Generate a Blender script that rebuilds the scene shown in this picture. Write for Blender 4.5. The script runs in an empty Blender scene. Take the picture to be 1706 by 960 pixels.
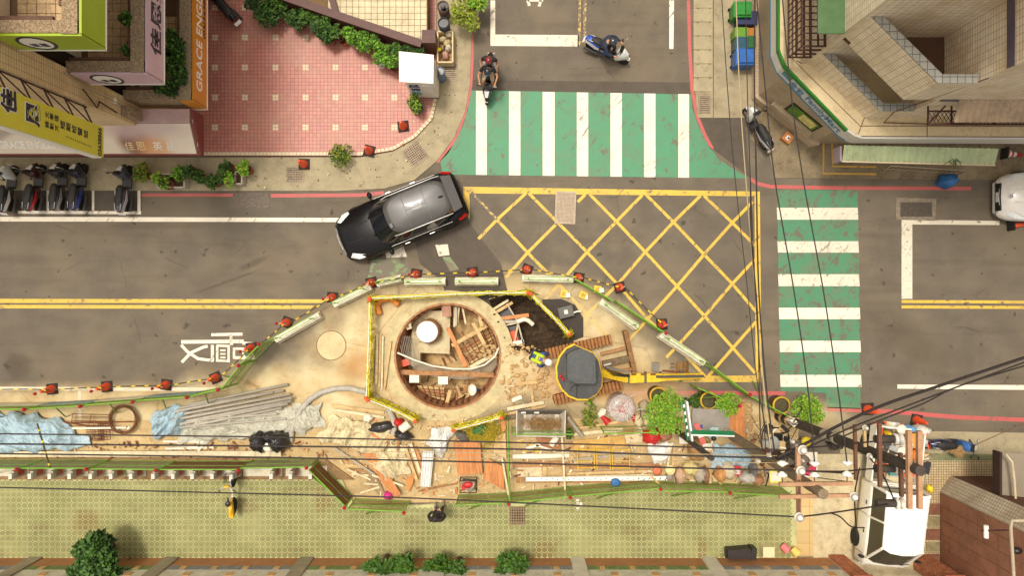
import bpy, bmesh, math, random
from mathutils import Vector, Matrix
from mathutils.geometry import tessellate_polygon
R=math.radians; rnd=random.Random(7)
sc=bpy.context.scene
# ---------------------------------------------------------------- camera, sky, sun
F=1137.0; H=25.27; CX,CY=853.0,480.0          # focal length in photo pixels, drone height
cam=bpy.data.cameras.new('camera'); cam.sensor_width=36; cam.lens=36*F/1706; cam.clip_end=500
co=bpy.data.objects.new('camera',cam); sc.collection.objects.link(co); co.location=(0,0,H); sc.camera=co
w=bpy.data.worlds.new("World"); sc.world=w; w.use_nodes=True
nt=w.node_tree; bg=nt.nodes['Background']
sky=nt.nodes.new('ShaderNodeTexSky'); sky.sky_type='NISHITA'; sky.sun_disc=False
SUN_EL=R(74); SUN_AZ=R(-43)     # azimuth clockwise from +y : sun in the upper left of the frame
sky.sun_elevation=SUN_EL; sky.sun_rotation=SUN_AZ; sky.dust_density=4; sky.air_density=1.2
hs=nt.nodes.new('ShaderNodeHueSaturation'); hs.inputs['Saturation'].default_value=.25
tn=nt.nodes.new('ShaderNodeMix'); tn.data_type='RGBA'; tn.blend_type='MULTIPLY'; tn.inputs[0].default_value=1
tn.inputs[7].default_value=(1.0,.93,.83,1)
nt.links.new(sky.outputs[0],hs.inputs['Color']); nt.links.new(hs.outputs[0],tn.inputs[6]); nt.links.new(tn.outputs[2],bg.inputs[0])
bg.inputs[1].default_value=0.15
sun=bpy.data.lights.new('sun','SUN'); sun.energy=1.7; sun.angle=R(11); sun.color=(1,.95,.87)
so=bpy.data.objects.new('sun',sun); sc.collection.objects.link(so)
sd=Vector((math.sin(SUN_AZ)*math.cos(SUN_EL),math.cos(SUN_AZ)*math.cos(SUN_EL),math.sin(SUN_EL)))
so.rotation_euler=sd.to_track_quat('Z','Y').to_euler()
sc.view_settings.view_transform='Standard'; sc.view_settings.look='None'; sc.view_settings.gamma=1
sc.view_settings.exposure=0.36
sc.cycles.max_bounces=6; sc.cycles.use_denoising=True

# ---------------------------------------------------------------- helpers
def P(px,py,z=0.0):
    k=(H-z)/F; return Vector(((px-CX)*k,(CY-py)*k,z))
def PX(n,z=0.0): return n*(H-z)/F
def lin(c):
    def g(v):
        v/=255.0
        return v/12.92 if v<=.04045 else ((v+.055)/1.055)**2.4
    return (g(c[0]),g(c[1]),g(c[2]),1)
class MB:
    def __init__(s): s.v=[]; s.f=[]; s.s=[]
    def add(s,vs,fs,sm=False):
        n=len(s.v); s.v+= [Vector(p) for p in vs]; s.f+= [tuple(i+n for i in f) for f in fs]; s.s+=[sm]*len(fs); return s
    def quad(s,*p): return s.add(p,[tuple(range(len(p)))])
    def box(s,c,size,rz=0,tap=1.0,M=None):      # c = centre of the base
        x,y,z=size[0]/2,size[1]/2,size[2]; vs=[]
        for k,t in ((0,1),(z,tap)):
            for a,b in ((-x,-y),(x,-y),(x,y),(-x,y)):
                p=Vector((a*t,b*t,k))
                p=Matrix.Rotation(rz,3,'Z')@p if M is None else M@p
                vs.append(p+Vector(c))
        return s.add(vs,[(3,2,1,0),(4,5,6,7),(0,1,5,4),(1,2,6,5),(2,3,7,6),(3,0,4,7)])
    def beam(s,a,b,w,h=None,up=(0,0,1),tw=1.0):
        a=Vector(a); b=Vector(b); h=h or w; d=(b-a).normalized(); u=Vector(up)
        if abs(d.dot(u))>.98: u=Vector((1,0,0))
        r=d.cross(u).normalized(); u=r.cross(d); vs=[]
        for p,t in ((a,1),(b,tw)):
            for i,j in ((-1,-1),(1,-1),(1,1),(-1,1)): vs.append(p+r*i*w/2*t+u*j*h/2*t)
        return s.add(vs,[(0,1,2,3),(7,6,5,4),(4,5,1,0),(5,6,2,1),(6,7,3,2),(7,4,0,3)])
    def tube(s,pts,r,n=6,closed=False,sm=True,cap=True):
        pts=[Vector(p) for p in pts]; m=len(pts); vs=[]; up=Vector((0,0,1)); pr=None
        for i,p in enumerate(pts):
            if closed: d=pts[(i+1)%m]-pts[i-1]
            else: d=pts[min(i+1,m-1)]-pts[max(i-1,0)]
            if d.length<1e-9: d=Vector((0,0,1))
            d.normalize()
            if pr is None:
                u=up if abs(d.z)<.95 else Vector((1,0,0)); rr=d.cross(u).normalized()
            else:
                rr=(pr-d*pr.dot(d)); rr=rr.normalized() if rr.length>1e-6 else pr
            pr=rr; uu=rr.cross(d); ra=r[i] if isinstance(r,(list,tuple)) else r
            for k in range(n):
                a=2*math.pi*k/n; vs.append(p+rr*ra*math.cos(a)+uu*ra*math.sin(a))
        fs=[]
        for i in range(m if closed else m-1):
            j=(i+1)%m
            for k in range(n): k2=(k+1)%n; fs.append((i*n+k,j*n+k,j*n+k2,i*n+k2))
        s.add(vs,fs,sm)
        if cap and not closed: s.add(vs[:n],[tuple(range(n))]); s.add(vs[-n:],[tuple(range(n-1,-1,-1))])
        return s
    def lathe(s,prof,c=(0,0,0),n=14,M=None,sm=True,capb=True,capt=True):
        c=Vector(c); vs=[]
        for r,z in prof:
            for k in range(n):
                a=2*math.pi*k/n; p=Vector((r*math.cos(a),r*math.sin(a),z)); vs.append((M@p if M else p)+c)
        fs=[]
        for i in range(len(prof)-1):
            for k in range(n): k2=(k+1)%n; fs.append((i*n+k,i*n+k2,(i+1)*n+k2,(i+1)*n+k))
        s.add(vs,fs,sm)
        if prof[-1][0]>1e-4 and capt: s.add(vs[-n:],[tuple(range(n))])
        if capb and prof[0][0]>1e-4: s.add(vs[:n],[tuple(range(n-1,-1,-1))])
        return s
    def ell(s,c,r,n=12,m=8,M=None,z0=-1.0):
        prof=[]
        for i in range(m+1):
            t=math.asin(z0)+(math.pi/2-math.asin(z0))*i/m; prof.append((math.cos(t)+1e-5,math.sin(t)))
        q=MB().lathe(prof,n=n)
        q.v=[Vector((p.x*r[0],p.y*r[1],p.z*r[2])) for p in q.v]
        if M: q.v=[M@p for p in q.v]
        q.v=[p+Vector(c) for p in q.v]; n0=len(s.v); s.v+=q.v; s.f+=[tuple(i+n0 for i in f) for f in q.f]; s.s+=q.s; return s
    def sheet(s,poly,z=0,holes=()):
        loops=[[Vector((p[0],p[1],0)) for p in poly]]+[[Vector((p[0],p[1],0)) for p in h] for h in holes]
        flat=[p for l in loops for p in l]; tr=tessellate_polygon(loops); fs=[]
        for t in tr:
            a,b,c=[flat[i] for i in t]
            fs.append(t if (b-a).cross(c-a).z>0 else t[::-1])
        return s.add([(p.x,p.y,z) for p in flat],fs)
    def prism(s,poly,z0,z1,top=True,bottom=True):
        ar=sum(poly[i-1][0]*poly[i][1]-poly[i][0]*poly[i-1][1] for i in range(len(poly)))
        if ar<0: poly=poly[::-1]
        n=len(poly)
        if top: s.sheet(poly,z1)
        if bottom: q=MB().sheet(poly,z0); s.add(q.v,[f[::-1] for f in q.f])
        s.add([(p[0],p[1],z0) for p in poly]+[(p[0],p[1],z1) for p in poly],[(i,(i+1)%n,n+(i+1)%n,n+i) for i in range(n)])
        return s
    def slab(s,pts,t):                          # planar polygon given thickness t along its normal (both ways down)
        pts=[Vector(p) for p in pts]; nrm=(pts[1]-pts[0]).cross(pts[2]-pts[0]).normalized(); n=len(pts)
        if nrm.z<0: pts=pts[::-1]; nrm=-nrm
        b=[p-nrm*t for p in pts]
        return s.add(pts+b,[tuple(range(n)),tuple(range(2*n-1,n-1,-1))]+[(i+n,(i+1)%n+n,(i+1)%n,i) for i in range(n)])
    def wave(s,a,b,c,d,t,pitch,amp):            # corrugated sheet; ribs run a->d, waves along a->b
        a,b,c,d=map(Vector,(a,b,c,d)); nrm=(b-a).cross(d-a).normalized()
        if nrm.z<0: nrm=-nrm
        n=max(2,int((b-a).length/pitch*4)); vs=[]
        for i in range(n+1):
            u=i/n; o=nrm*(amp if i%4 in(1,2) else 0)
            for p in (a.lerp(b,u),d.lerp(c,u)): vs+= [p+o,p+o-nrm*t]
        fs=[]
        for i in range(n):
            k=4*i; fs+=[(k,k+4,k+6,k+2),(k+3,k+7,k+5,k+1),(k,k+1,k+5,k+4),(k+2,k+6,k+7,k+3)]
        return s.add(vs,fs)
    def leaves(s,c,r,n,size,rg=None,shell=.55,drop=0):
        g=rg or rnd; c=Vector(c)
        for i in range(n):
            while 1:
                p=Vector((g.uniform(-1,1),g.uniform(-1,1),g.uniform(-1,1)))
                if p.length<=1 and (p.length>shell or g.random()<.3): break
            if p.z<-.6: p.z=-.6
            q=Vector((p.x*r[0],p.y*r[1],p.z*r[2]))+c
            d=Vector((g.gauss(0,1)+p.x,g.gauss(0,1)+p.y,g.gauss(0,.5)+.2-drop)).normalized()
            u=Vector((g.gauss(0,.5),g.gauss(0,.5),1)).normalized(); t=d.cross(u).normalized(); L=size*g.uniform(.5,1.5); W=L*.42
            s.add([q-t*W*.25,q+d*L*.5-t*W+u*L*.1,q+d*L-u*L*.15,q+d*L*.5+t*W+u*L*.1],[(0,1,2,3)])
        return s
    def build(s,name,mat,parent=None,label=None,cat=None,group=None,kind=None,uv=True,local=False):
        off=Vector((0,0,0)); q=parent
        while q is not None and not local: off+=q.location; q=q.parent
        vs=s.v; loc=None
        if parent is None and kind is None and vs:
            xs=[p.x for p in vs]; ys=[p.y for p in vs]
            loc=Vector(((min(xs)+max(xs))/2,(min(ys)+max(ys))/2,min(p.z for p in vs))); off=loc
        me=bpy.data.meshes.new(name); me.from_pydata([p-off for p in vs],[],s.f)
        me.polygons.foreach_set('use_smooth',s.s)
        if uv:
            ul=me.uv_layers.new(name='uv'); me.update(); data=[0.0]*(2*len(me.loops)); k=0
            for p in me.polygons:
                nr=p.normal
                if abs(nr.z)>.8: 
                    for li in p.loop_indices:
                        v=vs[me.loops[li].vertex_index]; data[2*li]=v.x; data[2*li+1]=v.y
                else:
                    t=Vector((-nr.y,nr.x,0)).normalized()
                    for li in p.loop_indices:
                        v=vs[me.loops[li].vertex_index]; data[2*li]=t.dot(v); data[2*li+1]=v.z
            ul.data.foreach_set('uv',data)
        me.materials.append(mat); me.update()
        o=bpy.data.objects.new(name,me); sc.collection.objects.link(o)
        if parent is not None: o.parent=parent
        elif loc is not None: o.location=loc
        if label: o['label']=label
        if cat: o['category']=cat
        if group: o['group']=group
        if kind: o['kind']=kind
        return o
def thing(name,label,cat,loc=(0,0,0),group=None):
    o=bpy.data.objects.new(name,None); sc.collection.objects.link(o); o.location=loc; o.empty_display_size=.2
    o['label']=label; o['category']=cat
    if group: o['group']=group
    return o
def kids(o): return [c for c in bpy.data.objects if c.parent==o]
def dup(o,loc,rz=0,label=None,group=None,parent=None,top=True,km=None):
    if km is None:
        km={}
        for c in bpy.data.objects:
            if c.parent: km.setdefault(c.parent.name,[]).append(c)
    r=o.copy(); sc.collection.objects.link(r)
    if top: r.location=loc; r.rotation_euler=(0,0,rz)
    else: r.parent=parent
    if label: r['label']=label
    if group: r['group']=group
    for c in km.get(o.name,[]): dup(c,None,parent=r,top=False,km=km)
    return r
# ---- materials
MATS={}
class NT:
    def __init__(s,m): s.t=m.node_tree
    def n(s,ty,**kw):
        x=s.t.nodes.new(ty)
        for k,v in kw.items():
            if k[0]=='i' and k[1:].isdigit(): x.inputs[int(k[1:])].default_value=v
            else: setattr(x,k,v)
        return x
    def l(s,a,b): s.t.links.new(a,b)
    def math(s,op,a,b=None,c=None):
        x=s.t.nodes.new('ShaderNodeMath'); x.operation=op
        for i,v in enumerate((a,b,c)):
            if v is None: continue
            if isinstance(v,(int,float)): x.inputs[i].default_value=v
            else: s.l(v,x.inputs[i])
        return x.outputs[0]
    def mix(s,f,a,b,bt='MIX'):
        x=s.t.nodes.new('ShaderNodeMix'); x.data_type='RGBA'; x.blend_type=bt
        for i,v in ((0,f),(6,a),(7,b)):
            if isinstance(v,(int,float)): x.inputs[i].default_value=v
            elif isinstance(v,tuple): x.inputs[i].default_value=v
            else: s.l(v,x.inputs[i])
        return x.outputs[2]
    def pos(s): 
        g=s.t.nodes.new('ShaderNodeNewGeometry'); return g.outputs['Position']
    def noise(s,scale,det=4,rough=.6,vec=None,stretch=None):
        v=vec or s.pos()
        if stretch:
            m=s.t.nodes.new('ShaderNodeMapping'); m.inputs['Scale'].default_value=stretch; s.l(v,m.inputs[0]); v=m.outputs[0]
        x=s.t.nodes.new('ShaderNodeTexNoise'); x.inputs['Scale'].default_value=scale; x.inputs['Detail'].default_value=det; x.inputs['Roughness'].default_value=rough
        s.l(v,x.inputs['Vector']); return x.outputs[0]
    def rot(s,a):
        m=s.t.nodes.new('ShaderNodeMapping'); m.inputs['Rotation'].default_value=(0,0,a); s.l(s.pos(),m.inputs[0]); return m.outputs[0]
    def ramp(s,f,a,b):       # smooth 0..1 between a and b
        x=s.t.nodes.new('ShaderNodeMapRange'); x.interpolation_type='SMOOTHSTEP'; x.inputs[1].default_value=a; x.inputs[2].default_value=b
        s.l(f,x.inputs[0]); return x.outputs[0]
    def blob(s,cx,cy,rx,ry,rz=0,edge=.35,nz=.35,nsc=.9,pw=None):  # soft stain mask round a ground point (metres)
        m=s.t.nodes.new('ShaderNodeMapping'); m.vector_type='TEXTURE'; m.inputs['Location'].default_value=(cx,cy,0); m.inputs['Rotation'].default_value=(0,0,rz); m.inputs['Scale'].default_value=(rx,ry,1e4)
        s.l(s.pos(),m.inputs[0]); l=s.t.nodes.new('ShaderNodeVectorMath'); l.operation='LENGTH'; s.l(m.outputs[0],l.inputs[0])
        d=s.math('ADD',l.outputs['Value'],s.math('MULTIPLY',s.math('SUBTRACT',s.noise(nsc,5,.6),.5),nz*2))
        return s.math('SUBTRACT',1,s.ramp(d,1-edge,1+edge))
def new(name):
    m=bpy.data.materials.new(name); m.use_nodes=True; return m,NT(m),m.node_tree.nodes['Principled BSDF']
def M(name,col,rough=.75,var=.18,scale=3.0,bump=.0,metal=0,fine=40,dirt=None,damt=.4,coat=0,spec=.5,stretch=None,emit=None,trans=0):
    if name in MATS: return MATS[name]
    m,n,b=new(name); c=lin(col)
    f=n.noise(scale,5,.65,stretch=stretch); f2=n.noise(fine,2,.5,stretch=stretch)
    mm=n.math('ADD',n.math('MULTIPLY',f,.5),n.math('MULTIPLY',f2,.5))
    lo=tuple(v*(1-var*1.6) for v in c[:3])+(1,); hi=tuple(min(1,v*(1+var*1.6)) for v in c[:3])+(1,)
    o=n.mix(n.ramp(mm,.3,.7),lo,hi)
    if dirt: o=n.mix(n.math('MULTIPLY',n.ramp(n.noise(scale*.9+1.2,8,.78),.46,.72),damt),o,lin(dirt))
    n.l(o,b.inputs['Base Color']); b.inputs['Roughness'].default_value=rough; b.inputs['Metallic'].default_value=metal
    b.inputs['Coat Weight'].default_value=coat; b.inputs['Specular IOR Level'].default_value=spec
    if trans: b.inputs['Transmission Weight'].default_value=trans
    if emit: b.inputs['Emission Color'].default_value=lin(emit); b.inputs['Emission Strength'].default_value=1
    if bump:
        bp=n.n('ShaderNodeBump',i0=bump); bp.inputs[1].default_value=.02; n.l(mm,bp.inputs['Height']); n.l(bp.outputs[0],b.inputs['Normal'])
    MATS[name]=m; return m
def tiles(name,col,grout,w,h,gap=.012,var=.12,off=0,rough=.5,dirt=None,damt=.5,dscale=.8,bump=.4,pcol=None):
    m,n,b=new(name); uvn=n.n('ShaderNodeUVMap'); uvn.uv_map='uv'
    br=n.n('ShaderNodeTexBrick'); br.offset=off; br.squash=1; c=lin(col)
    br.inputs['Color1'].default_value=tuple(v*(1-var) for v in c[:3])+(1,); br.inputs['Color2'].default_value=tuple(min(1,v*(1+var)) for v in c[:3])+(1,)
    br.inputs['Mortar'].default_value=lin(grout); br.inputs['Scale'].default_value=1; br.inputs['Mortar Size'].default_value=gap; br.inputs['Mortar Smooth'].default_value=.2
    br.inputs['Bias'].default_value=0; br.inputs['Brick Width'].default_value=w; br.inputs['Row Height'].default_value=h
    n.l(uvn.outputs[0],br.inputs[0]); o=br.outputs[0]
    if dirt: o=n.mix(n.math('MULTIPLY',n.ramp(n.noise(dscale,6,.65),.42,.68),damt),o,lin(dirt))
    o=n.mix(.5,o,n.mix(n.noise(1.3,4),(.75,.72,.66,1),(1,1,1,1)),'MULTIPLY')
    n.l(o,b.inputs['Base Color']); b.inputs['Roughness'].default_value=rough
    bp=n.n('ShaderNodeBump',i0=bump,invert=True); bp.inputs[1].default_value=.004; n.l(br.outputs['Fac'],bp.inputs['Height']); n.l(bp.outputs[0],b.inputs['Normal'])
    return m
def paint(name,col,under=(106,93,76),wear=.5,scale=2.2,thr=.62,rough=.6,grim=.22):
    m,n,b=new(name)
    a=n.ramp(n.noise(scale,6,.75),thr,thr+.03); s=n.ramp(n.noise(scale*6,4,.7,stretch=(1,.35,1)),.66,.70)
    fl=n.math('MULTIPLY',n.ramp(n.noise(2.6,7,.8,vec=n.rot(R(-52)),stretch=(.45,2.6,1)),.555,.60),n.ramp(n.noise(.45,3,.5),.46,.56))
    msk=n.math('MULTIPLY',n.math('MAXIMUM',n.math('MAXIMUM',a,fl),n.math('MULTIPLY',s,.7)),wear)
    grime=n.math('MULTIPLY',n.ramp(n.noise(1.1,8,.75),.45,.72),grim)
    c=lin(col); base=n.mix(n.noise(2.5,6,.7),tuple(v*.86 for v in c[:3])+(1,),tuple(min(1,v*1.1) for v in c[:3])+(1,))
    base=n.mix(grime,base,lin((118,106,84))); o=n.mix(msk,base,lin(under))
    dm=None
    for d in DUST: 
        k=n.blob(*d); dm=k if dm is None else n.math('MAXIMUM',dm,k)
    o=n.mix(n.math('MULTIPLY',dm,.55),o,lin(DUSTC))
    n.l(o,b.inputs['Base Color']); b.inputs['Roughness'].default_value=rough; return m
# dusty zone round the dig (metres): cx,cy,rx,ry,rot,edge,noise
DUST=[(-2.2,-2.2,5.2,2.5,R(4),.3,.3),(2.9,-3.1,4.3,2.0,R(-30),.35,.3),(-8,-4.4,5.5,1.6,R(6),.4,.3),(1.4,-1.1,3.0,1.4,R(-14),.5,.5),(-15,-4.6,7,.9,0,.4,.25),(7,-4.8,5,.7,0,.4,.3)]
DUSTC=(203,182,134)
# ---------------------------------------------------------------- ground
def poly(pts,z=0): return [(P(x,y,z).x,P(x,y,z).y) for x,y in pts]
def road_material():
    m,n,b=new('asphalt')
    f=n.noise(55,3,.7); g=n.noise(1.1,6,.65); g2=n.noise(.28,4,.6)
    o=n.mix(n.ramp(f,.36,.64),lin((82,75,65)),lin((128,117,101))); o=n.mix(n.math('MULTIPLY',n.ramp(n.noise(140,2,.5),.62,.72),.5),o,lin((160,146,122)))
    o=n.mix(.45,o,n.mix(n.ramp(g,.35,.65),(.74,.72,.70,1),(1.12,1.1,1.05,1)),'MULTIPLY')
    o=n.mix(n.math('MULTIPLY',n.ramp(g2,.42,.66),.35),o,lin((136,120,94)))
    tw=n.noise(1.0,5,.6,stretch=(.12,1.6,1)); o=n.mix(n.math('MULTIPLY',n.ramp(tw,.5,.68),.22),o,lin((74,64,53)))
    ln=n.noise(3.0,8,.8,stretch=(1,1,1)); o=n.mix(n.math('MULTIPLY',n.ramp(ln,.60,.66),.28),o,lin((70,60,49)))
    o=n.mix(n.math('MULTIPLY',n.ramp(n.noise(2.6,3,.5),.675,.70),.6),o,lin((58,50,42)))
    for a in ((-18.3,-2.9,.5,.45,0,.4,.5),(-9.6,.9,.6,.12,R(25),.5,.6),(-15.8,5.6,3.2,.25,0,.6,.6),(14.6,-1.9,.6,2.0,R(60),.8,.8),(-10.5,.25,1.2,.05,R(20),.6,.6)):
        o=n.mix(n.math('MULTIPLY',n.blob(*a),.38),o,lin((66,56,44)))
    v=n.n('ShaderNodeTexVoronoi',feature='DISTANCE_TO_EDGE'); v.inputs['Scale'].default_value=.24
    wv=n.n('ShaderNodeMix',data_type='VECTOR'); wv.inputs[0].default_value=.12; n.l(n.pos(),wv.inputs[4])
    nn=n.n('ShaderNodeTexNoise'); nn.inputs['Scale'].default_value=1.5; n.l(n.pos(),nn.inputs[0]); n.l(nn.outputs[1],wv.inputs[5]); n.l(wv.outputs[1],v.inputs['Vector'])
    cr=n.math('MULTIPLY',n.math('SUBTRACT',1,n.ramp(v.outputs[0],0,.004)),n.ramp(n.noise(.5,3),.5,.6))
    o=n.mix(n.math('MULTIPLY',cr,.5),o,lin((52,44,36)))
    dm=None
    for d in DUST:
        k=n.blob(*d); dm=k if dm is None else n.math('MAXIMUM',dm,k)
    dust=n.mix(n.ramp(n.noise(.8,5,.6),.3,.7),lin((190,164,116)),lin((216,198,154)))
    dust=n.mix(n.math('MULTIPLY',n.ramp(n.noise(.9,5,.6,stretch=(1,1.8,1)),.55,.66),.28),dust,lin((184,132,72)))
    dust=n.mix(n.math('MULTIPLY',n.ramp(n.noise(1.7,8,.8),.53,.64),.35),dust,lin((158,128,84)))
    for a in ((4.0,-3.6,1.4,.7,R(-20),.5,.6),(2.2,-3.3,1.2,.8,0,.5,.6),(-5.5,-2.9,.8,.5,0,.6,.6),(-1.6,-1.6,.0001,.0001,0,.1,0),(7.4,-3.8,1.6,.3,R(-6),.5,.6)): dust=n.mix(n.math('MULTIPLY',n.blob(*a),.5),dust,lin((178,118,56)))
    for a in ((1.0,-.6,1.6,.28,R(8),.5,.7),(5.2,-1.7,.9,.35,R(-30),.5,.6),(-8.2,-1.9,.5,.4,0,.5,.6),(-7.7,-.3,.5,.25,R(30),.5,.6),(3.0,-4.6,1.6,.3,0,.5,.6)): dust=n.mix(n.math('MULTIPLY',n.blob(*a),.5),dust,lin((120,102,74)))
    v2=n.n('ShaderNodeTexVoronoi',feature='DISTANCE_TO_EDGE'); v2.inputs['Scale'].default_value=.35; n.l(wv.outputs[1],v2.inputs['Vector']); dust=n.mix(n.math('MULTIPLY',n.math('SUBTRACT',1,n.ramp(v2.outputs[0],0,.006)),.5),dust,lin((120,96,62)))
    o=n.mix(n.math('MULTIPLY',dm,.96),o,dust)
    n.l(o,b.inputs['Base Color']); b.inputs['Roughness'].default_value=.85; b.inputs['Specular IOR Level'].default_value=.3
    bp=n.n('ShaderNodeBump',i0=.35); bp.inputs[1].default_value=.006; n.l(f,bp.inputs['Height']); n.l(bp.outputs[0],b.inputs['Normal'])
    return m
PC=P(746,594,0); PR=1.95
circ=[(PC.x+PR*math.cos(2*math.pi*i/48),PC.y+PR*math.sin(2*math.pi*i/48)) for i in range(48)]
trench=poly([(813,500),(850,489),(882,492),(905,515),(935,545),(957,560),(944,585),(900,592),(856,583),(840,563),(826,530)])
road=MB().sheet([(-90,-90),(90,-90),(90,90),(-90,90)],0,[circ,trench]).build('road',road_material(),kind='structure')
def mark(name,polys,mat,z=.004,parent=None):
    for p in polys: MB().sheet(poly(p,z),z).build(name,mat,parent or road)
def strip(pts,wd):       # px polyline to px quad polygons, mitred
    L=[];Rr=[]
    for i,p in enumerate(pts):
        a=Vector(pts[max(i-1,0)]); b=Vector(pts[min(i+1,len(pts)-1)]); d=(b-a).normalized(); nn=Vector((-d.y,d.x))*wd/2
        L.append(Vector(p)+nn); Rr.append(Vector(p)-nn)
    return [tuple(q) for q in L]+[tuple(q) for q in Rr[::-1]]
white=paint('road_white',(238,226,202),wear=.85,thr=.66)
whiteworn=paint('road_white_worn',(226,214,190),wear=.85,thr=.585,scale=5)
green=paint('road_green',(78,142,102),wear=.85,thr=.58,scale=1.9,grim=.5)
green2=paint('road_green_worn',(74,134,96),wear=.9,thr=.54,scale=2.4,grim=.85)
yellow=paint('road_yellow',(222,182,66),wear=.85,thr=.575,scale=4,grim=.4)
yelworn=paint('road_yellow_worn',(216,178,90),wear=.95,thr=.45,scale=6)
red=paint('road_red',(192,92,86),wear=.6,thr=.63)
fresh=M('new_asphalt',(66,58,50),.85,.12,3,.3,fine=60)
fresh2=M('asphalt_seam',(88,78,66),.85,.12,3,.3,fine=60)
mark('asphalt_patch',[[(745,293),(762,330),(775,360),(800,396),(835,440),(846,487),(740,487),(738,470),(700,440),(690,400),(700,340)]],fresh2)
mark('asphalt_patch',[[(745,487),(846,487),(880,482),(900,492),(846,488),(814,498),(826,530),(812,520),(780,500)]],fresh,.008)
mark('asphalt_patch',[[(903,499),(935,498),(958,508),(972,530),(972,562),(945,572),(957,560),(935,545),(906,516)]],fresh,.008)
for q_,(x_,y_,s_) in enumerate(((400,20,9),(0,0,0))): pass
mark('asphalt_patch',[[(784,133),(1150,137),(1152,157),(784,151)],[(1158,195),(1240,195),(1250,296),(1190,250),(1165,210)],[(0,316),(236,318),(236,356),(0,356)]],fresh2,.0035)
# top zebra
xs=[(793,811),(848,867),(904,924),(961,980),(1017,1036),(1073,1092),(1130,1148)]
gl=[(785,150),(783,165),(773,205),(757,238),(733,268),(738,290),(760,291)]+[(1247,297),(1215,277),(1195,262),(1178,238),(1163,208),(1153,180),(1151,157)]
mark('green_field',[gl],green)
t=lambda x:151+(x-790)*5.5/358; bt=lambda x:291+(x-790)*5/358
for a,b in xs: mark('crosswalk_stripe',[[(a,t(a)),(b,t(b)),(b,bt(b)),(a,bt(a))]],white,.008)
mark('green_field',[[(1295,316),(1429,317),(1434,682),(1378,680),(1376,655),(1300,652),(1297,480)]],green2)
for a,b in ((346,366),(402,421),(457,477),(513,532),(568,587),(625,645)):
    o=(a-346)*.02; mark('crosswalk_stripe',[[(1294+o,a),(1429+o,a),(1430+o,b),(1295+o,b)]],whiteworn if a<500 else white,.008)
mark('green_field',[[(620,433),(678,430),(684,456),(612,464)],[(737,428),(750,428),(765,449),(750,452)]],paint('faded_green',(120,140,92),wear=.9,thr=.45),.0045)
mark('crosswalk_stripe',[[(640,412),(672,410),(678,428),(644,430)],[(725,408),(746,407),(749,425),(731,427)]],whiteworn,.008)
# yellow box junction
Y=[]
Y.append([(772,311),(1266,319),(1266,327),(772,322)]); Y.append([(772,322),(782,322),(783,366),(775,356)])
Y.append([(1257,327),(1266,327),(1269,637),(1259,637)])
Y.append([(1120,627),(1259,626),(1259,637),(1125,637)])
mark('box_border',Y,yellow)
ls=[[(828,366),(879,421),(931,474),(978,524),(1015,565)],[(881,322),(978,420),(1029,474),(1079,532),(1128,577),(1175,628)],
[(981,322),(1027,369),(1075,420),(1128,477),(1174,527),(1221,580),(1258,622)],[(1076,324),(1122,370),(1173,424),(1220,473),(1260,520)],[(1173,326),(1220,371),(1258,409)],
[(876,322),(828,366),(797,398)],[(975,324),(962,337)],[(926,374),(879,421),(843,462)],[(1070,325),(1027,369),(978,420),(931,474),(905,503)],[(1167,326),(1122,370),(1075,420),(1029,474),(978,524),(965,542)],
[(1254,336),(1220,371),(1173,424),(1128,477),(1079,532),(1042,573)],[(1258,432),(1220,473),(1174,527),(1128,577),(1110,596)],[(1259,537),(1221,580),(1180,627)]]
for i,l in enumerate(ls): mark('box_line',[strip(l,5)],yellow,.008 if i<5 else .0065)
mark('box_line',[strip([(784,318),(828,366)],4)],yelworn,.008)
# lines
mark('edge_line',[[(0,361),(570,363),(570,370),(0,369)],[(0,645),(360,646),(360,652),(0,651)]],white)
mark('centre_line',[[(0,498),(545,499),(540,505),(0,505)],[(0,508),(525,509),(517,515),(0,514)],[(1502,500),(1706,501),(1706,506),(1502,505)],[(1502,509),(1706,510),(1706,515),(1502,514)]],yellow)
mark('stop_line',[[(817,0),(825,0),(825,57),(964,58),(964,77),(817,76)],[(1502,366),(1665,368),(1665,375),(1520,374),(1520,498),(1502,498)]],whiteworn)
mark('edge_line',[[(1115,0),(1123,0),(1122,81),(1115,81)],[(1495,641),(1706,642),(1706,650),(1495,648)],[(130,652),(135,652),(136,700),(130,700)]],white)
mark('centre_line',[[(964,0),(968,0),(967,77),(962,77)],[(972,0),(977,0),(976,77),(972,77)]],yelworn)
for x in (7,43,79.5,117,155,193): mark('parking_line',[[(x-2,268),(x+2,268),(x+2,351),(x-2,351)]],white,.0365 if 0 else .008)
mark('parking_line',[[(30,351),(235,352),(235,357),(30,356)],[(229,290),(234,290),(234,352),(229,352)]],white,.008)
mark('kerb_line',[strip([(236,325),(388,325)],5),strip([(451,326),(600,325),(640,321)],6),strip([(728,270),(745,252),(760,226),(776,184),(784,140),(786,100),(786,55)],6),
 strip([(1147,0),(1149,80),(1153,150),(1162,195),(1176,228),(1187,248)],5.5),strip([(1250,298),(1262,306),(1285,311),(1400,313),(1618,314)],6),
 strip([(1040,656),(1180,655),(1308,656)],7),strip([(1378,682),(1480,686),(1600,696),(1706,700)],7)],red)
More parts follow.
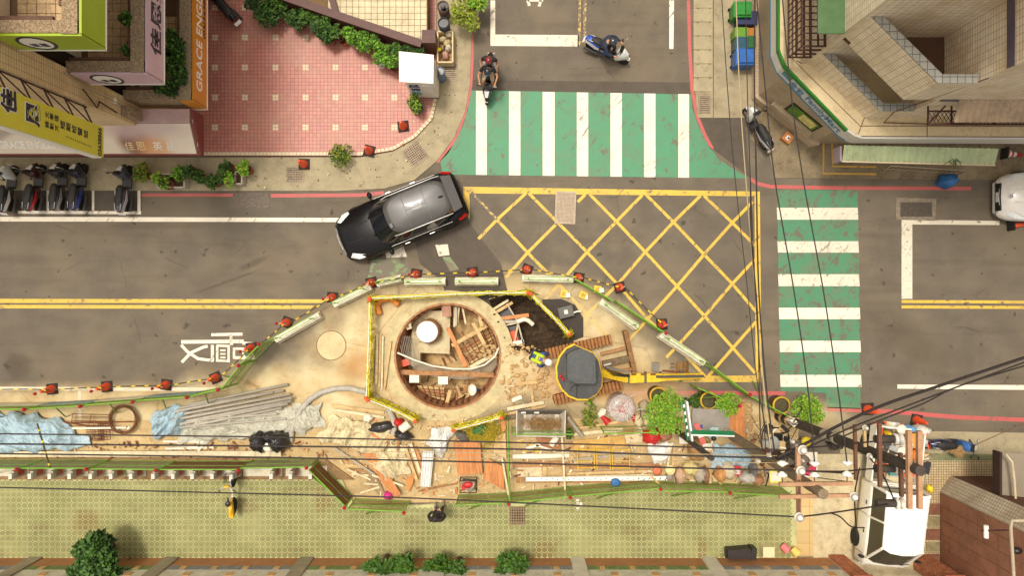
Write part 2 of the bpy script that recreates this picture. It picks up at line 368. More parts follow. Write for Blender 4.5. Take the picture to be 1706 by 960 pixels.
# the word painted on the lane (slow)
cw=[strip([(302,570),(406,569)],6),strip([(352,558),(404,557)],5),strip([(385,560),(386,575)],5),strip([(404,572),(422,573)],5),
 strip([(302,575),(312,586),(330,598),(354,601)],5),strip([(303,604),(318,588),(338,579),(346,577)],5),strip([(354,575),(354,603)],5),
 strip([(361,576),(383,577)],4),strip([(361,601),(383,602)],4),strip([(362,576),(362,603)],4),strip([(381,576),(381,603)],4),strip([(367,584),(376,584)],3),strip([(367,590),(376,590)],3),strip([(367,596),(376,596)],3),
 strip([(389,581),(424,582)],4),strip([(389,596),(424,597)],5),strip([(390,580),(390,598)],4),strip([(406,580),(406,598)],4),strip([(422,580),(422,598)],5)]
for i,c in enumerate(cw): MB().sheet(poly(c,0),.0045+i*.0004).build('lane_character_stroke',white,road)
mark('lane_character_stroke',[strip([(879,0),(882,9)],5),strip([(901,0),(898,10)],5),strip([(879,0),(905,0)],4)],whiteworn)
# covers and gratings in the road
iron=M('iron',(150,132,108),.6,.2,6,.3,.3); darkm=M('black_gap',(22,18,15),.9,.1)
def cover(px,w,h,rz,label,z=.02,bars=(7,11),base=None,barm=None):
    c=P(*px); t=thing('grating',label,'grating',(c.x,c.y,z)); M3=Matrix.Rotation(rz,3,'Z')
    W,Hh=w/45,h/45
    def q(x,y,zz): v=M3@Vector((x,y,0)); return (c.x+v.x,c.y+v.y,z+zz)
    MB().box(q(0,0,-.012),(W,Hh,.01),rz).build('backing',base or darkm,t)
    f=MB()
    for s in (-1,1): f.box(q(s*(W/2-.02),0,0),(.04,Hh,.02),rz); f.box(q(0,s*(Hh/2-.02),.001),(W-.08,.04,.018),rz)
    f.build('frame',barm or iron,t); g=MB()
    nx,ny=bars
    for i in range(nx): g.box(q(-W/2+.04+(W-.08)*(i+.5)/nx,0,0),(W/nx*.38,Hh-.08,.012),rz)
    for i in range(ny): g.box(q(0,-Hh/2+.04+(Hh-.08)*(i+.5)/ny,.002),(W-.08,Hh/ny*.38,.012),rz)
    g.build('bars',barm or iron,t); return t
pale_iron=M('pale_iron',(188,168,142),.7,.15,8,.4)
cover((942,346),34,54,R(-2),'pale rectangular waffle-pattern manhole cover on the yellow box junction',.009,(14,22),M('cover_base',(120,102,84),.8),pale_iron)
cover((749,121),26,28,0,'steel drain grating beside the blue water barrel',.032,(10,7))
cover((692,257),34,34,R(35),'rotated steel drain grating at the bend of the pavement',.032,(9,9))
cover((492,291),30,26,0,'steel drain grating under the edge of an orange cone',.032,(10,6))
cover((1173,174),20,30,0,'steel drain grating at the end of the slab covers on the right pavement',.032,(8,8))
cover((862,858),28,30,0,'brown drain grating in the green pavement',.115,(6,6),barm=M('rustiron',(140,118,88),.8,.2))
def plate(pxs,label,mat,z=.012,th=.01):
    return MB().prism(poly(pxs,z),z-th,z).build('manhole_cover',mat,label=label,cat='manhole cover')
plate([(390,320),(448,320),(448,347),(390,347)],'dark checkered steel cover plate interrupting the red kerb line',M('checker_plate',(98,86,74),.55,.25,14,.6,.4))
plate([(1492,329),(1560,331),(1559,368),(1493,366)],'grey rectangular utility cover with concrete surround on the right lane',M('surround',(138,124,104),.9,.25,5,.4))
MB().prism(poly([(1500,337),(1553,337),(1553,361),(1500,361)],.017),.0125,.018).build('cover_plate',M('darkplate',(86,76,64),.8,.2,10,.5),bpy.data.objects['manhole_cover.001'])
rg=MB().lathe([(.53,.003),(.545,.009),(.56,.003)],P(552,576),40).build('round_manhole_cover',M('rustrim',(120,92,56),.8),label='thin round manhole rim flush in the dusty concrete',cat='manhole cover')
MB().lathe([(.53,.008)],P(552,576),40,capb=False).build('lid',M('lidc',(204,184,140),.9,.14,1.2,.2,dirt=(180,156,112),damt=.5),rg)
# ---------------------------------------------------------------- concrete gutters and pavements
conc=M('gutter_concrete',(168,154,122),.9,.12,1.6,.4,dirt=(92,80,60),damt=.42)
conc2=M('pavement_concrete',(160,146,116),.9,.18,1.2,.4,dirt=(104,90,68),damt=.6)
def pave(name,pts,z,mat,z0=0): return MB().prism(poly(pts,z),z0+.001,z,bottom=False).build(name,mat,kind='structure')
gl_=pave('gutter_pavement',[(-30,262),(600,262),(655,252),(690,232),(718,200),(727,160),(727,60),(727,-20),(800,-20),(797,30),(785,60),(783,140),(775,185),(757,228),(728,268),(690,300),(640,314),(560,318),(-30,317)],.03,conc)
for px in ((530,283),(531,302),(584,285),(584,297),(626,283),(628,295),(662,267),(672,280),(749,159),(752,187),(731,213),(742,158),(758,159),(730,225),(449,262),(761,76),(714,240)):
    MB().lathe([(.022,.0345)],P(*px),8,capb=False).build('drain_hole',darkm,gl_)
pk=tiles('pink_tiles',(196,128,112),(156,94,80),6.12/45,6.12/45,.011,.10,dirt=(188,148,122),damt=.45,dscale=.7)
plz=pave('tiled_plaza',[(150,-40),(727,-40),(727,160),(718,200),(690,230),(655,250),(600,259),(150,259)],.10,pk)
cream=M('cream_tile',(216,198,162),.6,.12,9)
accs=[(x,y) for x in (358,408,459,509,559,608,657) for y in (12,62,112,162,212)]
for x,y in accs:
    if x==657 and y<150 or x==608 and y<100 or x==559 and y<50 or (y==12 and x>420): continue
    a=MB()
    for i in (-1,1):
        for j in (-1,1):
            c=P(x+i*2.55,y+j*2.55,.1); a.box((c.x,c.y,.0995),(.098,.098,.004))
    a.build('accent_tile',cream,plz)
bd=[(333,259),(600,259),(655,250),(690,230),(718,200),(727,160)]; km=[]
for i in range(5):
    a,b=Vector(bd[i]),Vector(bd[i+1]); n=max(1,int((b-a).length/6.2))
    for k in range(n):
        if i==1 and k<0: continue
        p=a.lerp(b,(k+.5)/n); km.append((p,(b-a).angle_signed(Vector((1,0))) if 0 else math.atan2(-(b-a).y,(b-a).x)))
e=MB()
for p,a in km: c=P(p.x,p.y-3,.1); e.box((c.x,c.y,.1),(.12,.12,.006),a)
e.build('border_tiles',cream,plz,kind='stuff')
# right pavement, top
rp=pave('right_pavement',[(1156,-20),(1258,-20),(1258,165),(1262,196),(1162,196),(1158,150)],.025,conc2)
for i in range(7):
    y=-10+i*23.2
    c=P(1171,y+11.6,.03); MB().box((c.x,c.y,.026),(31.5/45,22.2/45,.018+.004*(i%2))).build('drain_slab',conc,rp)
    for dx in (-9,11): MB().lathe([(.02,.0505)],P(1171+dx,y+1,.03),8,capb=False).build('lift_hole',darkm,rp)
MB().sheet(poly([(1188,-10),(1189,-10),(1189,196),(1188,196)],.03),.029).build('joint',M('jointd',(82,68,48),.9),rp)
pave('side_yard',[(1262,196),(1250,232),(1280,250),(1290,296),(1640,300),(1700,296),(1720,290),(1720,150),(1262,150)],.02,M('yard',(138,122,94),.9,.25,1.0,.4,dirt=(80,68,48),damt=.7))
mark('yellow_line',[strip([(1372,235),(1372,289),(1460,290)],3.5),strip([(1386,235),(1387,277),(1460,278)],3)],paint('yard_yellow',(214,168,72),wear=.6),.025)
pave('lower_right_pavement',[(1400,716),(1720,722),(1720,758),(1400,756)],.03,conc)
pave('green_strip',[(1545,756),(1720,759),(1720,768),(1545,768)],.035,M('greenish',(118,120,84),.9,.2,2))
pave('tiled_forecourt',[(1540,768),(1720,768),(1720,980),(1540,980)],.04,tiles('beige_floor_tiles',(196,178,138),(122,100,66),4.2/45,4.2/45,.012,.12,dirt=(160,104,60),damt=.35))
pave('concrete_yard',[(1355,757),(1545,757),(1545,925),(1545,980),(1355,980)],.025,M('yardconc',(196,180,142),.9,.2,1.4,.3,dirt=(146,126,90),damt=.7))
pave('yellow_paving',[(1327,757),(1355,757),(1355,928),(1327,928)],.045,tiles('yellow_pave',(206,178,122),(176,140,84),.5,.45,.01,.08))
# site: brown pavement under the rubble, kerb line
site=pave('dusty_pavement',[(-30,700),(640,700),(860,700),(1330,690),(1330,830),(700,838),(590,840),(520,770),(-30,770)],.015,M('dusty',(192,166,118),.95,.18,1.4,.4,dirt=(150,108,64),damt=.55))
# green octagon pavement
gb,gn_,bs=new('paver_joint')
gp_b=M('paver_joint_mat',(190,186,130),.9,.12,1.2,dirt=(146,140,90),damt=.97)
gpv=pave('green_pavement',[(-40,800),(570,800),(590,842),(700,842),(850,830),(940,818),(1085,806),(1300,812),(1327,812),(1327,931),(-40,931)],.10,gp_b)
def green_paver():
    m,n,b=new('green_paver'); f=n.noise(.55,5,.6); f2=n.noise(7,3,.6)
    o=n.mix(n.ramp(f,.36,.64),lin((126,124,78)),lin((152,148,98))); o=n.mix(n.math('MULTIPLY',n.ramp(f2,.4,.6),.35),o,lin((136,138,88)))
    o=n.mix(n.math('MULTIPLY',n.ramp(n.noise(.7,4,.6,stretch=(.5,1.4,1)),.55,.68),.6),o,lin((116,100,62)))
    o=n.mix(n.math('MULTIPLY',n.ramp(n.noise(.35,6,.7),.5,.62),.4),o,lin((128,124,70)))
    o=n.mix(n.math('MULTIPLY',n.ramp(n.noise(1.6,6,.75),.60,.68),.4),o,lin((104,88,52)))
    for a in ((1.2,-9.75,.45,.4,0,.4,.5),(7.0,-9.7,.15,.5,0,.5,.5),(-15.7,-8.6,.5,.4,R(30),.5,.6),(-7.0,-7.8,.3,.5,0,.5,.6),(8,-7.4,.8,.25,0,.5,.6)): o=n.mix(n.math('MULTIPLY',n.blob(*a),.6),o,lin((118,92,50)))
    n.l(o,b.inputs['Base Color']); b.inputs['Roughness'].default_value=.85; return m
gpm=green_paver(); pitch=9.22/45*(H-.1)/H
def octa(mb,x,y,z,r,h=.008):
    ps=[(x+r*math.cos(math.pi/8+i*math.pi/4),y+r*math.sin(math.pi/8+i*math.pi/4)) for i in range(8)]
    n=len(mb.v); mb.v+=[Vector((a,b,z)) for a,b in ps]+[Vector((x+(a-x)*.96,y+(b-y)*.96,z+h)) for a,b in ps]
    mb.f+=[tuple(range(n+8,n+16))]+[(n+i,n+(i+1)%8,n+8+(i+1)%8,n+8+i) for i in range(8)]; mb.s+=[False]*9
c0=P(4,926,.1); pts=[]
for j in range(15):
    for i in range(-4,145):
        x=c0.x+i*pitch; y=c0.y+j*pitch; px=CX+x*F/(H-.1); py=CY-y*F/(H-.1)
        if px>1322 or py<803: continue
        if 548<px<700 and py<850-(4 if px>590 else (590-px)*.9) : continue
        if 700<=px<860 and py<845-(px-700)*.08 : continue
        if px>=860 and py<828-(px-860)*.08 and px<1100: continue
        if px>=1100 and py<818: continue
        if 846<px<878 and 841<py<875: continue
        pts.append(((px-760)**2+(py-860)**2*3,x,y))
pts.sort(); mm=MB(); octa(mm,0,0,0,pitch*.498)
me=None; rest=MB(); dia=MB()
for k,(d,x,y) in enumerate(pts):
    if k<300:
        if me is None: o=mm.build('paver',gpm,gpv); me=o.data; o.location=(x,y,.1)
        else: o=bpy.data.objects.new('paver',me); sc.collection.objects.link(o); o.parent=gpv; o.location=(x,y,.1)
    else: octa(rest,x,y,.1,pitch*.498)
    if k%1==0:
        n0=len(dia.v); q=pitch*.5; h=pitch*.235
        dia.v+=[Vector((x+q+h*math.cos(t_),y+q+h*math.sin(t_),.1065)) for t_ in (0,math.pi/2,math.pi,4.712389)]; dia.f.append((n0,n0+1,n0+2,n0+3)); dia.s.append(False)
dia.build('paver_fillers',gpm,gpv,kind='stuff'); [MB().sheet(poly(q_,.112),.1125).build('painted_mark',whiteworn,gpv) for q_ in ([(959.5,832),(965,832),(965,836),(959.5,836)],[(960,837.5),(964.5,837.5),(964.5,839),(960,839)],[(960,840),(964.5,840),(964.5,841.2),(960,841.2)],[(960,842),(964.5,842),(964.5,843.5),(960,843.5)],[(960,846),(965,846),(965,848.5),(960,848.5)],[(960,850),(964,850),(964,851),(960,851)])]; MB().lathe([(.068,.012)],P(967.5,840.5,.1),14,capb=False).build('painted_dot',whiteworn,gpv); rest.build('pavers',gpm,gpv,kind='stuff')
mark('painted_code',[strip([(962,834),(962,852)],2.5)],whiteworn,.1095,gpv) if 0 else None
# long mosaic boundary wall along the bottom edge
wy=P(0,931,.1).y
def wx(px): return P(px,931,.1).x
bw=thing('boundary_wall','long low garden wall with tan dado and mosaic band behind the green pavement','wall',(0,wy,.0))
wconc=M('bandconc',(204,196,174),.85,.15,2,dirt=(120,104,80),damt=.5)
MB().prism([(wx(-60),wy),(wx(1400),wy),(wx(1400),wy-.25),(wx(-60),wy-.25)],0,2.0).build('wall_body',wconc,bw)
tanm=M('tan_path',(168,116,72),.85,.12,2,.3,dirt=(120,80,50),damt=.4); cg=M('mosaic_green',(112,126,74),.8,.2,3); cb=M('mosaic_blue',(128,126,124),.8,.2,3); cy=M('mosaic_ochre',(196,152,100),.8,.2,3); cwt=M('cross_slab',(206,196,178),.85,.12,2); cgr=M('cross_slab_grey',(150,138,114),.85,.2,2)
cuts=[-160,60,287,512,735,962,1180,1392]
for i in range(7):
    a,b=wx(cuts[i])+.27,wx(cuts[i+1])-.27
    MB().box(((a+b)/2,wy+.006,.1),(b-a,.012,.7)).build('dado_panel',tanm,bw)
    n=12; d=(b-a)/n
    for k in range(n):
        x=a+(k+.5)*d
        MB().box((x,wy+.008,.815),(d-.02,.016,.33)).build('mosaic_slab',cg if i%2 else cb,bw)
        if k%3==1: MB().box((x,wy+.014,.85),(.2,.022,.25)).build('mosaic_inlay',cy,bw)
        if k%4==2: MB().box((x,wy+.008,1.35),(.26,.016,.28)).build('mosaic_inlay',cy,bw)
    x=wx(cuts[i]); MB().box((x,wy+.03,.1),(.5,.06,1.92)).build('pilaster',cwt if cuts[i]>700 else cgr,bw)
MB().box((0,wy-.12,2.0),(50,.36,.08)).build('coping',wconc,bw)
# ---------------------------------------------------------------- lettering
def text(s,c,right,up,hgt,mat,parent,name='lettering',wid=None,ext=.008,bold=0.0,spacing=1.0,label=None):
    cu=bpy.data.curves.new('txt','FONT'); cu.body=s; cu.size=1; cu.extrude=.001; cu.offset=bold; cu.space_character=spacing
    o=bpy.data.objects.new('txt',cu); sc.collection.objects.link(o); dg=bpy.context.evaluated_depsgraph_get()
    me=bpy.data.meshes.new_from_object(o.evaluated_get(dg)); bpy.data.objects.remove(o)
    if not me.vertices: print('NO GLYPH',s); return
    xs=[v.co.x for v in me.vertices]; ys=[v.co.y for v in me.vertices]
    cx,cy=(min(xs)+max(xs))/2,(min(ys)+max(ys))/2; sy=hgt/(max(ys)-min(ys)); sx=wid/(max(xs)-min(xs)) if wid else sy
    r=Vector(right).normalized(); u=Vector(up).normalized(); n=r.cross(u); m=MB()
    m.v=[Vector(c)+r*(v.co.x-cx)*sx+u*(v.co.y-cy)*sy+n*(ext if v.co.z>0 else 0.001) for v in me.vertices]
    m.f=[tuple(p.vertices) for p in me.polygons]; m.s=[False]*len(m.f)
    return m.build(name,mat,parent,label=label,kind='stuff' if 0 else None)
def disc(c,n,r,th,mat,parent,name,rin=0,rel=None):
    n=Vector(n).normalized(); M3=n.to_track_quat('Z','Y').to_matrix()
    pr=[(rin,0),(rin,th),(r,th),(r,0)] if rin else [(r,0),(r,th)]
    m=MB().lathe(pr if not rin else [(r,0),(r,th),(rin,th),(rin,0)],c,28,M3,sm=False); return m.build(name,mat,parent)
ink=M('ink',(52,44,58),.6,.08); inkw=M('ink_white',(240,234,222),.6,.05)
stone=M('pebble_stone',(150,128,98),.9,.45,16,.5,dirt=(86,66,46),damt=.5); browntile=M('brown_trim',(96,66,46),.7,.2,6)
bwall=tiles('beige_wall_tiles',(232,204,156),(140,108,72),.22,.09,.006,.06,off=0,dirt=(150,120,80),damt=.4)
balc=M('balcony_tile',(206,174,130),.7,.18,4,dirt=(128,100,70),damt=.5); grout=M('balcony_grout',(116,88,58),.9)
# ---------------------------------------------------------------- language school on the left
sb=thing('school_building','beige tiled school building with stepped balconies in the upper left corner','building',(-16,12,0))
XE,YS=-10.22,6.02
b=MB(); b.prism([(-40,5.36),(-12.4,5.36),(-12.4,6.13),(-12.6,6.13),(-12.6,30),(-40,30)],0.05,13); b.build('wall',bwall,sb)
for zf,zs,zt,sx0 in ((2.62,2.53,3.5,0),(5.38,5.34,6.3,1),(8.22,8.2,9.2,2)):
    MB().box(((XE-12.6)/2-.2,(YS+30)/2+.1,zf-.25),(abs(-12.6-XE)-.1,24,.2)).build('balcony_slab',grout,sb)
    w_=.37
    p=MB(); p.box((XE-.02-w_/2,18,zs-.12),(w_,24.0-.001,zt-zs+.12)); p.box(((XE-12.4)/2-.02,YS+.16,zs-.12),(abs(-12.4-XE)-.0,.30,zt-zs+.10)); p.build('parapet',stone,sb)
    MB().box((XE-.02-w_-.06,18.3,zt-.18),(.11,23.2,.11)).build('parapet_trim',browntile,sb)
    MB().box((-11.6,YS+.37,zt-.13),(1.5,.10,.08)).build('parapet_trim',browntile,sb)
    me=None
    for i in range(8):
        for j in range(11 if zf<8 else 9):
            x=XE-.6-.24*i; y=YS+.5+.24*j
            if x<-12.45: continue
            if me is None: o=MB().box((0,0,0),(.225,.225,.02)).build('floor_tile',balc,sb,local=True); me=o.data
            else: o=bpy.data.objects.new('floor_tile',me); sc.collection.objects.link(o); o.parent=sb
            o.location=Vector((x,y,zf-.05+.002*rnd.random()))-sb.location
    MB().box((-12.57,YS+.95,zf),(.06,.62,2.1)).build('door',M('white_door',(206,190,160),.5,.08),sb)
    MB().box((-12.56,YS+.42,zf+.3),(.04,.42,1.9)).build('window',M('dark_glass',(34,26,22),.15,.1),sb)
MB().box((-12.27,5.62,2.9),(.3,.3,.75)).build('corner_block',stone,sb)
def conduit(pts,r,mat,par,name='conduit'): return MB().tube(pts,r,6).build(name,mat,par)
greyp=M('grey_pipe',(176,160,134),.5,.12,8); blk=M('cable_black',(40,30,24),.6,.1)
conduit([(-12.37,5.8,3.4),(-12.37,5.82,5.4),(-12.37,5.95,6.4)],.02,greyp,sb)
conduit([(-12.37,5.5,3.9),(-12.37,5.6,4.8),(-12.2,5.3,5.2),(-12.37,5.75,5.6)],.02,blk,sb,'cable')
disc((-12.39,5.85,4.0),(1,0,0),.09,.03,inkw,sb,'wall_badge')
# fascia signs
def fascia(name,lab,col,z0,z1,west):
    t=thing(name,lab,'sign',(XE,YS,z0)); m=M('fascia_'+str(col[0])+str(col[2]),col,.35,.05,1.2)
    MB().box((XE+.03,18,z0),(.06,24,z1-z0)).build('east_panel',m,t); MB().box(((XE+west)/2+.03,YS-.03,z0),(XE-west+.06,.06,z1-z0)).build('south_panel',m,t)
    e=MB(); e.box((XE+.065,18,z0-.02),(.03,24.1,.03)); e.box(((XE+west)/2+.03,YS-.065,z0-.02),(XE-west+.1,.03,.03)); e.build('trim',inkw,t); return t
N=(0,1,0); U=(0,0,1); X1=XE+.062
go=fascia('fascia_sign','orange fascia sign with white English lettering along the lowest balcony',(206,132,34),2.53,3.47,-10.6)
text('GRACE ENGLISH',(X1,8.3,3.10),N,U,.40,inkw,go,wid=3.8,bold=.015); text('(03)3638866',(X1,9.15,2.72),N,U,.17,ink,go,wid=1.8,bold=.01)
gp=fascia('fascia_sign','pink fascia sign with two dark characters along the middle balcony',(206,176,186),5.34,6.26,-12.3)
text('佳恩英語',(X1,8.2,5.80),N,U,.58,ink,gp,wid=3.1,bold=.02)
gg=fascia('fascia_sign','lime green fascia sign along the top balcony',(158,178,34),8.2,9.16,-12.3)
text('訂',(X1,7.25,8.72),N,U,.22,inkw,gg); text('配',(X1,7.5,8.98),N,U,.16,inkw,gg)
for t,z in ((gp,5.80),(gg,8.68)):
    c=(-11.55,YS-.062,z); disc(c,(0,-1,0),.43,.01,ink,t,'logo_ring',.36); disc(c,(0,-1,0),.355,.006,inkw,t,'logo_disc')
    text('佳恩',(c[0],c[1]-.008,z-.1),(1,0,0),U,.22,ink,t,'logo_mark')
# sloping shop fascia below
aw=thing('shop_awning','pale sloping shop fascia with faded portrait print and characters above the scooter bays','awning',(-14,5,2.2))
def awnmat():
    m,n,b=new('awning_print'); o=n.mix(n.noise(.8,4),lin((214,196,172)),lin((232,216,190)))
    for a,c,k in (((-12.6,4.95,.55,.5,R(0),.45,.3),(120,62,30),.9),((-12.0,4.75,.5,.35,0,.6,.4),(214,150,84),.8),((-12.35,5.3,1.3,.3,0,.6,.3),(196,168,160),.8),((-17,5.2,1.5,.2,R(20),.5,.4),(120,100,90),.6)): o=n.mix(n.math('MULTIPLY',n.blob(*a),k),o,lin(c))
    n.l(o,b.inputs['Base Color']); b.inputs['Roughness'].default_value=.4; return m
MB().slab([(-30,5.42,2.8),(-10.62,5.42,2.8),(-10.66,4.54,2.2),(-30,4.54,2.2)],.06).build('print_panel',awnmat(),aw)
MB().slab([(-30,5.86,2.95),(-10.55,5.86,2.95),(-10.62,5.43,2.81),(-30,5.43,2.81)],.05).build('top_panel',M('mauve_panel',(176,142,134),.5,.12,2),aw)
MB().prism([(5.86,2.9),(4.5,2.24),(4.5,2.05),(5.86,2.05)],0,.07).build('end_panel',M('dark_red',(108,36,28),.45,.1),aw)
ep=bpy.data.objects['end_panel']; ep.data.transform(Matrix.Translation((0,0,0)))
for v in ep.data.vertices:
    g=v.co+aw.location; v.co=Vector((-10.55+g.z,g.x,g.y))-aw.location
MB().box((-20,4.5,2.12),(19.0,.05,.10)).build('edge_trim',M('dark_red',(108,36,28)),aw)
sl=Vector((0,.88,.6)).normalized(); gold=M('gold_ink',(236,206,150),.5,.05)
def on(px,py):  # point on the sloping print panel seen at a photo pixel
    a=(CY-py)/F; z0,y0=2.2,4.54; k=.6/.88   # z=z0+(y-y0)k ; y=a(H-z)
    y=a*(H-z0+y0*k)/(1+a*k); z=z0+(y-y0)*k; return Vector(((px-CX)/F*(H-z),y,z+.004))
for ch,x in zip('佳恩英語',(216,235,263,285)): text(ch,on(x,243),(1,0,0),sl,.30,inkw if x>250 else gold,aw)
text('GRACE ENGLISH',on(48,241),(1,0,0),sl,.28,inkw,aw,wid=2.0,bold=.03)
text('佳恩英語補習班',(-10.45,5.25,2.45),N,U,.13,inkw,aw,wid=.95,name='end_lettering') if 0 else None
# tall yellow vertical sign
ys=thing('vertical_sign','tall yellow sign board with dark characters on steel brackets','sign',(-12.15,4.3,5.2))
MB().box((-12.03,4.29,5.22),(.06,.88,7)).build('sign_face',M('yellow_sign',(210,200,54),.4,.06,1),ys)
MB().box((-12.2,4.29,5.2),(.27,.93,7)).build('sign_box',inkw,ys)
def ycol(px): return H-12.0*F/(CX-px)
def yy(px,py): return (CY-py)*(H-ycol(px))/F
for s,px,py,h in (('佳',14,168,.52),('恩',55,190,.52)): text(s,(-11.999,yy(px,py),ycol(px)),N,U,h*1.12,inkw,ys,wid=.63,bold=.05,ext=.004); text(s,(-11.998,yy(px,py),ycol(px)),N,U,h,ink,ys,wid=.58,bold=.03)
for s,px,py in (('文',78,191),('學',86,194),('理',94,197),('語',78,207),('數',86,210),('文',94,213)): text(s,(-11.998,yy(px,py)+.0,ycol(px)),N,U,.14,ink,ys,wid=.17)
for k,s in enumerate('短期補習班'): text(s,(-11.998,yy(104+9.7*k,208+3.8*k),ycol(104+9.7*k)),N,U,.18,ink,ys,wid=.22,bold=.01)
for k_ in range(12): MB().box((-11.995,yy(112+3.6*k_,228+1.5*k_),ycol(112+3.6*k_)),(.004,.05,.04)).build('small_print_block',M('olive_ink',(128,124,44)),ys)
disc((-10.545,5.55,2.66),(1,0,0),.10,.008,inkw,aw,'end_badge'); text('佳恩英語',(-10.535,5.1,2.38),N,U,.11,inkw,aw,wid=.7)
text('03638866',(-11.998,yy(166,236),ycol(166)),N,U,.17,ink,ys,wid=.82,bold=.02)
text('桃縣補字第一二三號',(-11.998,yy(128,240),ycol(128)),N,U,.1,M('olive_ink',(120,120,40)),ys,wid=.5) if 0 else None
br=M('rust_bracket',(64,34,26),.7,.2)
fb=MB()
for k in range(7):
    z=5.3+k*.85; fb.tube([(-12.25,4.75,z),(-12.55,5.36,z)],.025,5); fb.tube([(-12.25,4.75,z),(-12.55,5.36,z+.85)],.02,5)
fb.tube([(-12.52,5.32,5.2),(-12.52,5.32,12)],.025,5); fb.build('bracket_frame',br,ys)
# ---------------------------------------------------------------- white tiled terrace, top
tr=thing('tiled_terrace','raised cream tiled terrace with dark brown parapet behind the shrubs','terrace',(-5,11,0))
tp=poly([(500,-60),(712,-60),(712,68),(703,72),(560,22),(500,-2)],.9)
MB().prism(tp,.1,.9).build('base',M('terrace_joint',(120,96,62),.9,.15,2),tr)
crt=M('cream_terrace_tile',(206,190,150),.55,.14,2,dirt=(170,146,100),damt=.6); me=None
k9=(H-.9)/F
for i in range(19):
    for j in range(13):
        px=706-10.3*i; py=68-10.3*j
        if py>75-(702-px)*.338 or px<548: continue
        if me is None: o=MB().box((0,0,0),(9.5*k9,9.5*k9,.012)).build('terrace_tile',crt,tr,local=True); me=o.data
        else: o=bpy.data.objects.new('terrace_tile',me); sc.collection.objects.link(o); o.parent=tr
        o.location=P(px,py,.9)-tr.location; o.rotation_euler=(rnd.uniform(-.01,.01),rnd.uniform(-.01,.01),0)
bt_=M('brown_tile_wall',(86,46,34),.55,.2,5,dirt=(60,34,26),damt=.5)
def wallstrip(pts,wpx,z0,z1,mat,par,name):
    for a,b in zip(pts,pts[1:]):
        A=P(*a,z1); B=P(*b,z1); MB().beam((A.x,A.y,(z0+z1)/2),(B.x,B.y,(z0+z1)/2),PX(wpx,z1),z1-z0).build(name,mat,par)
wallstrip([(430,-22),(560,24),(702,72)],13,.1,1.12,bt_,tr,'parapet_wall'); A=P(714,60,1.3); MB().box((A.x,A.y,.1),(.48,.46,1.2)).build('pier',bt_,tr)
wallstrip([(545,-30),(560,24)],10,.1,1.1,bt_,tr,'parapet_wall')
# ---------------------------------------------------------------- convenience store, upper right
cs=thing('store_building','beige tiled corner building with angled balconies above a convenience store','building',(14,10,0))
wt=tiles('store_wall_tiles',(246,230,202),(140,114,86),.20,.10,.006,.07,rough=.4,dirt=(190,160,110),damt=.5)
shell=[(9.34,7.2),(12.4,7.2),(12.4,5.49),(40,5.49),(40,40),(9.34,40)]
MB().prism(shell,3.4,15,bottom=False).build('upper_wall',wt,cs)
MB().prism([(8.98,7.02),(11.0,5.35),(40,5.35),(40,40),(8.98,40)],.03,2.9).build('shop_wall',M('shop_wall',(172,152,124),.6,.12,1.2,dirt=(120,100,76),damt=.4),cs)
lg=M('ledge',(212,192,150),.7,.12,1.1,dirt=(150,112,74),damt=.5)
MB().prism([(8.58,7.55),(8.75,7.1),(10.72,5.05),(11.1,4.88),(40,4.75),(40,40),(8.58,40)],2.9,3.4).build('canopy_ledge',lg,cs)
dgl=M('ledge_seam',(120,86,60),.9)
sm_=MB(); sm_.tube([(8.98,20,3.41),(8.98,7.35,3.41),(11.15,5.2,3.41),(30,5.15,3.41)],.012,4); sm_.tube([(9.3,7.2,3.41),(9.1,7.3,3.41)],.012,4); sm_.tube([(11.3,5.5,3.41),(11.1,4.95,3.41)],.012,4)
for x in (13.3,16.6): sm_.tube([(x,5.45,3.41),(x,4.8,3.41)],.012,4)
sm_.build('ledge_seam',dgl,cs)
pl=tiles('plinth_tiles',(206,184,152),(150,120,96),.1,.1,.005,.06)
MB().prism([(8.86,6.97),(10.98,5.22),(11.2,5.22),(11.2,5.36),(11.02,5.36),(9.0,7.03),(9.0,30),(8.86,30)],.03,.42).build('plinth',pl,cs)
# shop window with poster on the angled wall
wd=Vector((2.02,-1.67,0)).normalized(); wn=Vector((-wd.y*-1,0,0)); wn=Vector((-1.67,-2.02,0)).normalized(); w0=Vector((8.98,7.02,0))
def onw(u,z,o=.0): return w0+wd*u+wn*o+Vector((0,0,z))
def wbox(u0,u1,z0,z1,o,t,mat,name,par=cs): 
    m=MB(); a=onw(u0,z0,o);b=onw(u1,z0,o);m.slab([a,b,onw(u1,z1,o),onw(u0,z1,o)],.001)
    m=MB(); pts=[onw(u0,0,-.01),onw(u1,0,-.01),onw(u1,0,o+t),onw(u0,0,o+t)]; m.prism([(p.x,p.y) for p in pts],z0,z1); return m.build(name,mat,par)
wf=wbox(.95,2.25,.95,1.75,0,.03,M('frame_dark',(50,34,26),.5),'window')
wbox(1.03,2.17,1.03,1.67,0.0,.04,M('poster_green',(80,130,30),.4,.4,2.5),'poster',wf); wbox(1.5,2.1,1.1,1.6,0.0,.045,M('poster_cream',(214,200,120),.4,.3,5),'poster',wf)
wbox(.5,2.3,.55,.9,0,.16,M('sill_box',(178,158,128),.6),'sill')
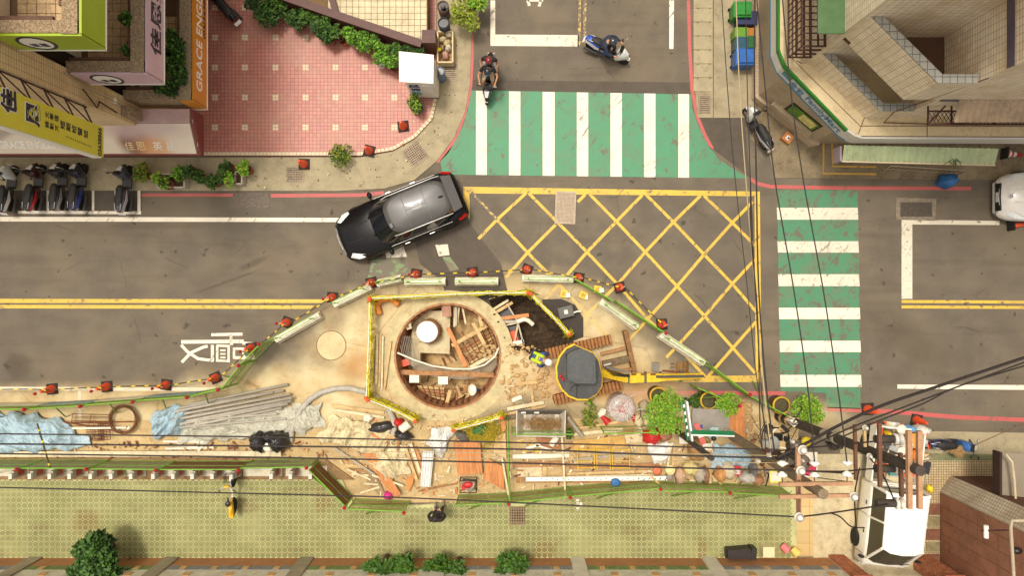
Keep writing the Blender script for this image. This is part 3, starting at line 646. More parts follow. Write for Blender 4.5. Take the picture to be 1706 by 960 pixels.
# fascia band
ff=thing('fascia_sign','white convenience store fascia band with blue lettering and green stripe','sign',(8.6,6,2.8))
fp=[(8.5,40),(8.5,7.62),(8.56,7.45),(8.7,7.1),(10.7,5.03),(10.95,4.86),(11.2,4.78),(40,4.66)]
fo=M('fascia_white',(202,196,186),.35,.05,1); fg=M('fascia_green',(34,112,30),.4,.06); fblue=M('fascia_blue',(70,124,158),.4,.06)
def band(z0,z1,off,mat,name,pts=None):
    m=MB()
    for a,b in zip(pts or fp,(pts or fp)[1:]):
        A=Vector((*a,0));B=Vector((*b,0)); d=(B-A).normalized(); n=Vector((d.y,-d.x,0))
        if n.dot(A-Vector((20,20,0)))<0: n=-n
        A2,B2=A+n*off,B+n*off; m.quad((A2.x,A2.y,z0),(B2.x,B2.y,z0),(B2.x,B2.y,z1),(A2.x,A2.y,z1))
        C,D=A-n*.06,B-n*.06; m.quad((A2.x,A2.y,z1),(B2.x,B2.y,z1),(D.x,D.y,z1),(C.x,C.y,z1))
    return m.build(name,mat,ff)
band(2.78,3.46,0,fo,'band_panel'); band(3.30,3.475,.006,fg,'green_stripe',fp[:5]); band(2.78,2.86,.006,fblue,'blue_stripe',fp[:6])
fdv=(Vector((10.7,5.03,0))-Vector((8.7,7.1,0))); fd=fdv.normalized(); fn=Vector((fd.y,-fd.x,0)); 
if fn.x>0: fn=-fn
def onf(u,z): return Vector((8.7,7.1,0))+fd*u+fn*.008+Vector((0,0,z))
text('FamilyMart',onf(2.03,3.07),fd,U,.40,fblue,ff,wid=1.55,bold=.012); text('全家',onf(.83,3.07),fd,U,.36,fblue,ff,wid=.62,bold=.01)
a=onf(.12,3.1);bb=onf(.5,3.1); MB().beam(a,bb,.01,.12).build('logo_bar',fblue,ff); MB().beam(onf(.12,3.24),onf(.5,3.24),.01,.08).build('logo_bar',fg,ff)
# corner balconies
rail=M('balcony_rail',(118,118,112),.4,.1,3); pit=M('balcony_dark',(84,58,40),.9,.2,2)
rt=tiles('rail_cap_tiles',(158,156,146),(80,76,66),.2,.2,.01,.06)
for z0,z1 in ((2.9,4.35),(5.55,7.2)):
    a0=Vector((9.34,7.35)); a1=Vector((9.48,7.28)); a2=Vector((11.3,5.45)); a3=Vector((12.35,5.45))
    o=[(a1.x,a1.y),(a2.x,a2.y),(a3.x,a3.y)]; i_=[(a1.x+.26,a1.y),(a2.x+.08,a2.y+.2),(a3.x,a3.y+.2)]
    MB().prism(o+i_[::-1],z0,z1-.03).build('balcony_parapet',wt,cs); 
    o2=[(p[0]-.02,p[1]-.02) for p in o]; i2=[(p[0]+.02,p[1]+.02) for p in i_]
    MB().prism(o2+i2[::-1],z1-.03,z1).build('balcony_cap',rt,cs)
    MB().prism([(9.5,7.25),(11.32,5.5),(12.4,5.5),(12.4,7.2)],z0,z0+.15).build('balcony_floor',pit,cs)
MB().box((12.39,6.35,8.2),(.03,1.7,.26)).build('tile_band',M('purple_band',(92,82,92),.5,.1),cs)
MB().box((21,5.48,5.3),(17,.03,.14)).build('tile_band',M('purple_band',(92,82,92)),cs)
# green canopy and iron grille on the west side
MB().wave((9.5,7.9,4.6),(9.5,15,4.6),(10.75,15,4.6),(10.75,7.9,4.6),.03,.3,.001).build('green_canopy',M('green_canopy',(66,98,56),.35,.15,2,dirt=(100,124,84),damt=.4),cs) if 0 else MB().box((8.96,10.7,6.08),(.76,7.1,.05)).build('green_canopy',M('green_canopy',(66,98,56),.35,.15,2,dirt=(100,124,84),damt=.4),cs)
g=MB(); ir=M('rust_iron',(74,40,30),.7,.2,6)
for i in range(30): g.beam((8.62,7.2+i*.2,4.95),(9.34,7.2+i*.2,4.95),.03); g.beam((8.62,7.2+i*.2,4.0),(8.62,7.2+i*.2,4.95),.025)
for x in (8.62,8.86,9.1,9.3): g.beam((x,7.2,4.98),(x,13,4.98),.05); g.beam((x,7.2,4.0),(x,13,4.0),.05)
for z in (4.0,4.3,4.65,4.98): g.beam((8.62,7.2,z),(9.34,7.2,z),.045); g.beam((8.62,7.2,z),(8.62,13,z),.035)
g.build('window_grille',ir,cs)
# south side: tin roof on brackets and lattice
tin=M('tin_brown',(170,146,116),.5,.2,1.5,dirt=(96,66,48),damt=.5)
x0=12.9; MB().wave((13.0,4.88,5.2),(24,4.88,5.2),(24,5.5,5.45),(13.0,5.5,5.45),.02,.2,.03).build('tin_roof',tin,cs)
g=MB()
for i in range(46):
    x=12.45+i*.12; g.beam((x,4.9,4.85),(x+.25,5.3,4.85),.014); g.beam((x+.25,4.9,4.85),(x,5.3,4.85),.014)
for y in (4.9,5.3): g.beam((12.45,y,4.85),(18,y,4.85),.045)
for x in (12.45,13.15,14.4,15.8): g.beam((x,4.9,4.85),(x,5.45,4.85),.04); g.beam((x,4.9,4.85),(x+.5,5.45,4.87),.04)
g.build('lattice_frame',ir,cs)
conduit([(12.4,5.47,7.5),(11.8,5.44,4.2),(11.9,5.3,3.43),(13.5,5.25,3.43),(14.8,5.3,3.43),(17,5.3,3.43)],.018,M('pipe_brown',(110,76,54),.6),cs,'cable')
g=MB()
for i in range(14): g.tube([(15.6+i*.11,5.4,6.2),(15.6+i*.11,5.3,6.7)],.012,4)
g.beam((15.5,5.35,6.2),(17.4,5.35,6.2),.03); g.beam((15.5,5.3,6.7),(17.4,5.3,6.7),.03); g.build('window_grille',M('pale_grille',(170,140,100),.6),cs)
# pale green corrugated awning at street level
ga=thing('corrugated_awning','pale green corrugated awning along the store front wall','awning',(14,5,2))
MB().wave((10.95,4.72,2.78),(16.05,4.60,2.78),(16.15,4.15,2.45),(11.05,4.28,2.45),.015,.19,.03).build('corrugated_sheet',M('mint_sheet',(168,178,134),.45,.12,1.6,dirt=(120,120,84),damt=.5,stretch=(3,.6,1)),ga)
MB().beam((11.03,4.24,2.44),(16.15,4.11,2.44),.05,.05).build('front_rail',M('pale_rail',(196,180,146),.5,.1),ga)
MB().box((11.0,4.5,1.95),(.06,.5,.5)).build('side_panel',M('lilac_panel',(150,130,140),.5),ga)
# ---------------------------------------------------------------- brown tiled building, lower right
bb_=thing('tiled_building','brown tiled building corner with a beige tiled pier beside the white pickup truck','building',(17,-9,0))
c0_=P(1565,820); c1_=P(1583,793)
MB().prism([(c0_.x,c0_.y),(c1_.x,c1_.y),(40,c1_.y+.0),(40,-25),(c0_.x,-25)],.05,6).build('wall_core',M('brown_core',(96,60,42),.8,.15),bb_)
bt2=M('brown_large_tile',(146,98,74),.5,.16,1.6,dirt=(104,62,42),damt=.6); me=None
for i in range(9):
    for k in range(12):
        if me is None: o=MB().box((0,0,0),(.015,.485,.485)).build('wall_tile',bt2,bb_,local=True); me=o.data
        else: o=bpy.data.objects.new('wall_tile',me); sc.collection.objects.link(o); o.parent=bb_
        o.location=Vector((c0_.x-.008,c0_.y-.25-.5*i,.1+.5*k))-bb_.location
d=(c1_-c0_); n_=Vector((-d.y,d.x,0)).normalized()*.02; 
q=MB(); q.prism([(c0_.x+n_.x,c0_.y+n_.y),(c1_.x+n_.x,c1_.y+n_.y),(c1_.x,c1_.y),(c0_.x,c0_.y)],.06,6.01); q.build('tiled_pier',tiles('small_grey_tiles',(200,188,164),(112,92,70),.12,.12,.008,.08,dirt=(140,110,84),damt=.5),bb_)
MB().tube([(c0_.x-.1,c0_.y-2.0,5.2),(c0_.x-.1,c0_.y-1.1,5.2),(c0_.x-.1,c0_.y-1.0,4.9),(c0_.x-.1,c0_.y-1.0,.2)][:2]+[(c0_.x-.1,c0_.y-3.4,5.2)][:0],.05,8).build('drain_pipe',greyp,bb_)
MB().tube([P(1706,868,4.6),P(1686,868,4.6),P(1684,880,4.5),P(1690,975,4.6)],.05,8).build('drain_pipe',greyp,bb_)
MB().tube([P(1643,876,3.4),P(1643,897,3.4)],.07,10).build('wall_lamp',inkw,bb_); MB().tube([P(1635,885,3.3),P(1680,884,3.9)],.03,6).build('lamp_arm',M('rust_iron',(74,40,30)),bb_)
MB().ell(P(1694,918,4.4),(.16,.11,.12)).build('outdoor_speaker',M('black_plastic',(34,30,28),.4,.1),bb_)
ra=thing('curved_awning','dark curved awning at the right edge above the tiled forecourt','awning',tuple(P(1690,800,2.6)))
m=MB(); prof=[]
for i in range(7):
    a=i/6; prof.append((a,2.9-.5*(a-1)**2*1.2))
vs=[];n=len(prof)
a=P(1672,757,2.6); 
for y in (a.y,a.y-2.05):
    for u,z in prof: vs.append((a.x+u*2.2,y,z))
m.add(vs,[(i,i+n,i+n+1,i+1) for i in range(n-1)],True); m.build('awning_sheet',M('awning_grey',(130,116,94),.5,.12,1.5),ra)
MB().box((a.x+.02,a.y-1.03,2.1),(.08,2.1,.35)).build('end_flap',M('dark_flap',(52,32,24),.7),ra)
MB().tube([P(1676,757,2.75),P(1686,770,2.75),P(1690,800,2.75),P(1693,850,2.75)],.04,6).build('edge_tube',M('pale_rail',(196,180,146)),ra)
# brick gate piers
brk=M('gate_brick',(168,98,64),.85,.3,4,dirt=(190,160,110),damt=.5); mor=M('mortar',(208,188,150),.9)
def pier(x,y,rz,h,lab):
    t=thing('brick_pier',lab,'gate pier',(x,y,0)); M3=Matrix.Rotation(rz,3,'Z')
    MB().box((x,y,0.04),(.50,.50,h),rz).build('mortar_core',mor,t); me=None
    for k in range(int(h/.15)):
        for s in range(4):
            for j in (0,1):
                off=(-.13 if j==0 else .13); 
                if me is None: o=MB().box((0,0,0),(.235,.03,.125)).build('brick',brk,t,local=True); me=o.data
                else: o=bpy.data.objects.new('brick',me); sc.collection.objects.link(o); o.parent=t
                a=rz+s*math.pi/2; v=Matrix.Rotation(a,3,'Z')@Vector((off+(.03 if k%2 else -.03),-.262,0)); o.location=(v.x,v.y,.06+k*.15); o.rotation_euler=(0,0,a)
    cp=MB().box((x,y,h+.04),(.66,.66,.1),rz).build('cap',M('cap_terracotta',(164,92,66),.7,.15,3),t); MB().box((x,y,h+.141),(.42,.42,.06),rz).build('cap_top',M('cap_terracotta',(164,92,66)),cp); return t
a=P(1392,936); pier(a.x,a.y,0,1.9,'brick gate pier with terracotta cap at the end of the long mosaic wall')
MB()
a=P(1508,936); pier(a.x+.55,a.y,0,1.9,'brick gate pier with terracotta cap and globe beside the brown building')
a=P(1540,900); 
fl=thing('stone_path','stepping slabs of brown and grey stone between the truck and brown building','path',(P(1553,890).x,P(1553,890).y,.04))
for i,(y,h,mt) in enumerate(((848,20,'s1'),(869,19,'s2'),(890,20,'s1'),(911,18,'s2'),(929,14,'s1'))):
    q=P(1553,y); MB().box((q.x,q.y,.041),(.5,h/45*.9,.02)).build('stone_slab',M('stone_'+mt,(120,76,54) if mt=='s1' else (136,122,86),.8,.25,4),fl)
# ---------------------------------------------------------------- vehicles
def carmat(name,col,rough=.25,coat=.6,metal=.0): return M(name,col,rough,.03,2,0,metal,coat=coat if sum(col)>90 else .08,fine=8,spec=.5 if sum(col)>90 else .3)
glass=M('car_glass',(18,22,28),.06,.05,spec=.8); tyre=M('tyre',(30,28,26),.85,.1); rim=M('rim_alloy',(150,148,142),.3,.05,metal=.8); chrome=M('chrome',(190,188,180),.38,.03,metal=.6)
blackp=M('black_plastic',(34,30,28),.4,.1); lens=M('clear_lens',(226,228,224),.1,.03,spec=.8); redl=M('red_lens',(176,24,20),.2,.05); platem=M('plate_white',(232,228,216),.4,.03); platel=M('plate_ink',(40,40,44),.5)
def wheel(par,x,y,r,wd,rz=0,rimm=None,name='wheel'):
    M3=Matrix.Rotation(rz,3,'Z')@Matrix.Rotation(math.pi/2,3,'X'); o=(x,y,r)
    t=MB().lathe([(r*.66,-wd/2),(r*.92,-wd/2),(r,-wd*.36),(r,wd*.36),(r*.92,wd/2),(r*.66,wd/2)],o,20,M3,capb=False).build(name,tyre,par)
    m=MB().lathe([(r*.66,-wd*.42),(r*.66,wd*.42)],o,20,M3); 
    m.build('rim',rimm or rim,t); s=MB()
    for k in range(5):
        a=k*2*math.pi/5; 
        for sgn in (-1,1):
            q=[M3@Vector((math.cos(a+d)*rr,math.sin(a+d)*rr,sgn*wd*.45)) for d,rr in ((-.22,r*.15),(-.1,r*.62),(.1,r*.62),(.22,r*.15))]
            s.add([p+Vector(o) for p in q],[(0,1,2,3)])
    return t
def loft(stations,closed=False,sm=True):
    m=MB(); n=len(stations[0]); vs=[p for s in stations for p in s]; fs=[]
    for i in range(len(stations)-1):
        for k in range(n-1 if not closed else n):
            k2=(k+1)%n; fs.append((i*n+k,(i+1)*n+k,(i+1)*n+k2,i*n+k2))
    m.add(vs,fs,sm); m.add(stations[0],[tuple(range(n))]); m.add(stations[-1],[tuple(range(n-1,-1,-1))]); return m
def outline(L0,L1,w0,w1,wm,n=7,p=2.6):   # rounded plan outline: rear x=L0, front x=L1
    pts=[]; c=(L0+L1)/2; h=(L1-L0)/2
    for i in range(28):
        a=2*math.pi*i/28; ca,sa=math.cos(a),math.sin(a); e=2/p
        x=c+h*math.copysign(abs(ca)**e,ca); u=(x-L0)/(L1-L0); wd=w0+(w1-w0)*u+(wm-(w0+w1)/2)*(1-(2*u-1)**2)
        pts.append((x,wd*math.copysign(abs(sa)**e,sa)))
    return pts
def car(lab,x,y,rz,col,L=4.6,W=1.86,Hh=1.66,belt=1.0,noseh=.82,roofm=None,cab=(-2.1,.95),roof=(-1.75,.25),rails=True,name='car',cat='car'):
    t=thing(name,lab,cat,(0,0,0)); bm_=carmat(lab[:14]+'_paint',col); hw=W/2; st=[]
    for u,k,s,c in ((-L/2,.74,.72,.78),(-L/2+.12,.90,.86,.95),(-L/2+.5,.98,belt-.03,belt),(-.8,1.0,belt-.03,belt),(.3,1.0,belt-.05,belt),(L/2-1.35,1.0,belt-.10,belt+.02),(L/2-.8,.98,belt-.16,noseh+.12),(L/2-.35,.92,noseh-.12,noseh+.02),(L/2-.1,.80,.60,noseh-.14),(L/2,.66,.50,.56)):
        w_=hw*k; st.append([(u,-w_*.9,.22),(u,-w_,.38),(u,-w_*1.0,s-.16),(u,-w_*.96,s-.04),(u,-w_*.86,s+.02),(u,-w_*.45,c+.02),(u,0,c+.035),(u,w_*.45,c+.02),(u,w_*.86,s+.02),(u,w_*.96,s-.04),(u,w_*1.0,s-.16),(u,w_,.38),(u,w_*.9,.22)])
    loft(st,True).build('body',bm_,t)
    # dark glass house
    lo=outline(cab[0],cab[1],hw*.84,hw*.86,hw*.92,p=3.4); up=outline(roof[0],roof[1],hw*.70,hw*.70,hw*.76,p=3.6)
    up2=[(a*.985+ (roof[0]+roof[1])/2*.015,b*.95) for a,b in up]
    gz=[[(a,b,belt-.03) for a,b in lo],[(a,b,Hh-.09) for a,b in up]]
    m=MB(); n=28; m.add([p for r in gz for p in r],[(k,(k+1)%n,n+(k+1)%n,n+k) for k in range(n)],True); m.build('glasshouse',glass,t)
    rc=(roof[0]+roof[1])/2; rr=[[(a,b,Hh-.112) for a,b in up]]+[[(rc+(a-rc)*k,b*k,Hh-.09+.10*(1-k**2)) for a,b in up2] for k in (1,.85,.65,.4,.15)]
    m=MB(); m.add([p for r in rr for p in r],[(j*n+k,j*n+(k+1)%n,(j+1)*n+(k+1)%n,(j+1)*n+k) for j in range(5) for k in range(n)],True); m.add(rr[5],[tuple(range(n))],True); m.build('roof',roofm or bm_,t)
    pm=MB()
    for k in (1,27,5,23,9,19,12,16): pm.tube([gz[0][k],[gz[1][k][i] for i in range(3)]],.035,5)
    pm.build('pillars',bm_,t)
    for s in (-1,1):
        if rails:
            MB().tube([(roof[0]+.1,s*hw*.72,Hh-.07),(roof[0]+.3,s*hw*.735,Hh-.0),(roof[1]-.3,s*hw*.73,Hh-.0),(roof[1]-.1,s*hw*.70,Hh-.08)],.022,6).build('roof_rail',chrome,t)
        MB().tube([(cab[0]+.5,s*hw*.93,belt+.045),(cab[1]-.5,s*hw*.94,belt+.045)],.012,5).build('window_trim',chrome,t)
        m=MB(); m.ell((cab[1]-.42,s*(hw+.11),belt+.06),(.09,.13,.08)); m.tube([(cab[1]-.4,s*hw*.92,belt),(cab[1]-.42,s*(hw+.04),belt+.03)],.03,6); m.build('wing_mirror',bm_,t)
        # headlight and tail lamp wrapped on the corners
        hl=[(L/2-.85,s*hw*.93,noseh-.04),(L/2-.42,s*hw*.87,noseh-.08),(L/2-.16,s*hw*.70,noseh-.17),(L/2-.30,s*hw*.60,noseh-.02),(L/2-.7,s*hw*.80,noseh+.015)]
        MB().slab([(a,b,c+.03) for a,b,c in hl],.06).build('headlight',lens,t)
        tl=[(-L/2+.08,s*hw*.86,.86),(-L/2+.36,s*hw*.975,.90),(-L/2+.44,s*hw*.94,.97),(-L/2+.14,s*hw*.80,.93)]
        MB().slab(tl,.14).build('tail_lamp',redl,t)
        for xx in (L/2-.95,-L/2+.85): wheel(t,xx,s*(hw-.10),.34,.23)
        MB().beam((.0,s*(hw+.01),.84),(.18,s*(hw+.01),.84),.03,.03).build('door_handle',chrome,t); MB().beam((-.95,s*(hw+.005),.86),(-.77,s*(hw+.005),.86),.03,.03).build('door_handle',chrome,t)
        MB().beam((-L/2+.9,s*(hw*.99),.42),(L/2-.9,s*(hw*.99),.42),.04,.16).build('sill_trim',blackp,t)
        MB().tube([(L/2-1.25,s*hw*.30,belt+.03),(L/2-.35,s*hw*.22,noseh+.055)],.018,5).build('bonnet_crease',blackp if sum(col)<90 else bm_,t)
    MB().box((L/2-.02,0,.40),(.06,hw*1.1,.22)).build('grille',blackp,t)
    MB().tube([(L/2-.10,-hw*.55,.60),(L/2+.02,-hw*.3,.60),(L/2+.04,0,.60),(L/2+.02,hw*.3,.60),(L/2-.10,hw*.55,.60)],.012,5).build('grille_trim',chrome,t)
    MB().box((L/2+.01,0,.42),(.03,.36,.13)).build('number_plate',platem,t)
    MB().slab([(roof[0]-.28,-hw*.62,Hh-.12),(roof[0]+.06,-hw*.70,Hh-.05),(roof[0]+.06,hw*.70,Hh-.05),(roof[0]-.28,hw*.62,Hh-.12)],.03).build('spoiler',roofm or bm_,t)
    for s in (-.3,.3): MB().tube([(cab[1]-.05,s,belt+.06),(cab[1]-.25,s-.3,belt+.13)],.01,4).build('wiper',blackp,t)
    MB().ell((roof[0]+.3,0,Hh+.0),(.09,.03,.05)).build('aerial',blackp,t)
    t.location=(x,y,0); t.rotation_euler=(0,0,rz); return t
a=P(666,361,.9)
suv=car('black SUV with grey glass roof and silver roof rails turning across the junction',a.x,a.y,math.atan2(-78,-194),(18,16,17),4.72,1.92,1.68,1.02,roofm=M('suv_glass_roof',(70,66,62),.33,.05,2,0,coat=.25),cab=(-2.2,1.12),roof=(-1.95,.42))
m=MB(); 
for xx in (-.35,-1.1): m.beam((xx,-.62,1.69),(xx,.62,1.69),.014,.006)
m.beam((-.35,0,1.70),(-1.1,0,1.70),.01,.004); m.build('roof_panel_seams',blackp,suv,local=True)
MB().box((.30,.3,1.60),(.10,.16,.07)).build('mirror_pod',blackp,suv,local=True)
a=P(1652,328,.6)
wc=car('white hatchback nosing into the right edge of the photo',a.x+2.4,a.y,math.pi,(226,220,208),4.2,1.82,1.5,.95,.80,cab=(-1.95,1.05),roof=(-1.6,.2),rails=False)
MB().lathe([(.05,.0),(.075,.015)],(1.88,0,.87),12).build('badge',chrome,wc,local=True)
# ---- scooters
def scooter(lab,x,y,rz,col,seat=(38,34,32),accent=None,L=1.85,group='parked scooters',lean=0,steer=0,front=None,name='motor_scooter'):
    t=thing(name,lab,'scooter',(0,0,0),group); pm=carmat('scoot%d_%d_%d'%col,col); ac=carmat('scoot%d_%d_%d'%accent,accent) if accent else pm; fm=carmat('scoot%d_%d_%d'%front,front) if front else pm
    sm_=M('scooter_seat',(38,34,32),.65,.1,8); S=Matrix.Rotation(steer,3,'Z')
    wheel(t,-.62,0,.24,.12,name='rear_wheel'); wheel(t,.62,0,.24,.11,steer,name='front_wheel')
    st=[]
    for u,w_,zb,zt in ((-.93,.05,.52,.66),(-.82,.14,.42,.72),(-.55,.175,.30,.74),(-.2,.17,.26,.70),(-.02,.15,.24,.52),(.05,.15,.22,.32)):
        st.append([(u,-w_*.7,zb),(u,-w_,(zb+zt)/2),(u,-w_*.8,zt),(u,0,zt+.02),(u,w_*.8,zt),(u,w_,(zb+zt)/2),(u,w_*.7,zb)])
    loft(st,True).build('rear_body',pm,t)
    for s in (-1,1): MB().slab([(-.90,s*.10,.70),(-.45,s*.185,.66),(-.1,s*.175,.60),(-.45,s*.19,.52),(-.85,s*.13,.60)],.02).build('side_trim',ac,t)
    st=[]
    for u,w_,z in ((-.70,.09,.76),(-.6,.135,.79),(-.42,.145,.80),(-.3,.13,.77),(-.12,.135,.765),(.02,.09,.745),(.06,.04,.72)):
        st.append([(u,-w_,z-.06),(u,-w_*.95,z-.01),(u,-w_*.5,z+.018),(u,0,z+.025),(u,w_*.5,z+.018),(u,w_*.95,z-.01),(u,w_,z-.06)])
    loft(st,True).build('seat',sm_,t)
    MB().box((.16,0,.24),(.34,.34,.06)).build('floorboard',blackp,t)
    st=[]
    for u,w_,zb,zt in ((.30,.18,.25,.62),(.38,.20,.25,.88),(.50,.17,.30,.94),(.66,.11,.42,.80),(.80,.04,.50,.62)):
        st.append([(u,-w_*.8,zb),(u,-w_,zb+.15),(u,-w_*.8,zt-.04),(u,0,zt),(u,w_*.8,zt-.04),(u,w_,zb+.15),(u,w_*.8,zb)])
    fs=loft(st,True).build('front_shield',fm,t); 
    MB().slab([(.56,-.09,.90),(.74,-.05,.74),(.74,.05,.74),(.56,.09,.90)],.03).build('headlight',lens,fs)
    MB().slab([(.40,-.12,1.03),(.5,-.13,.97),(.5,.13,.97),(.40,.12,1.03)],.05).build('instrument_cowl',blackp,t)
    hb=MB(); pts=[S@Vector(p)+Vector((.42,0,0)) for p in ((-.10,-.34,0),(-.02,-.18,.02),(0,0,0),(-.02,.18,.02),(-.10,.34,0))]
    hb.tube([(p.x,p.y,1.0+p.z) for p in pts],.018,6); 
    for i in (0,4): hb.tube([(pts[i].x,pts[i].y,1.0),(pts[i].x+.0,pts[i].y*.72,1.005)],.03,6)
    hb.build('handlebar',blackp,t)
    for s in (-1,1):
        m=MB(); p=S@Vector((.02,s*.20,0))+Vector((.42,0,1.02)); q=p+Vector((.02,s*.10,.18)); m.tube([p,q],.008,4); m.ell(q,(.02,.07,.045)); m.build('mirror',chrome if s>0 else blackp,t)
    MB().box((-.90,0,.60),(.05,.16,.06)).build('tail_lamp',redl,t)
    MB().slab([(-.93,-.13,.56),(-.93,.13,.56),(-1.0,.13,.44),(-1.0,-.13,.44)],.01).build('number_plate',platem,t)
    MB().tube([(-.62,-.11,.79),(-.84,-.10,.78),(-.84,.10,.78),(-.62,.11,.79)],.014,5).build('grab_rail',chrome if accent else blackp,t)
    MB().tube([(-.35,-.19,.25),(-.85,-.20,.32)],.045,8).build('exhaust',M('exhaust_dark',(70,64,60),.4,.1),t)
    MB().slab([(.45,-.07,.52),(.85,-.06,.50),(.85,.06,.50),(.45,.07,.52)],.02).build('mudguard',fm,t)
    t.location=(x,y,0); t.rotation_euler=(lean,0,rz); return t
def sc_at(px,py,head,z=.55,**k): # head: image direction of the front (dx,dy)
    p=P(px,py,z); return dict(x=p.x,y=p.y,rz=math.atan2(-head[1],head[0]),**k)
for px,py,hd,lab,col,ac,fr in ((9,312,(6,-60),'black scooter with white front shield, leftmost in the parking row',(34,32,32),(220,214,202),(212,214,206)),
  (54,310,(8,-60),'black scooter with bright red side panels in the parking row',(36,28,28),(196,22,26),(60,20,22)),
  (95,309,(4,-60),'dark grey scooter with silver tail and front basket in the parking row',(52,48,46),(170,162,154),(44,40,38)),
  (127,309,(5,-60),'dark navy scooter with blue side trim in the parking row',(30,32,52),(38,64,150),(26,28,48)),
  (204,312,(4,-60),'grey scooter with silver side panel parked alone beside the hedge',(70,66,72),(182,178,184),(56,60,76)),
  (366,4,(-50,-56),'black scooter parked on the pink plaza with its white plate showing',(30,28,28),None,(40,38,38)),
  (1264,211,(-34,-62),'black scooter with white front panel beside the convenience store',(32,30,32),(190,186,186),(196,192,186)),
  (1588,742,(70,4),'navy blue scooter with a brown cloth over its footboard behind the truck',(34,42,70),(30,48,100),(60,110,170))):
    a=sc_at(px,py,hd); scooter(lab,a['x'],a['y'],a['rz'],col,accent=ac,front=fr,steer=R(-18) if px<300 else R(8))
sA=sc_at(1013,84,(66,30)); sB=sc_at(814,132,(-6,62),.5)
scooter('white and blue scooter being ridden by a person in a navy jacket',sA['x'],sA['y'],sA['rz'],(36,80,180),accent=(226,222,214),front=(228,224,216),group='ridden scooters',lean=R(-6))
scooter('black scooter carrying two riders towards the zebra crossing',sB['x'],sB['y'],sB['rz'],(32,29,28),accent=(60,56,54),front=(36,33,31),group='ridden scooters')
# cloth on the navy scooter
from mathutils import noise as mno
def cloth(name,pts,z,hh,mat,lab,cat,seed=1,nx=26,ny=18,amp=.06,group=None,thick=0,fold=6):
    A=[P(x,y,z) for x,y in pts]; m=MB(); vs=[]; nx*=2; ny*=2; sx=seed*7.3; an=seed*1.1; ca,sa=math.cos(an),math.sin(an)
    def crease(x,y):
        t=0
        for f,w_ in ((1.3,1),(2.6,.6),(5.5,.35),(11,.16)):
            u,v=(x*ca+y*sa)*f,(-x*sa+y*ca)*f*.55; t+=w_*(1-abs(mno.noise((u+sx,v,f))*2.0))**2
        return t
    for j in range(ny+1):
        for i in range(nx+1):
            u,v=i/nx,j/ny; p=A[0].lerp(A[1],u).lerp(A[3].lerp(A[2],u),v)
            e=min(u,1-u)*min(v,1-v)*16; e=min(1,e)**.5; edge=1-e
            p=p+Vector((mno.noise((p.x*2.2,p.y*2.2,sx)),mno.noise((p.x*2.2,p.y*2.2,sx+9)),0))*.22*edge+Vector((mno.noise((p.x*7,p.y*7,sx)),mno.noise((p.x*7,p.y*7,sx+3)),0))*.07*edge
            p.z=max(.03,z+hh*e*(.8+.4*mno.noise((p.x*.8,p.y*.8,sx)))+amp*1.5*(crease(p.x,p.y)-.9)*(0.35+e)); vs.append(p)
    fs=[(j*(nx+1)+i,(j+1)*(nx+1)+i,(j+1)*(nx+1)+i+1,j*(nx+1)+i+1) for j in range(ny) for i in range(nx)]
    m.add(vs,fs,False); o=m.build(name,mat,label=lab,cat=cat,group=group); return o
cloth('brown_cloth',[(1578,742),(1612,742),(1604,760),(1580,756)],.5,.15,M('brown_cloth',(150,118,76),.9,.2,6),'crumpled brown cloth lying over the navy scooter footboard','cloth',3,12,8,.05)
# ---- white crew-cab pickup
tk=thing('pickup_truck','white crew cab pickup truck with its open bed full of tools and rubble','truck',(0,0,0)); wp=carmat('truck_white',(232,226,208),.35,.3); W2=.84
st=[]
for u,w_,s,c in ((2.55,.70,.62,.70),(2.52,.80,.80,.92),(2.42,.84,1.0,1.08),(1.6,.85,1.09,1.10),(-.45,.85,1.09,1.10)):
    st.append([(u,-w_*.95,.30),(u,-w_,.45),(u,-w_,s-.08),(u,-w_*.95,s),(u,-w_*.5,c),(u,w_*.5,c),(u,w_*.95,s),(u,w_,s-.08),(u,w_,.45),(u,w_*.95,.30)])
loft(st[::-1],True).build('cab_body',wp,tk)
lo=[(2.22,-.77),(2.36,-.5),(2.40,0),(2.36,.5),(2.22,.77),(-.40,.80),(-.40,-.80)]; up=[(1.58,-.70),(1.72,-.42),(1.76,0),(1.72,.42),(1.58,.70),(-.36,.745),(-.36,-.745)]
m=MB(); n=7; m.add([(a,b,1.08) for a,b in lo]+[(a,b,1.84) for a,b in up],[(k,(k+1)%n,n+(k+1)%n,n+k) for k in range(n)]); m.build('windows',M('truck_glass',(62,56,38),.1,.1),tk)
m=MB(); m.add([(a,b,1.84) for a,b in up]+[(.6+(a-.6)*1.0,b,1.89) for a,b in up]+[(.6+(a-.6)*.93,b*.9,1.93) for a,b in up],[(j*n+k,j*n+(k+1)%n,(j+1)*n+(k+1)%n,(j+1)*n+k) for j in (0,1) for k in range(n)]+[tuple(range(14,21))]); m.build('roof',M('truck_roof',(244,240,228),.4,.03,coat=.3),tk)
m=MB()
for a,b in ((0,0),(4,4),(5,5),(6,6)): m.tube([(lo[a][0],lo[a][1],1.08),(up[b][0],up[b][1],1.86)],.05,6)
for s in (-1,1): [m.beam((-.40,s*.81,1.0),(-.33,s*.70,1.85),.10,.08)]; m.beam((.75,s*.80,.97),(.7,s*.70,1.85),.12,.06); m.beam((-.40,s*.81,1.0),(2.3,s*.78,1.0),.04,.06)
m.build('pillars',wp,tk)
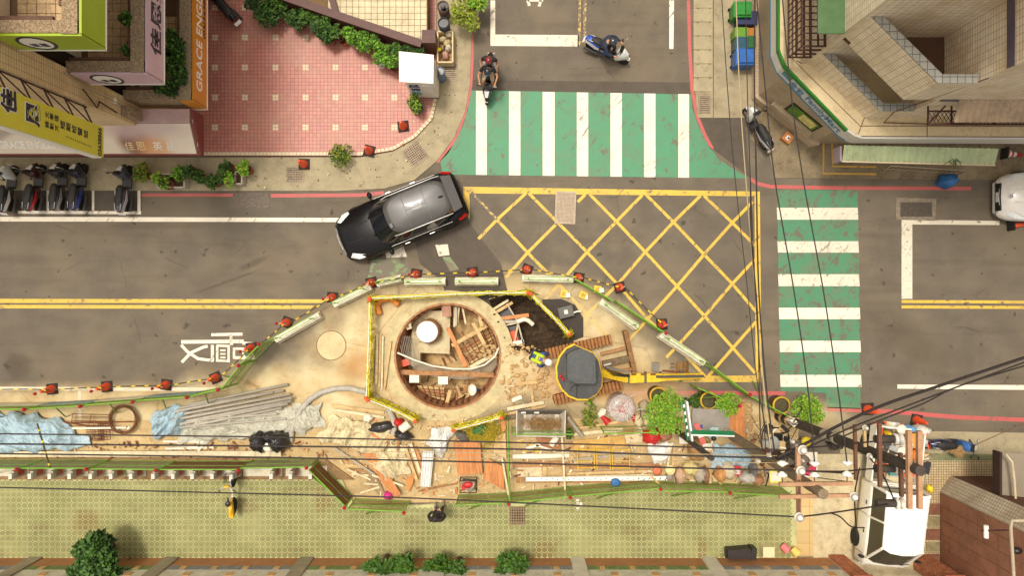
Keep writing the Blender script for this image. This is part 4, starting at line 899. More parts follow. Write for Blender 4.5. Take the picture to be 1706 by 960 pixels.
for s in (-1,1):
    MB().ell((2.15,s*1.0,1.15),(.06,.10,.14)).build('wing_mirror',blackp,tk); MB().box((2.5,s*.6,.62),(.1,.3,.16)).build('headlight',lens,tk)
    for xx in (1.75,-1.7): wheel(tk,xx,s*.76,.33,.22)
    MB().box((1.32,s*.862,.86),(.14,.02,.04)).build('door_handle',blackp,tk); MB().box((.3,s*.862,.86),(.14,.02,.04)).build('door_handle',blackp,tk)
    for xx in (.72,-.42,2.12): MB().box((xx,s*.855,.42),(.015,.012,.52)).build('door_gap',M('gap',(90,80,64),.8),tk)
    MB().beam((-.52,s*.86,.86),(-2.45,s*.86,.86),.05,.42).build('bed_side',wp,tk)
MB().box((-1.5,0,.55),(1.94,1.66,.08)).build('bed_floor',M('bed_floor',(96,82,64),.8,.3,4),tk); MB().beam((-2.47,-.86,.86),(-2.47,.86,.86),.05,.42).build('tailgate',wp,tk); MB().beam((-.50,-.86,.9),(-.50,.86,.9),.05,.5).build('bed_front',wp,tk)
MB().box((-1.2,0,.38),(2.3,.8,.16)).build('chassis',blackp,tk)
for s in (-.25,.35): MB().tube([(2.42,s,1.02),(2.25,s+.35,1.2)],.012,4).build('wiper',blackp,tk)
for s in (-1,1): MB().box((2.56,s*.5,.4),(.05,.3,.1)).build('fog_lamp',lens,tk)
MB().box((2.58,0,.36),(.05,1.55,.22)).build('bumper',M('bumper',(200,194,178),.5),tk)
A=P(1461,930,.9); Bq=P(1497,700,.9)
tk.rotation_euler=(0,0,R(-96)); tk.location=(13.56,-7.45,0)
TM=Matrix.Translation(tk.location)@Matrix.Rotation(R(-96),4,'Z')
# ---------------------------------------------------------------- construction site
wood=M('wood_pale',(204,170,116),.8,.22,3,.3,stretch=(1,1,1),dirt=(140,98,58),damt=.5); woodw=M('wood_white',(220,202,162),.8,.16,4,.2,dirt=(160,120,76),damt=.4); woodb=M('wood_brown',(168,122,78),.85,.25,4,.3,dirt=(80,50,32),damt=.5)
ply=M('plywood_orange',(198,126,64),.55,.3,2.2,.1,stretch=(5,.7,1),dirt=(140,72,34),damt=.4); rust=M('rusty_steel',(120,68,40),.8,.3,5,.4,dirt=(70,36,26),damt=.6); steel=M('grey_steel',(164,154,134),.5,.14,5,metal=.2,dirt=(120,96,66),damt=.4)
netm=M('yellow_net',(240,222,36),.6,.15,9); gfen=M('green_paint',(104,136,40),.55,.2,4,dirt=(70,84,34),damt=.5); gfen2=M('green_bright',(120,176,44),.5,.15,4); gdark=M('green_dark',(50,62,24),.7,.2,4)
wpl=M('white_plastic',(232,222,200),.5,.1,4,dirt=(170,140,96),damt=.35); dirtm=M('dark_soil',(74,56,36),.95,.4,5,.8,dirt=(34,26,18),damt=.8,fine=26); soil=M('brown_soil',(150,110,66),.95,.3,3,.6,dirt=(96,62,34),damt=.6,fine=22)
concw=M('pale_concrete',(206,190,150),.85,.14,3,.3,dirt=(160,124,80),damt=.5); yel=M('machine_yellow',(234,192,40),.45,.12,5,dirt=(140,92,40),damt=.5); redp=M('red_plastic',(190,34,28),.45,.15,5); orap=M('orange_plastic',(232,86,44),.5,.12,6,dirt=(180,70,44),damt=.4)
lampr=M('lamp_red',(170,28,40),.3,.1); bluep=M('blue_plastic',(46,104,160),.45,.15,4); blackb=M('bin_bag',(44,40,38),.3,.3,9); tarpb=M('tarp_blue',(168,190,198),.55,.12,3,dirt=(120,140,150),damt=.4); tarpg=M('tarp_grey',(188,184,164),.6,.14,3,dirt=(150,150,130),damt=.5); rubber=M('rubber_black',(40,34,28),.8,.2,8)
# shaft
sh=thing('shaft_pit','round steel-cased shaft dug into the road inside the yellow railings','pit',(PC.x,PC.y,-2.0))
inn=[(PR+.03,-2.1),(PR+.03,.05),(PR-.04,.055),(PR-.05,-.02),(PR-.12,-.6),(PR-.14,-2.05)]
MB().lathe(inn,(PC.x,PC.y,0),48,capb=False,capt=False,sm=False).build('casing_ring',M('casing_rust',(160,108,68),.8,.3,4,.4,dirt=(196,176,132),damt=.6),sh)
sh_f=MB().lathe([(PR,-1.7)],(PC.x,PC.y,0),40,capb=False).build('shaft_floor',M('shaft_mud',(196,164,112),.9,.25,2.5,.6,dirt=(120,86,52),damt=.6),sh)
m=MB()
for i in range(48):
    a=2*math.pi*i/48+.02
    if rnd.random()<.75: m.beam((PC.x+(PR-.13)*math.cos(a),PC.y+(PR-.13)*math.sin(a),-1.9),(PC.x+(PR-.11)*math.cos(a),PC.y+(PR-.11)*math.sin(a),-.05),.09,.03,up=(math.cos(a),math.sin(a),0))
m.build('sheet_piles',rust,sh,kind='stuff')
MB().lathe([(PR+.035,.0),(PR+.035,.035),(PR+.5,.012),(PR+.5,.0)],(PC.x,PC.y,0),48,capb=False,capt=False,sm=False).build('concrete_collar',M('collar',(196,180,136),.9,.16,2,.3,dirt=(156,118,70),damt=.5),sh)
def flat(name,pxs,z,th,mat,lab=None,cat=None,par=None,group=None,kind=None):
    m=MB().prism([(P(x,y,z).x,P(x,y,z).y) for x,y in pxs],z-th,z); return m.build(name,mat,par,label=lab,cat=cat,group=group,kind=kind)
def plank(name,a,b,wpx,z,th,mat,lab=None,cat='plank',par=None,z2=None,group=None):
    A=P(a[0],a[1],z); B=P(b[0],b[1],z2 if z2 is not None else z); return MB().beam(A,B,PX(wpx,z),th).build(name,mat,par,label=lab,cat=cat if par is None else None,group=group)
ps=flat('concrete_slab',[(707,518),(750,518),(749,590),(700,588),(700,608),(685,610),(686,555),(690,528)],-.75,.4,concw,'L-shaped concrete slab round the white manhole riser inside the shaft','slab')
mr=thing('manhole_riser','white capped round manhole riser standing in the shaft','manhole riser',tuple(P(712,553,-.75)))
c=P(712,553,-.1); MB().lathe([(.46,-.75),(.46,-.45),(.40,-.12),(.36,-.1)],(c.x,c.y,0),28,capb=False).build('riser_ring',woodb,mr); MB().lathe([(.40,-.1),(.40,-.03),(.36,-.01)],(c.x,c.y,0),28).build('white_cap',M('cap_white',(250,246,236),.4,.02),mr)
m=MB()
for k in range(26):
    a=k*.24; p=Vector((c.x+.5*math.cos(a),c.y+.5*math.sin(a),-.7)); m.tube([p,p+Vector((rnd.uniform(-.05,.05),rnd.uniform(-.05,.05),.35))],.012,4)
m.build('rebar_cage',rust,mr,kind='stuff')
def grate(a,b,c_,d_,z,nu,nv,lab):
    A,B,C_,D=[P(*q,z) for q in (a,b,c_,d_)]; t=thing('timber_grid',lab,'grid',tuple(A)); 
    for i in range(nv):
        v=(i+.5)/nv; p=A.lerp(D,v); q=B.lerp(C_,v); w_=(D-A).length/nv*.72; MB().beam(p,q,w_,.05).build('slat',woodb if i%3 else wood,t)
    m=MB()
    for i in range(nu): u=i/(nu-1); m.tube([A.lerp(B,u)+Vector((0,0,.05)),D.lerp(C_,u)+Vector((0,0,.05))],.015,4)
    m.build('rebar_grid',rust,t,kind='stuff')
grate((762,576),(820,540),(834,578),(784,608),-.9,8,7,'slatted timber platform with rebar on the right side of the shaft')
grate((694,642),(741,645),(741,680),(712,672),-1.1,6,6,'dark timber and rebar grid at the lower left of the shaft')
for a,b,w_,z,mt,lab in (((662,620),(830,625),8,-.3,woodb,'thick brown beam crossing the whole shaft'),((746,546),(777,611),7,-.35,ply,'short orange-brown beam leaning in the middle of the shaft'),
  ((753,576),(817,539),6,-.4,wood,'pale timber beam along the upper edge of the slatted platform'),((788,538),(822,601),6,-.35,wood,'pale timber beam crossing the slatted platform'),((784,612),(831,586),6,-.45,woodw,'pale timber beam along the lower edge of the slatted platform'),
  ((794,507),(803,544),6,-.2,wood,'short timber post board at the top right of the shaft'),((742,683),(750,650),6,-.7,wood,'upright scrap board at the bottom of the shaft'),((760,507),(760,543),3,-.5,steel,'thin steel bar hanging at the top of the shaft')):
    plank('timber_beam',a,b,w_,z,.14,mt,lab,'beam')
for (a,b) in (((757,505),(757,545)),((765,508),(762,538)),((770,510),(776,540))): plank('scrap_strip',a,b,3,-.6,.05,woodw,'thin pale strip standing at the top of the shaft behind the red block panel','strip',group='thin strips in the shaft')
flat('rough_slab',[(734,500),(750,500),(752,527),(737,528)],-.15,.12,M('pink_panel',(168,124,100),.8,.2,8,.3),'reddish rough panel at the top rim of the shaft','slab')
for x,y in ((690,631),(738,634)): flat('concrete_block',[(x-8,y-6),(x+8,y-6),(x+8,y+7),(x-8,y+7)],-.25,.5,wpl,('left' if x<700 else 'right')+' pale block under the brown beam in the shaft','block')
flat('concrete_block',[(676,540),(684,537),(686,548),(678,550)],-.1,.3,concw,'small concrete lump on the left rim of the shaft','block')
flat('red_bucket',[(667,600),(680,598),(683,608),(670,612)],-.6,.3,orap,'orange bucket at the left end of the brown beam in the shaft','bucket')
tb=MB(); tb.lathe([(.10,0),(.16,.22),(.17,.23),(.15,.21),(.09,.02)],P(787,647,-.5),18); tb.v=[Vector((p.x,P(787,647).y+(p.y-P(787,647).y)*1.35,p.z)) for p in tb.v]; o=tb.build('plastic_basin',wpl,label='white and pale blue plastic basin in the lower right of the shaft',cat='basin')
MB().ell(P(795,650,-.6),(.07,.07,.07)).build('blue_ball',bluep,label='small blue float beside the basin in the shaft',cat='float')
for k in range(8):
    pts=[(664+k*3,560),(670+k*3,590),(690+k*1.5,614-k*1.2),(728,629-k*1.8),(775,632-k*1.6),(812,626-k*2.5),(833-k*.6,604-k*2)]
    MB().tube([P(x,y,-.28+.04*math.sin(k*2+i)) for i,(x,y) in enumerate(pts)],.014,6).build('grey_cable',steel,label='grey cable in the loose bundle curving along the lower shaft wall',cat='cable',group='bundle of grey cables in the shaft')
MB().tube([P(x,y,.02) for x,y in ((662,588),(690,600),(720,610),(755,615),(785,615),(808,608),(825,594),(832,577))],.035,7).build('white_pipe',wpl,label='bent white plastic pipe curving across the shaft',cat='pipe')
def debris(name,poly_,n,z,mats,lmin,lmax,seed,lab=None,kind='stuff',cat=None,par=None):
    g=random.Random(seed); xs=[p[0] for p in poly_]; ys=[p[1] for p in poly_]
    ms=[MB() for _ in mats]; cnt=0
    while cnt<n:
        x,y=g.uniform(min(xs),max(xs)),g.uniform(min(ys),max(ys)); ins=False; j=len(poly_)-1
        for i in range(len(poly_)):
            (xi,yi),(xj,yj)=poly_[i],poly_[j]
            if (yi>y)!=(yj>y) and x<(xj-xi)*(y-yi)/(yj-yi)+xi: ins=not ins
            j=i
        if not ins: continue
        cnt+=1; a=g.uniform(0,math.pi); L=g.uniform(lmin,lmax); c=P(x,y,z)+Vector((0,0,g.uniform(.0,.10)))
        k=g.randrange(len(mats)); d=Vector((math.cos(a),math.sin(a),g.uniform(-.12,.12)))*L/2
        ms[k].beam(c-d,c+d,g.uniform(.02,.07),g.uniform(.01,.04))
    for m,mt in zip(ms,mats):
        if m.v: m.build(name,mt,par,label=lab,cat=cat,kind=kind)
debris('shaft_debris',[(668,560),(690,530),(740,505),(800,520),(826,580),(815,640),(760,678),(700,665)],130,-1.66,[woodb,wood,rust,concw],.1,.5,3)
debris('shaft_debris',[(752,640),(810,640),(790,668),(752,676)],40,-1.2,[woodb,wood],.15,.5,4)
# trench
tz=-1.1; TB=trench
tt=thing('side_trench','irregular trench of black soil beside the round shaft','trench',tuple(P(880,540,-1.1)))
n=len(TB); c=P(880,540); m=MB(); vs=[]
sub=[]
for i in range(n):
    a=Vector(TB[i]); b=Vector(TB[(i+1)%n])
    for k in range(5): sub.append(a.lerp(b,k/5))
N_=len(sub)
def pdist(x,y):
    ins=False; dm=9; j=n-1
    for i in range(n):
        (xi,yi),(xj,yj)=TB[i],TB[j]
        if (yi>y)!=(yj>y) and x<(xj-xi)*(y-yi)/(yj-yi)+xi: ins=not ins
        dx,dy=xj-xi,yj-yi; t=max(0,min(1,((x-xi)*dx+(y-yi)*dy)/(dx*dx+dy*dy))); dm=min(dm,math.hypot(x-xi-t*dx,y-yi-t*dy)); j=i
    return dm if ins else -dm
x0,x1=min(p[0] for p in TB)-.1,max(p[0] for p in TB)+.1; y0,y1=min(p[1] for p in TB)-.1,max(p[1] for p in TB)+.1; g_=.045; gi=int((x1-x0)/g_); gj=int((y1-y0)/g_); vs=[]; keep=[]
from mathutils import noise as mn
for jj in range(gj+1):
    for ii in range(gi+1):
        x,y=x0+ii*g_,y0+jj*g_; d=pdist(x,y); keep.append(d>-.09)
        z=-.03 if d<=0 else -.03-.85*min(1,d/.42)**.8-.0
        if d>0: z+=mn.noise((x*5,y*5,1))*.12*min(1,d*6)+mn.noise((x*14,y*14,3))*.06
        vs.append((x,y,min(z,-.02)))
m.add(vs,[(a,a+1,a+gi+2,a+gi+1) for a in (jj*(gi+1)+ii for jj in range(gj) for ii in range(gi)) if keep[a] and keep[a+1] and keep[a+gi+1] and keep[a+gi+2]]); m.build('soil_walls',dirtm,tt)
m=MB()
for i in range(420):
    q=sub[rnd.randrange(N_)]; s=rnd.uniform(.72,1.03); r=rnd.uniform(.015,.07); z=0 if s>.97 else -(1-s)*3.2
    m.ell((c.x+(q.x-c.x)*s,c.y+(q.y-c.y)*s,z),(r,r*rnd.uniform(.6,1),r*.7),5,3)
m.build('soil_clods',dirtm,tt,kind='stuff')
fr=thing('trench_shoring','timber and steel frame set into the side trench over a dark tank','trench frame',tuple(P(845,535,-.5)))
for a,b,w_,z,mt in (((818,518),(847,500),4,-.15,woodw),((820,524),(854,504),5,-.12,wood),((824,532),(881,525),6,-.1,ply),((825,536),(862,536),5,-.18,steel),((828,543),(850,570),5,-.2,woodw),((844,506),(862,535),2.5,-.15,steel),((862,535),(872,573),2.5,-.15,steel),((863,540),(857,570),3,-.2,wood),((850,574),(873,570),8,-.15,wpl),((828,545),(862,538),2.5,-.25,woodw),((821,524),(826,532),3,-.2,wood)):
    plank('frame_bar',a,b,w_,z,.09,mt,par=fr)
flat('dark_tank',[(826,518),(848,510),(856,530),(831,534)],-.45,.3,M('tank_dark',(78,76,72),.5,.2,5),par=fr); flat('dark_tank',[(838,546),(862,542),(866,566),(850,570)],-.5,.3,M('tank_dark',(78,76,72)),par=fr)
flat('orange_crate',[(849,553),(860,551),(864,567),(852,570)],-.3,.25,orap,par=fr)
MB().tube([P(862,536,-.05),P(873,532,.0),P(880,534,0),(P(888,541,-.05))],.085,10).build('elbow_pipe',wpl,label='white elbow pipe end poking over the trench beside the timber frame',cat='pipe')
# yellow-netted railings
def railing(pts,h,lab,net=26,z0=0.0,seed=1):
    g=random.Random(seed); A=P(*pts[0],0); t=thing('safety_railing',lab,'railing',(A.x,A.y,0)); W=[P(x,y,0.5) for x,y in pts]
    for i,p in enumerate(W): MB().tube([(p.x,p.y,0),(p.x,p.y,h+.08)],.03,7).build('post',wpl,t)
    for a,b in zip(W,W[1:]):
        for z in (h*.5,h): MB().tube([(a.x,a.y,z),(b.x,b.y,z)],.022,6).build('rail',wpl,t)
    m=MB()
    for a,b in zip(W,W[1:]):
        L=(b-a).length; d=(b-a)/L; nn=Vector((-d.y,d.x,0))
        for k in range(int(net*L)):
            s=g.uniform(0,L*.95); pts_=[]
            for q in range(5): pts_.append(a+d*min(L,s+q*g.uniform(.02,.12))+nn*g.gauss(0,.045)+Vector((0,0,g.uniform(.05,h+.06)-a.z)))
            m.tube(pts_,.009,3,cap=False)
        for z in (.2,.4,.65,.9):
            m.tube([a.lerp(b,u/9)+nn*g.gauss(0,.03)+Vector((0,0,z*h-a.z+g.uniform(-.06,.06))) for u in range(10)],.013,3,cap=False)
    for p in (W[0],W[-1]):
        for k in range(30):
            m.tube([p+Vector((g.gauss(0,.08),g.gauss(0,.08),g.uniform(0,h)-p.z)) for q in range(4)],.007,3,cap=False)
    for a,b in zip(W,W[1:]):
        nn=(b-a).normalized(); nn=Vector((-nn.y,nn.x,0))
        for q_,(o_,z_) in enumerate(((.05,h-.02),(-.05,h-.12),(.03,h*.3))): MB().tube([a.lerp(b,u/8)+nn*(o_+g.gauss(0,.012))+Vector((0,0,z_-a.z-.03*math.sin(math.pi*u/8))) for u in range(9)],.016,5).build('yellow_rope',netm,t)
    m.build('yellow_netting',netm,t,kind='stuff')
    o=MB(); 
    for p in (W[0],W[-1]): o.ell((p.x,p.y,h+.08),(.07,.07,.05),8,5)
    for i,p in enumerate((W[0],W[-1])): MB().ell((p.x,p.y,h+.08),(.075,.075,.05),8,5).build('orange_clip',orap,t)
railing([(621,497),(690,494),(760,490),(820,488),(879,488)],.95,'white pipe railing with yellow netting along the top of the dig',22,seed=2)
railing([(884,490),(916,523),(947,556)],.95,'slanting white railing with yellow netting between the trench and grey box',42,seed=3)
railing([(620,500),(619,550),(617,605),(615,660)],.95,'left white railing with yellow netting beside the stacked planks',22,seed=4)
railing([(618,663),(655,678),(695,698)],.95,'short lower left railing with yellow netting below the shaft',60,seed=5)
railing([(757,713),(800,702),(836,692)],.95,'short lower right railing with yellow netting below the shaft',48,seed=6)
for i,(a,b,w_) in enumerate((((624,560),(620,640),3),((629,556),(627,640),4),((634,556),(632,646),3.5),((638,560),(636,650),3),((651,568),(640,650),3.5))):
    plank('timber_post',a,b,w_,.06+.01*i,.06,woodw if i%2 else wood,['leftmost','second','third','fourth','rightmost slanting'][i]+' pale timber lying beside the left netted railing','timber',group='timbers lying left of the shaft')
plank('orange_board',(620,595),(614,618),4,.12,.03,ply,'short orange board sticking out at the left netted railing','board')
# flexible orange duct
def duct(pts,r,mat,name,lab,rib=.05):
    W=[P(x,y,z) for x,y,z in pts]; S=[]; 
    for i in range(len(W)-1):
        n=max(3,int((W[i+1]-W[i]).length/rib*2))
        for k in range(n): S.append(W[i].lerp(W[i+1],k/n))
    for _ in range(3): S=[S[0]]+[(S[i-1]+S[i]*2+S[i+1])/4 for i in range(1,len(S)-1)]+[S[-1]]
    return MB().tube(S,[r*(1 if i%2 else .86) for i in range(len(S))],12).build(name,mat,label=lab,cat='duct')
duct([(632,524,.15),(627,508,.15),(634,500,.15),(648,497,.15),(657,501,.15),(664,509,.15)],.13,M('duct_orange',(214,130,44),.5,.12,6),'flexible_duct','orange flexible duct curled in the top left corner of the railings')
MB().tube([P(x,y,.12) for x,y in ((484,736),(486,718),(492,700),(502,682),(516,666),(535,654),(558,648),(582,647),(606,653),(628,663),(645,678),(655,697),(657,715),(652,735))],.105,10).build('grey_hose',M('hose_grey',(172,166,152),.6,.14,6,dirt=(200,186,150),damt=.4),label='thick grey hose arching over the dusty ground between tarps and railing',cat='hose')
# ---- excavator
ex=thing('excavator','yellow mini excavator with a grey cab roof and rusty dozer blade beside the shaft','excavator',tuple(P(960,622,0)))
grs=M('cab_roof_grey',(66,68,68),.5,.12,3,dirt=(120,110,90),damt=.3); hg=M('house_grey',(56,56,54),.5,.15,3,dirt=(110,96,74),damt=.4)
for (a,b) in (((908,590),(1019,565)),((922,667),(1037,641))):
    A=P(*a,.35); B=P(*b,.35); d=(B-A); L=d.length; d.normalize(); nn=Vector((-d.y,d.x,0)); tr_=MB()
    r=.22; prof=[]
    for k in range(9): an=-math.pi/2+math.pi*k/8; prof.append(B-d*r+d*r*math.cos(an)+Vector((0,0,r*math.sin(an)+.22-B.z)))
    for k in range(9): an=math.pi/2+math.pi*k/8; prof.append(A+d*r+d*r*math.cos(an)+Vector((0,0,r*math.sin(an)+.22-A.z)))
    m=MB(); n=len(prof); m.add([p-nn*.15 for p in prof]+[p+nn*.15 for p in prof],[(i,(i+1)%n,n+(i+1)%n,n+i) for i in range(n)]+[tuple(range(n))[::-1],tuple(range(n,2*n))]); tr=m.build('track',rust,ex)
    np_=int(L/.13); me=None
    for k in range(np_): 
        p=A.lerp(B,(k+.5)/np_); 
        MB().beam((p.x-nn.x*.19,p.y-nn.y*.19,.46),(p.x+nn.x*.19,p.y+nn.y*.19,.46),.085,.05).build('track_pad',M('track_pad',(156,108,58),.85,.25,6,dirt=(90,60,36),damt=.5),tr)
def pz(x,y,z): p=P(x,y,z); return (p.x,p.y)
hs_=[(957,574),(943,581),(932,595),(927,612),(928,632),(935,648),(947,660),(962,666),(980,666),(994,658),(1003,645),(1004,628),(998,600),(990,588)]
MB().prism([pz(x,y,.9) for x,y in hs_],.55,.95).build('yellow_skirt',yel,ex)
cx_,cy_=963,622; MB().prism([pz(cx_+(x-cx_)*.955,cy_+(y-cy_)*.955,1.25) for x,y in hs_],.951,1.35).build('house',hg,ex)
m=MB(); m.tube([P(x,y,1.15) for x,y in hs_[:9]],.045,6); m.build('counterweight_rim',yel,ex)
roofp=[(945,593),(950,588),(967,581),(986,588),(992,594),(993,636),(990,640),(960,639),(947,633),(945,628)]
MB().prism([pz(x,y,2.25) for x,y in roofp],2.18,2.25).build('cab_roof',grs,ex); MB().prism([pz(cx_+5+(x-cx_-5)*.84,611+(y-611)*.86,2.29) for x,y in roofp],2.251,2.29).build('roof_hatch',grs,ex)
m=MB()
for x,y in ((946,596),(991,596),(992,636),(948,632)): a=pz(x,y,2.18); b=pz(x,y,2.18); m.beam((a[0],a[1],1.3),(a[0],a[1],2.19),.05)
m.build('cab_pillars',blackp,ex,kind='stuff')
MB().prism([pz(cx_+5+(x-cx_-5)*.95,611+(y-611)*.95,2.1) for x,y in roofp],1.36,2.17).build('cab_glass',M('cab_glass',(52,50,46),.15,.1),ex)
m=MB(); m.tube([P(x,y,1.4) for x,y in ((950,652),(953,645),(960,641),(966,645))],.012,4); m.tube([P(961,642,1.38),P(961,664,1.38)],.012,4); m.build('engine_hatch_lines',blackp,ex,kind='stuff')
for x,y in ((934,627),(938,632)): MB().ell(P(x,y,1.4),(.06,.06,.07)).build('red_cap',redp,ex)
# boom, dipper, bucket
bs_=P(1008,622,1.0); k1=P(1048,630,2.1); k2=P(1100,629,1.9); 
MB().beam(bs_,k1,.26,.28,tw=1.15).build('boom_lower',yel,ex); MB().beam(k1,k2,.32,.26,tw=.85).build('boom_upper',yel,ex)
MB().beam(k2,P(1168,626,1.0),.24,.24,tw=.75).build('dipper_arm',yel,ex); MB().beam(P(1094,628,2.1),P(1172,627,1.35),.08,.10).build('hydraulic_ram',M('ram_grey',(84,80,74),.4,.12),ex)
MB().beam(P(1012,612,1.1),P(1050,622,2.2),.08,.08).build('hydraulic_ram',chrome,ex)
[MB().tube([q_-Vector((0,.2,0)),q_+Vector((0,.2,0))],.05,10).build('pivot_pin',M('ram_grey',(84,80,74)),ex) for q_ in (k1,k2,P(1075,629,2.1),P(1135,627,1.5))]; [MB().tube([P(1052+16*i_,624,2.3),P(1060+16*i_,624,2.28)],.03,6).build('hose_clamp',rust,ex) for i_ in range(3)]
m=MB()
for k in range(5): m.tube([P(1005+k*2,612+3*k,1.2),P(1018+k,618+2*k,1.7),P(1040,624+k,2.2),P(1080,625+k*1.3,2.05),P(1110,626+k,1.9)],.012,4)
m.build('hydraulic_hoses',rubber,ex,kind='stuff')
q=MB(); b0=P(1140,615,.55); 
for i in range(6):
    a0=-.4+i*.5; a1=a0+.5; p0=Vector((.24*math.cos(a0),0,.24*math.sin(a0))); p1=Vector((.24*math.cos(a1),0,.24*math.sin(a1)))
    q.beam(b0+p0+Vector((-.1,.0,0)),b0+p1+Vector((-.1,.0,0)),.55,.03,up=(p0+p1))
MB().beam(P(1098,612,.5),P(1086,611,.45),.30,.25).build('bucket_link',M('link_grey',(120,112,98),.6,.2,6),ex); MB().beam(P(1104,618,1.2),P(1165,624,1.0),.07,.07).build('tipping_link',rust,ex); q.build('bucket',M('bucket_steel',(120,84,44),.7,.25,6,dirt=(190,150,60),damt=.5),ex)
m=MB()
for i in range(4): m.beam(b0+Vector((-.38,-.2+i*.13,.05)),b0+Vector((-.5,-.2+i*.13,.0)),.05,.03)
m.build('bucket_teeth',rust,ex,kind='stuff')
# blade
bl=MB().beam(P(1041,551,.3),P(1060,637,.3),.16,.42,).build('dozer_blade',M('blade_rust',(138,100,60),.85,.3,6,.4,dirt=(80,56,36),damt=.7),ex)
MB().beam(P(1000,590,.35),P(1042,580,.35),.10,.12).build('blade_arm',woodb,ex); MB().beam(P(1003,626,.35),P(1055,614,.35),.10,.12).build('blade_arm',woodb,ex); MB().beam(P(1004,607,.4),P(1048,597,.38),.22,.16).build('swing_bracket',M('dirty_steel',(110,92,66),.8,.3,8),ex); MB().beam(P(1006,609,.5),P(1018,606,.5),.05,.05).build('blade_ram',chrome,ex)
# ---- barriers
def barrier(a,b,lab):
    A,B=P(*a,.3),P(*b,.3); t=thing('road_barrier',lab,'barrier',((A.x+B.x)/2,(A.y+B.y)/2,0)); d=(B-A).normalized()
    MB().beam((A.x,A.y,.06),(B.x,B.y,.06),.32,.12).build('base',M('barrier_base',(196,186,156),.8,.16,3,dirt=(140,110,70),damt=.5),t)
    MB().beam((A.x,A.y,.24),(B.x,B.y,.24),.20,.24).build('body',M('barrier_white',(222,216,192),.6,.14,3,dirt=(176,140,92),damt=.6),t)
    MB().beam((A.x,A.y,.38),(B.x,B.y,.38),.10,.06).build('top_ridge',M('barrier_white',(222,216,192)),t)
    nn=Vector((-d.y,d.x,0))
    for s in (-.03,.04): MB().tube([(A.x+d.x*.05+nn.x*s,A.y+d.y*.05+nn.y*s,.95+s*3),(B.x-d.x*.05+nn.x*s*2,B.y-d.y*.05+nn.y*s*2,.95-s*2)],.014,5).build('green_rail',gfen2,t)
    for u in (.12,.88): p=A.lerp(B,u); MB().tube([(p.x,p.y,.35),(p.x,p.y,1.0)],.02,5).build('rail_post',gfen,t)
for a,b,lab in (((459,567),(533,525),'worn white barrier block left of the dig beside the leftmost curve of cones'),((556,508),(618,478),'white barrier block at the upper left of the dig'),((628,473),(668,464),'short white barrier block near the black SUV'),((674,470),(742,469),'white barrier block above the dig with a green rail'),((758,469),(830,469),'white barrier block directly above the round shaft'),((870,464),(955,466),'white barrier block above the trench beside a yellow light'),((1000,502),(1062,546),'worn white barrier block slanting across the yellow box lines'),((1100,557),(1173,606),'long white barrier block at the right end beside the excavator arm')):
    barrier(a,b,lab)
def netting(name,col,al):
    m=M(name,col,.7,.2,5); b=m.node_tree.nodes['Principled BSDF']; b.inputs['Alpha'].default_value=al; return m
MESH_GREEN=netting('mesh_olive',(150,154,70),.42); MESH_GREY=netting('mesh_grey',(150,148,104),.8)
def fence(a,b,h,lab,mat=None,ban=None,open_=False,lamp=True,z0=.1,brace=1,group=None):
    A,B=P(*a,z0),P(*b,z0); t=thing('fence_panel',lab,'fence',((A.x+B.x)/2,(A.y+B.y)/2,0)); d=(B-A).normalized(); nn=Vector((-d.y,d.x,0))
    if nn.dot(A)<0: nn=-nn
    for z in (z0,h,(z0+h)*.55): MB().tube([(A.x,A.y,z),(B.x,B.y,z)],.022,5).build('rail',gfen if z<h else gfen2,t)
    for p in (A,B): MB().tube([(p.x,p.y,0),(p.x,p.y,h+.05)],.022,5).build('post',gfen2,t)
    if not open_:
        m=MB(); p0=A+nn*.012; p1=B+nn*.012; m.slab([(p0.x,p0.y,z0+.05),(p1.x,p1.y,z0+.05),(p1.x,p1.y,h-.05),(p0.x,p0.y,h-.05)],.01); m.build('mesh_sheet',mat or MESH_GREEN,t)
    if ban:
        m=MB(); p0=A-nn*.03; p1=B-nn*.03; m.slab([(p0.x,p0.y,z0+.15),(p1.x,p1.y,z0+.15),(p1.x,p1.y,h*.62),(p0.x,p0.y,h*.62)],.01); m.build('banner',ban,t)
    for i in range(brace):
        p=A.lerp(B,(i+.5)/brace); q=p+nn*.55-d*.6; MB().tube([(p.x,p.y,h),(q.x,q.y,.05)],.025,5).build('brace_leg',gdark if 0 else gfen,t)
    if lamp:
        p=B; MB().ell((p.x,p.y,h+.14),(.07,.07,.09),8,6).build('warning_lamp',lampr,t)
    return t
bw_=M('banner_white',(214,204,176),.6,.15,7,dirt=(120,120,110),damt=.35); bbl=M('banner_blue',(112,142,150),.6,.25,6,dirt=(200,196,170),damt=.7)
L=[((-30,672),(88,671),bw_,'fence panel with white banner at the far left of the works'),((90,671),(176,666),bbl,'fence panel with blue banner left of the wire coil'),((178,665),(258,659),bw_,'fence panel with pale banner above the wire coil'),((260,658),(343,652),bbl,'fence panel with blue banner beside the plastic pipes'),((345,651),(392,640),None,'green fence panel at the foot of the leftward curve'),((394,640),(424,602),None,'green fence panel climbing beside the painted word'),((425,600),(456,568),None,'green fence panel between the painted word and the first barrier block')]
for a,b,bn,lab in L: fence(a,b,1.45,lab,ban=bn)
grm=MESH_GREY; brm=M('panel_brown',(112,74,34),.7,.25,4)
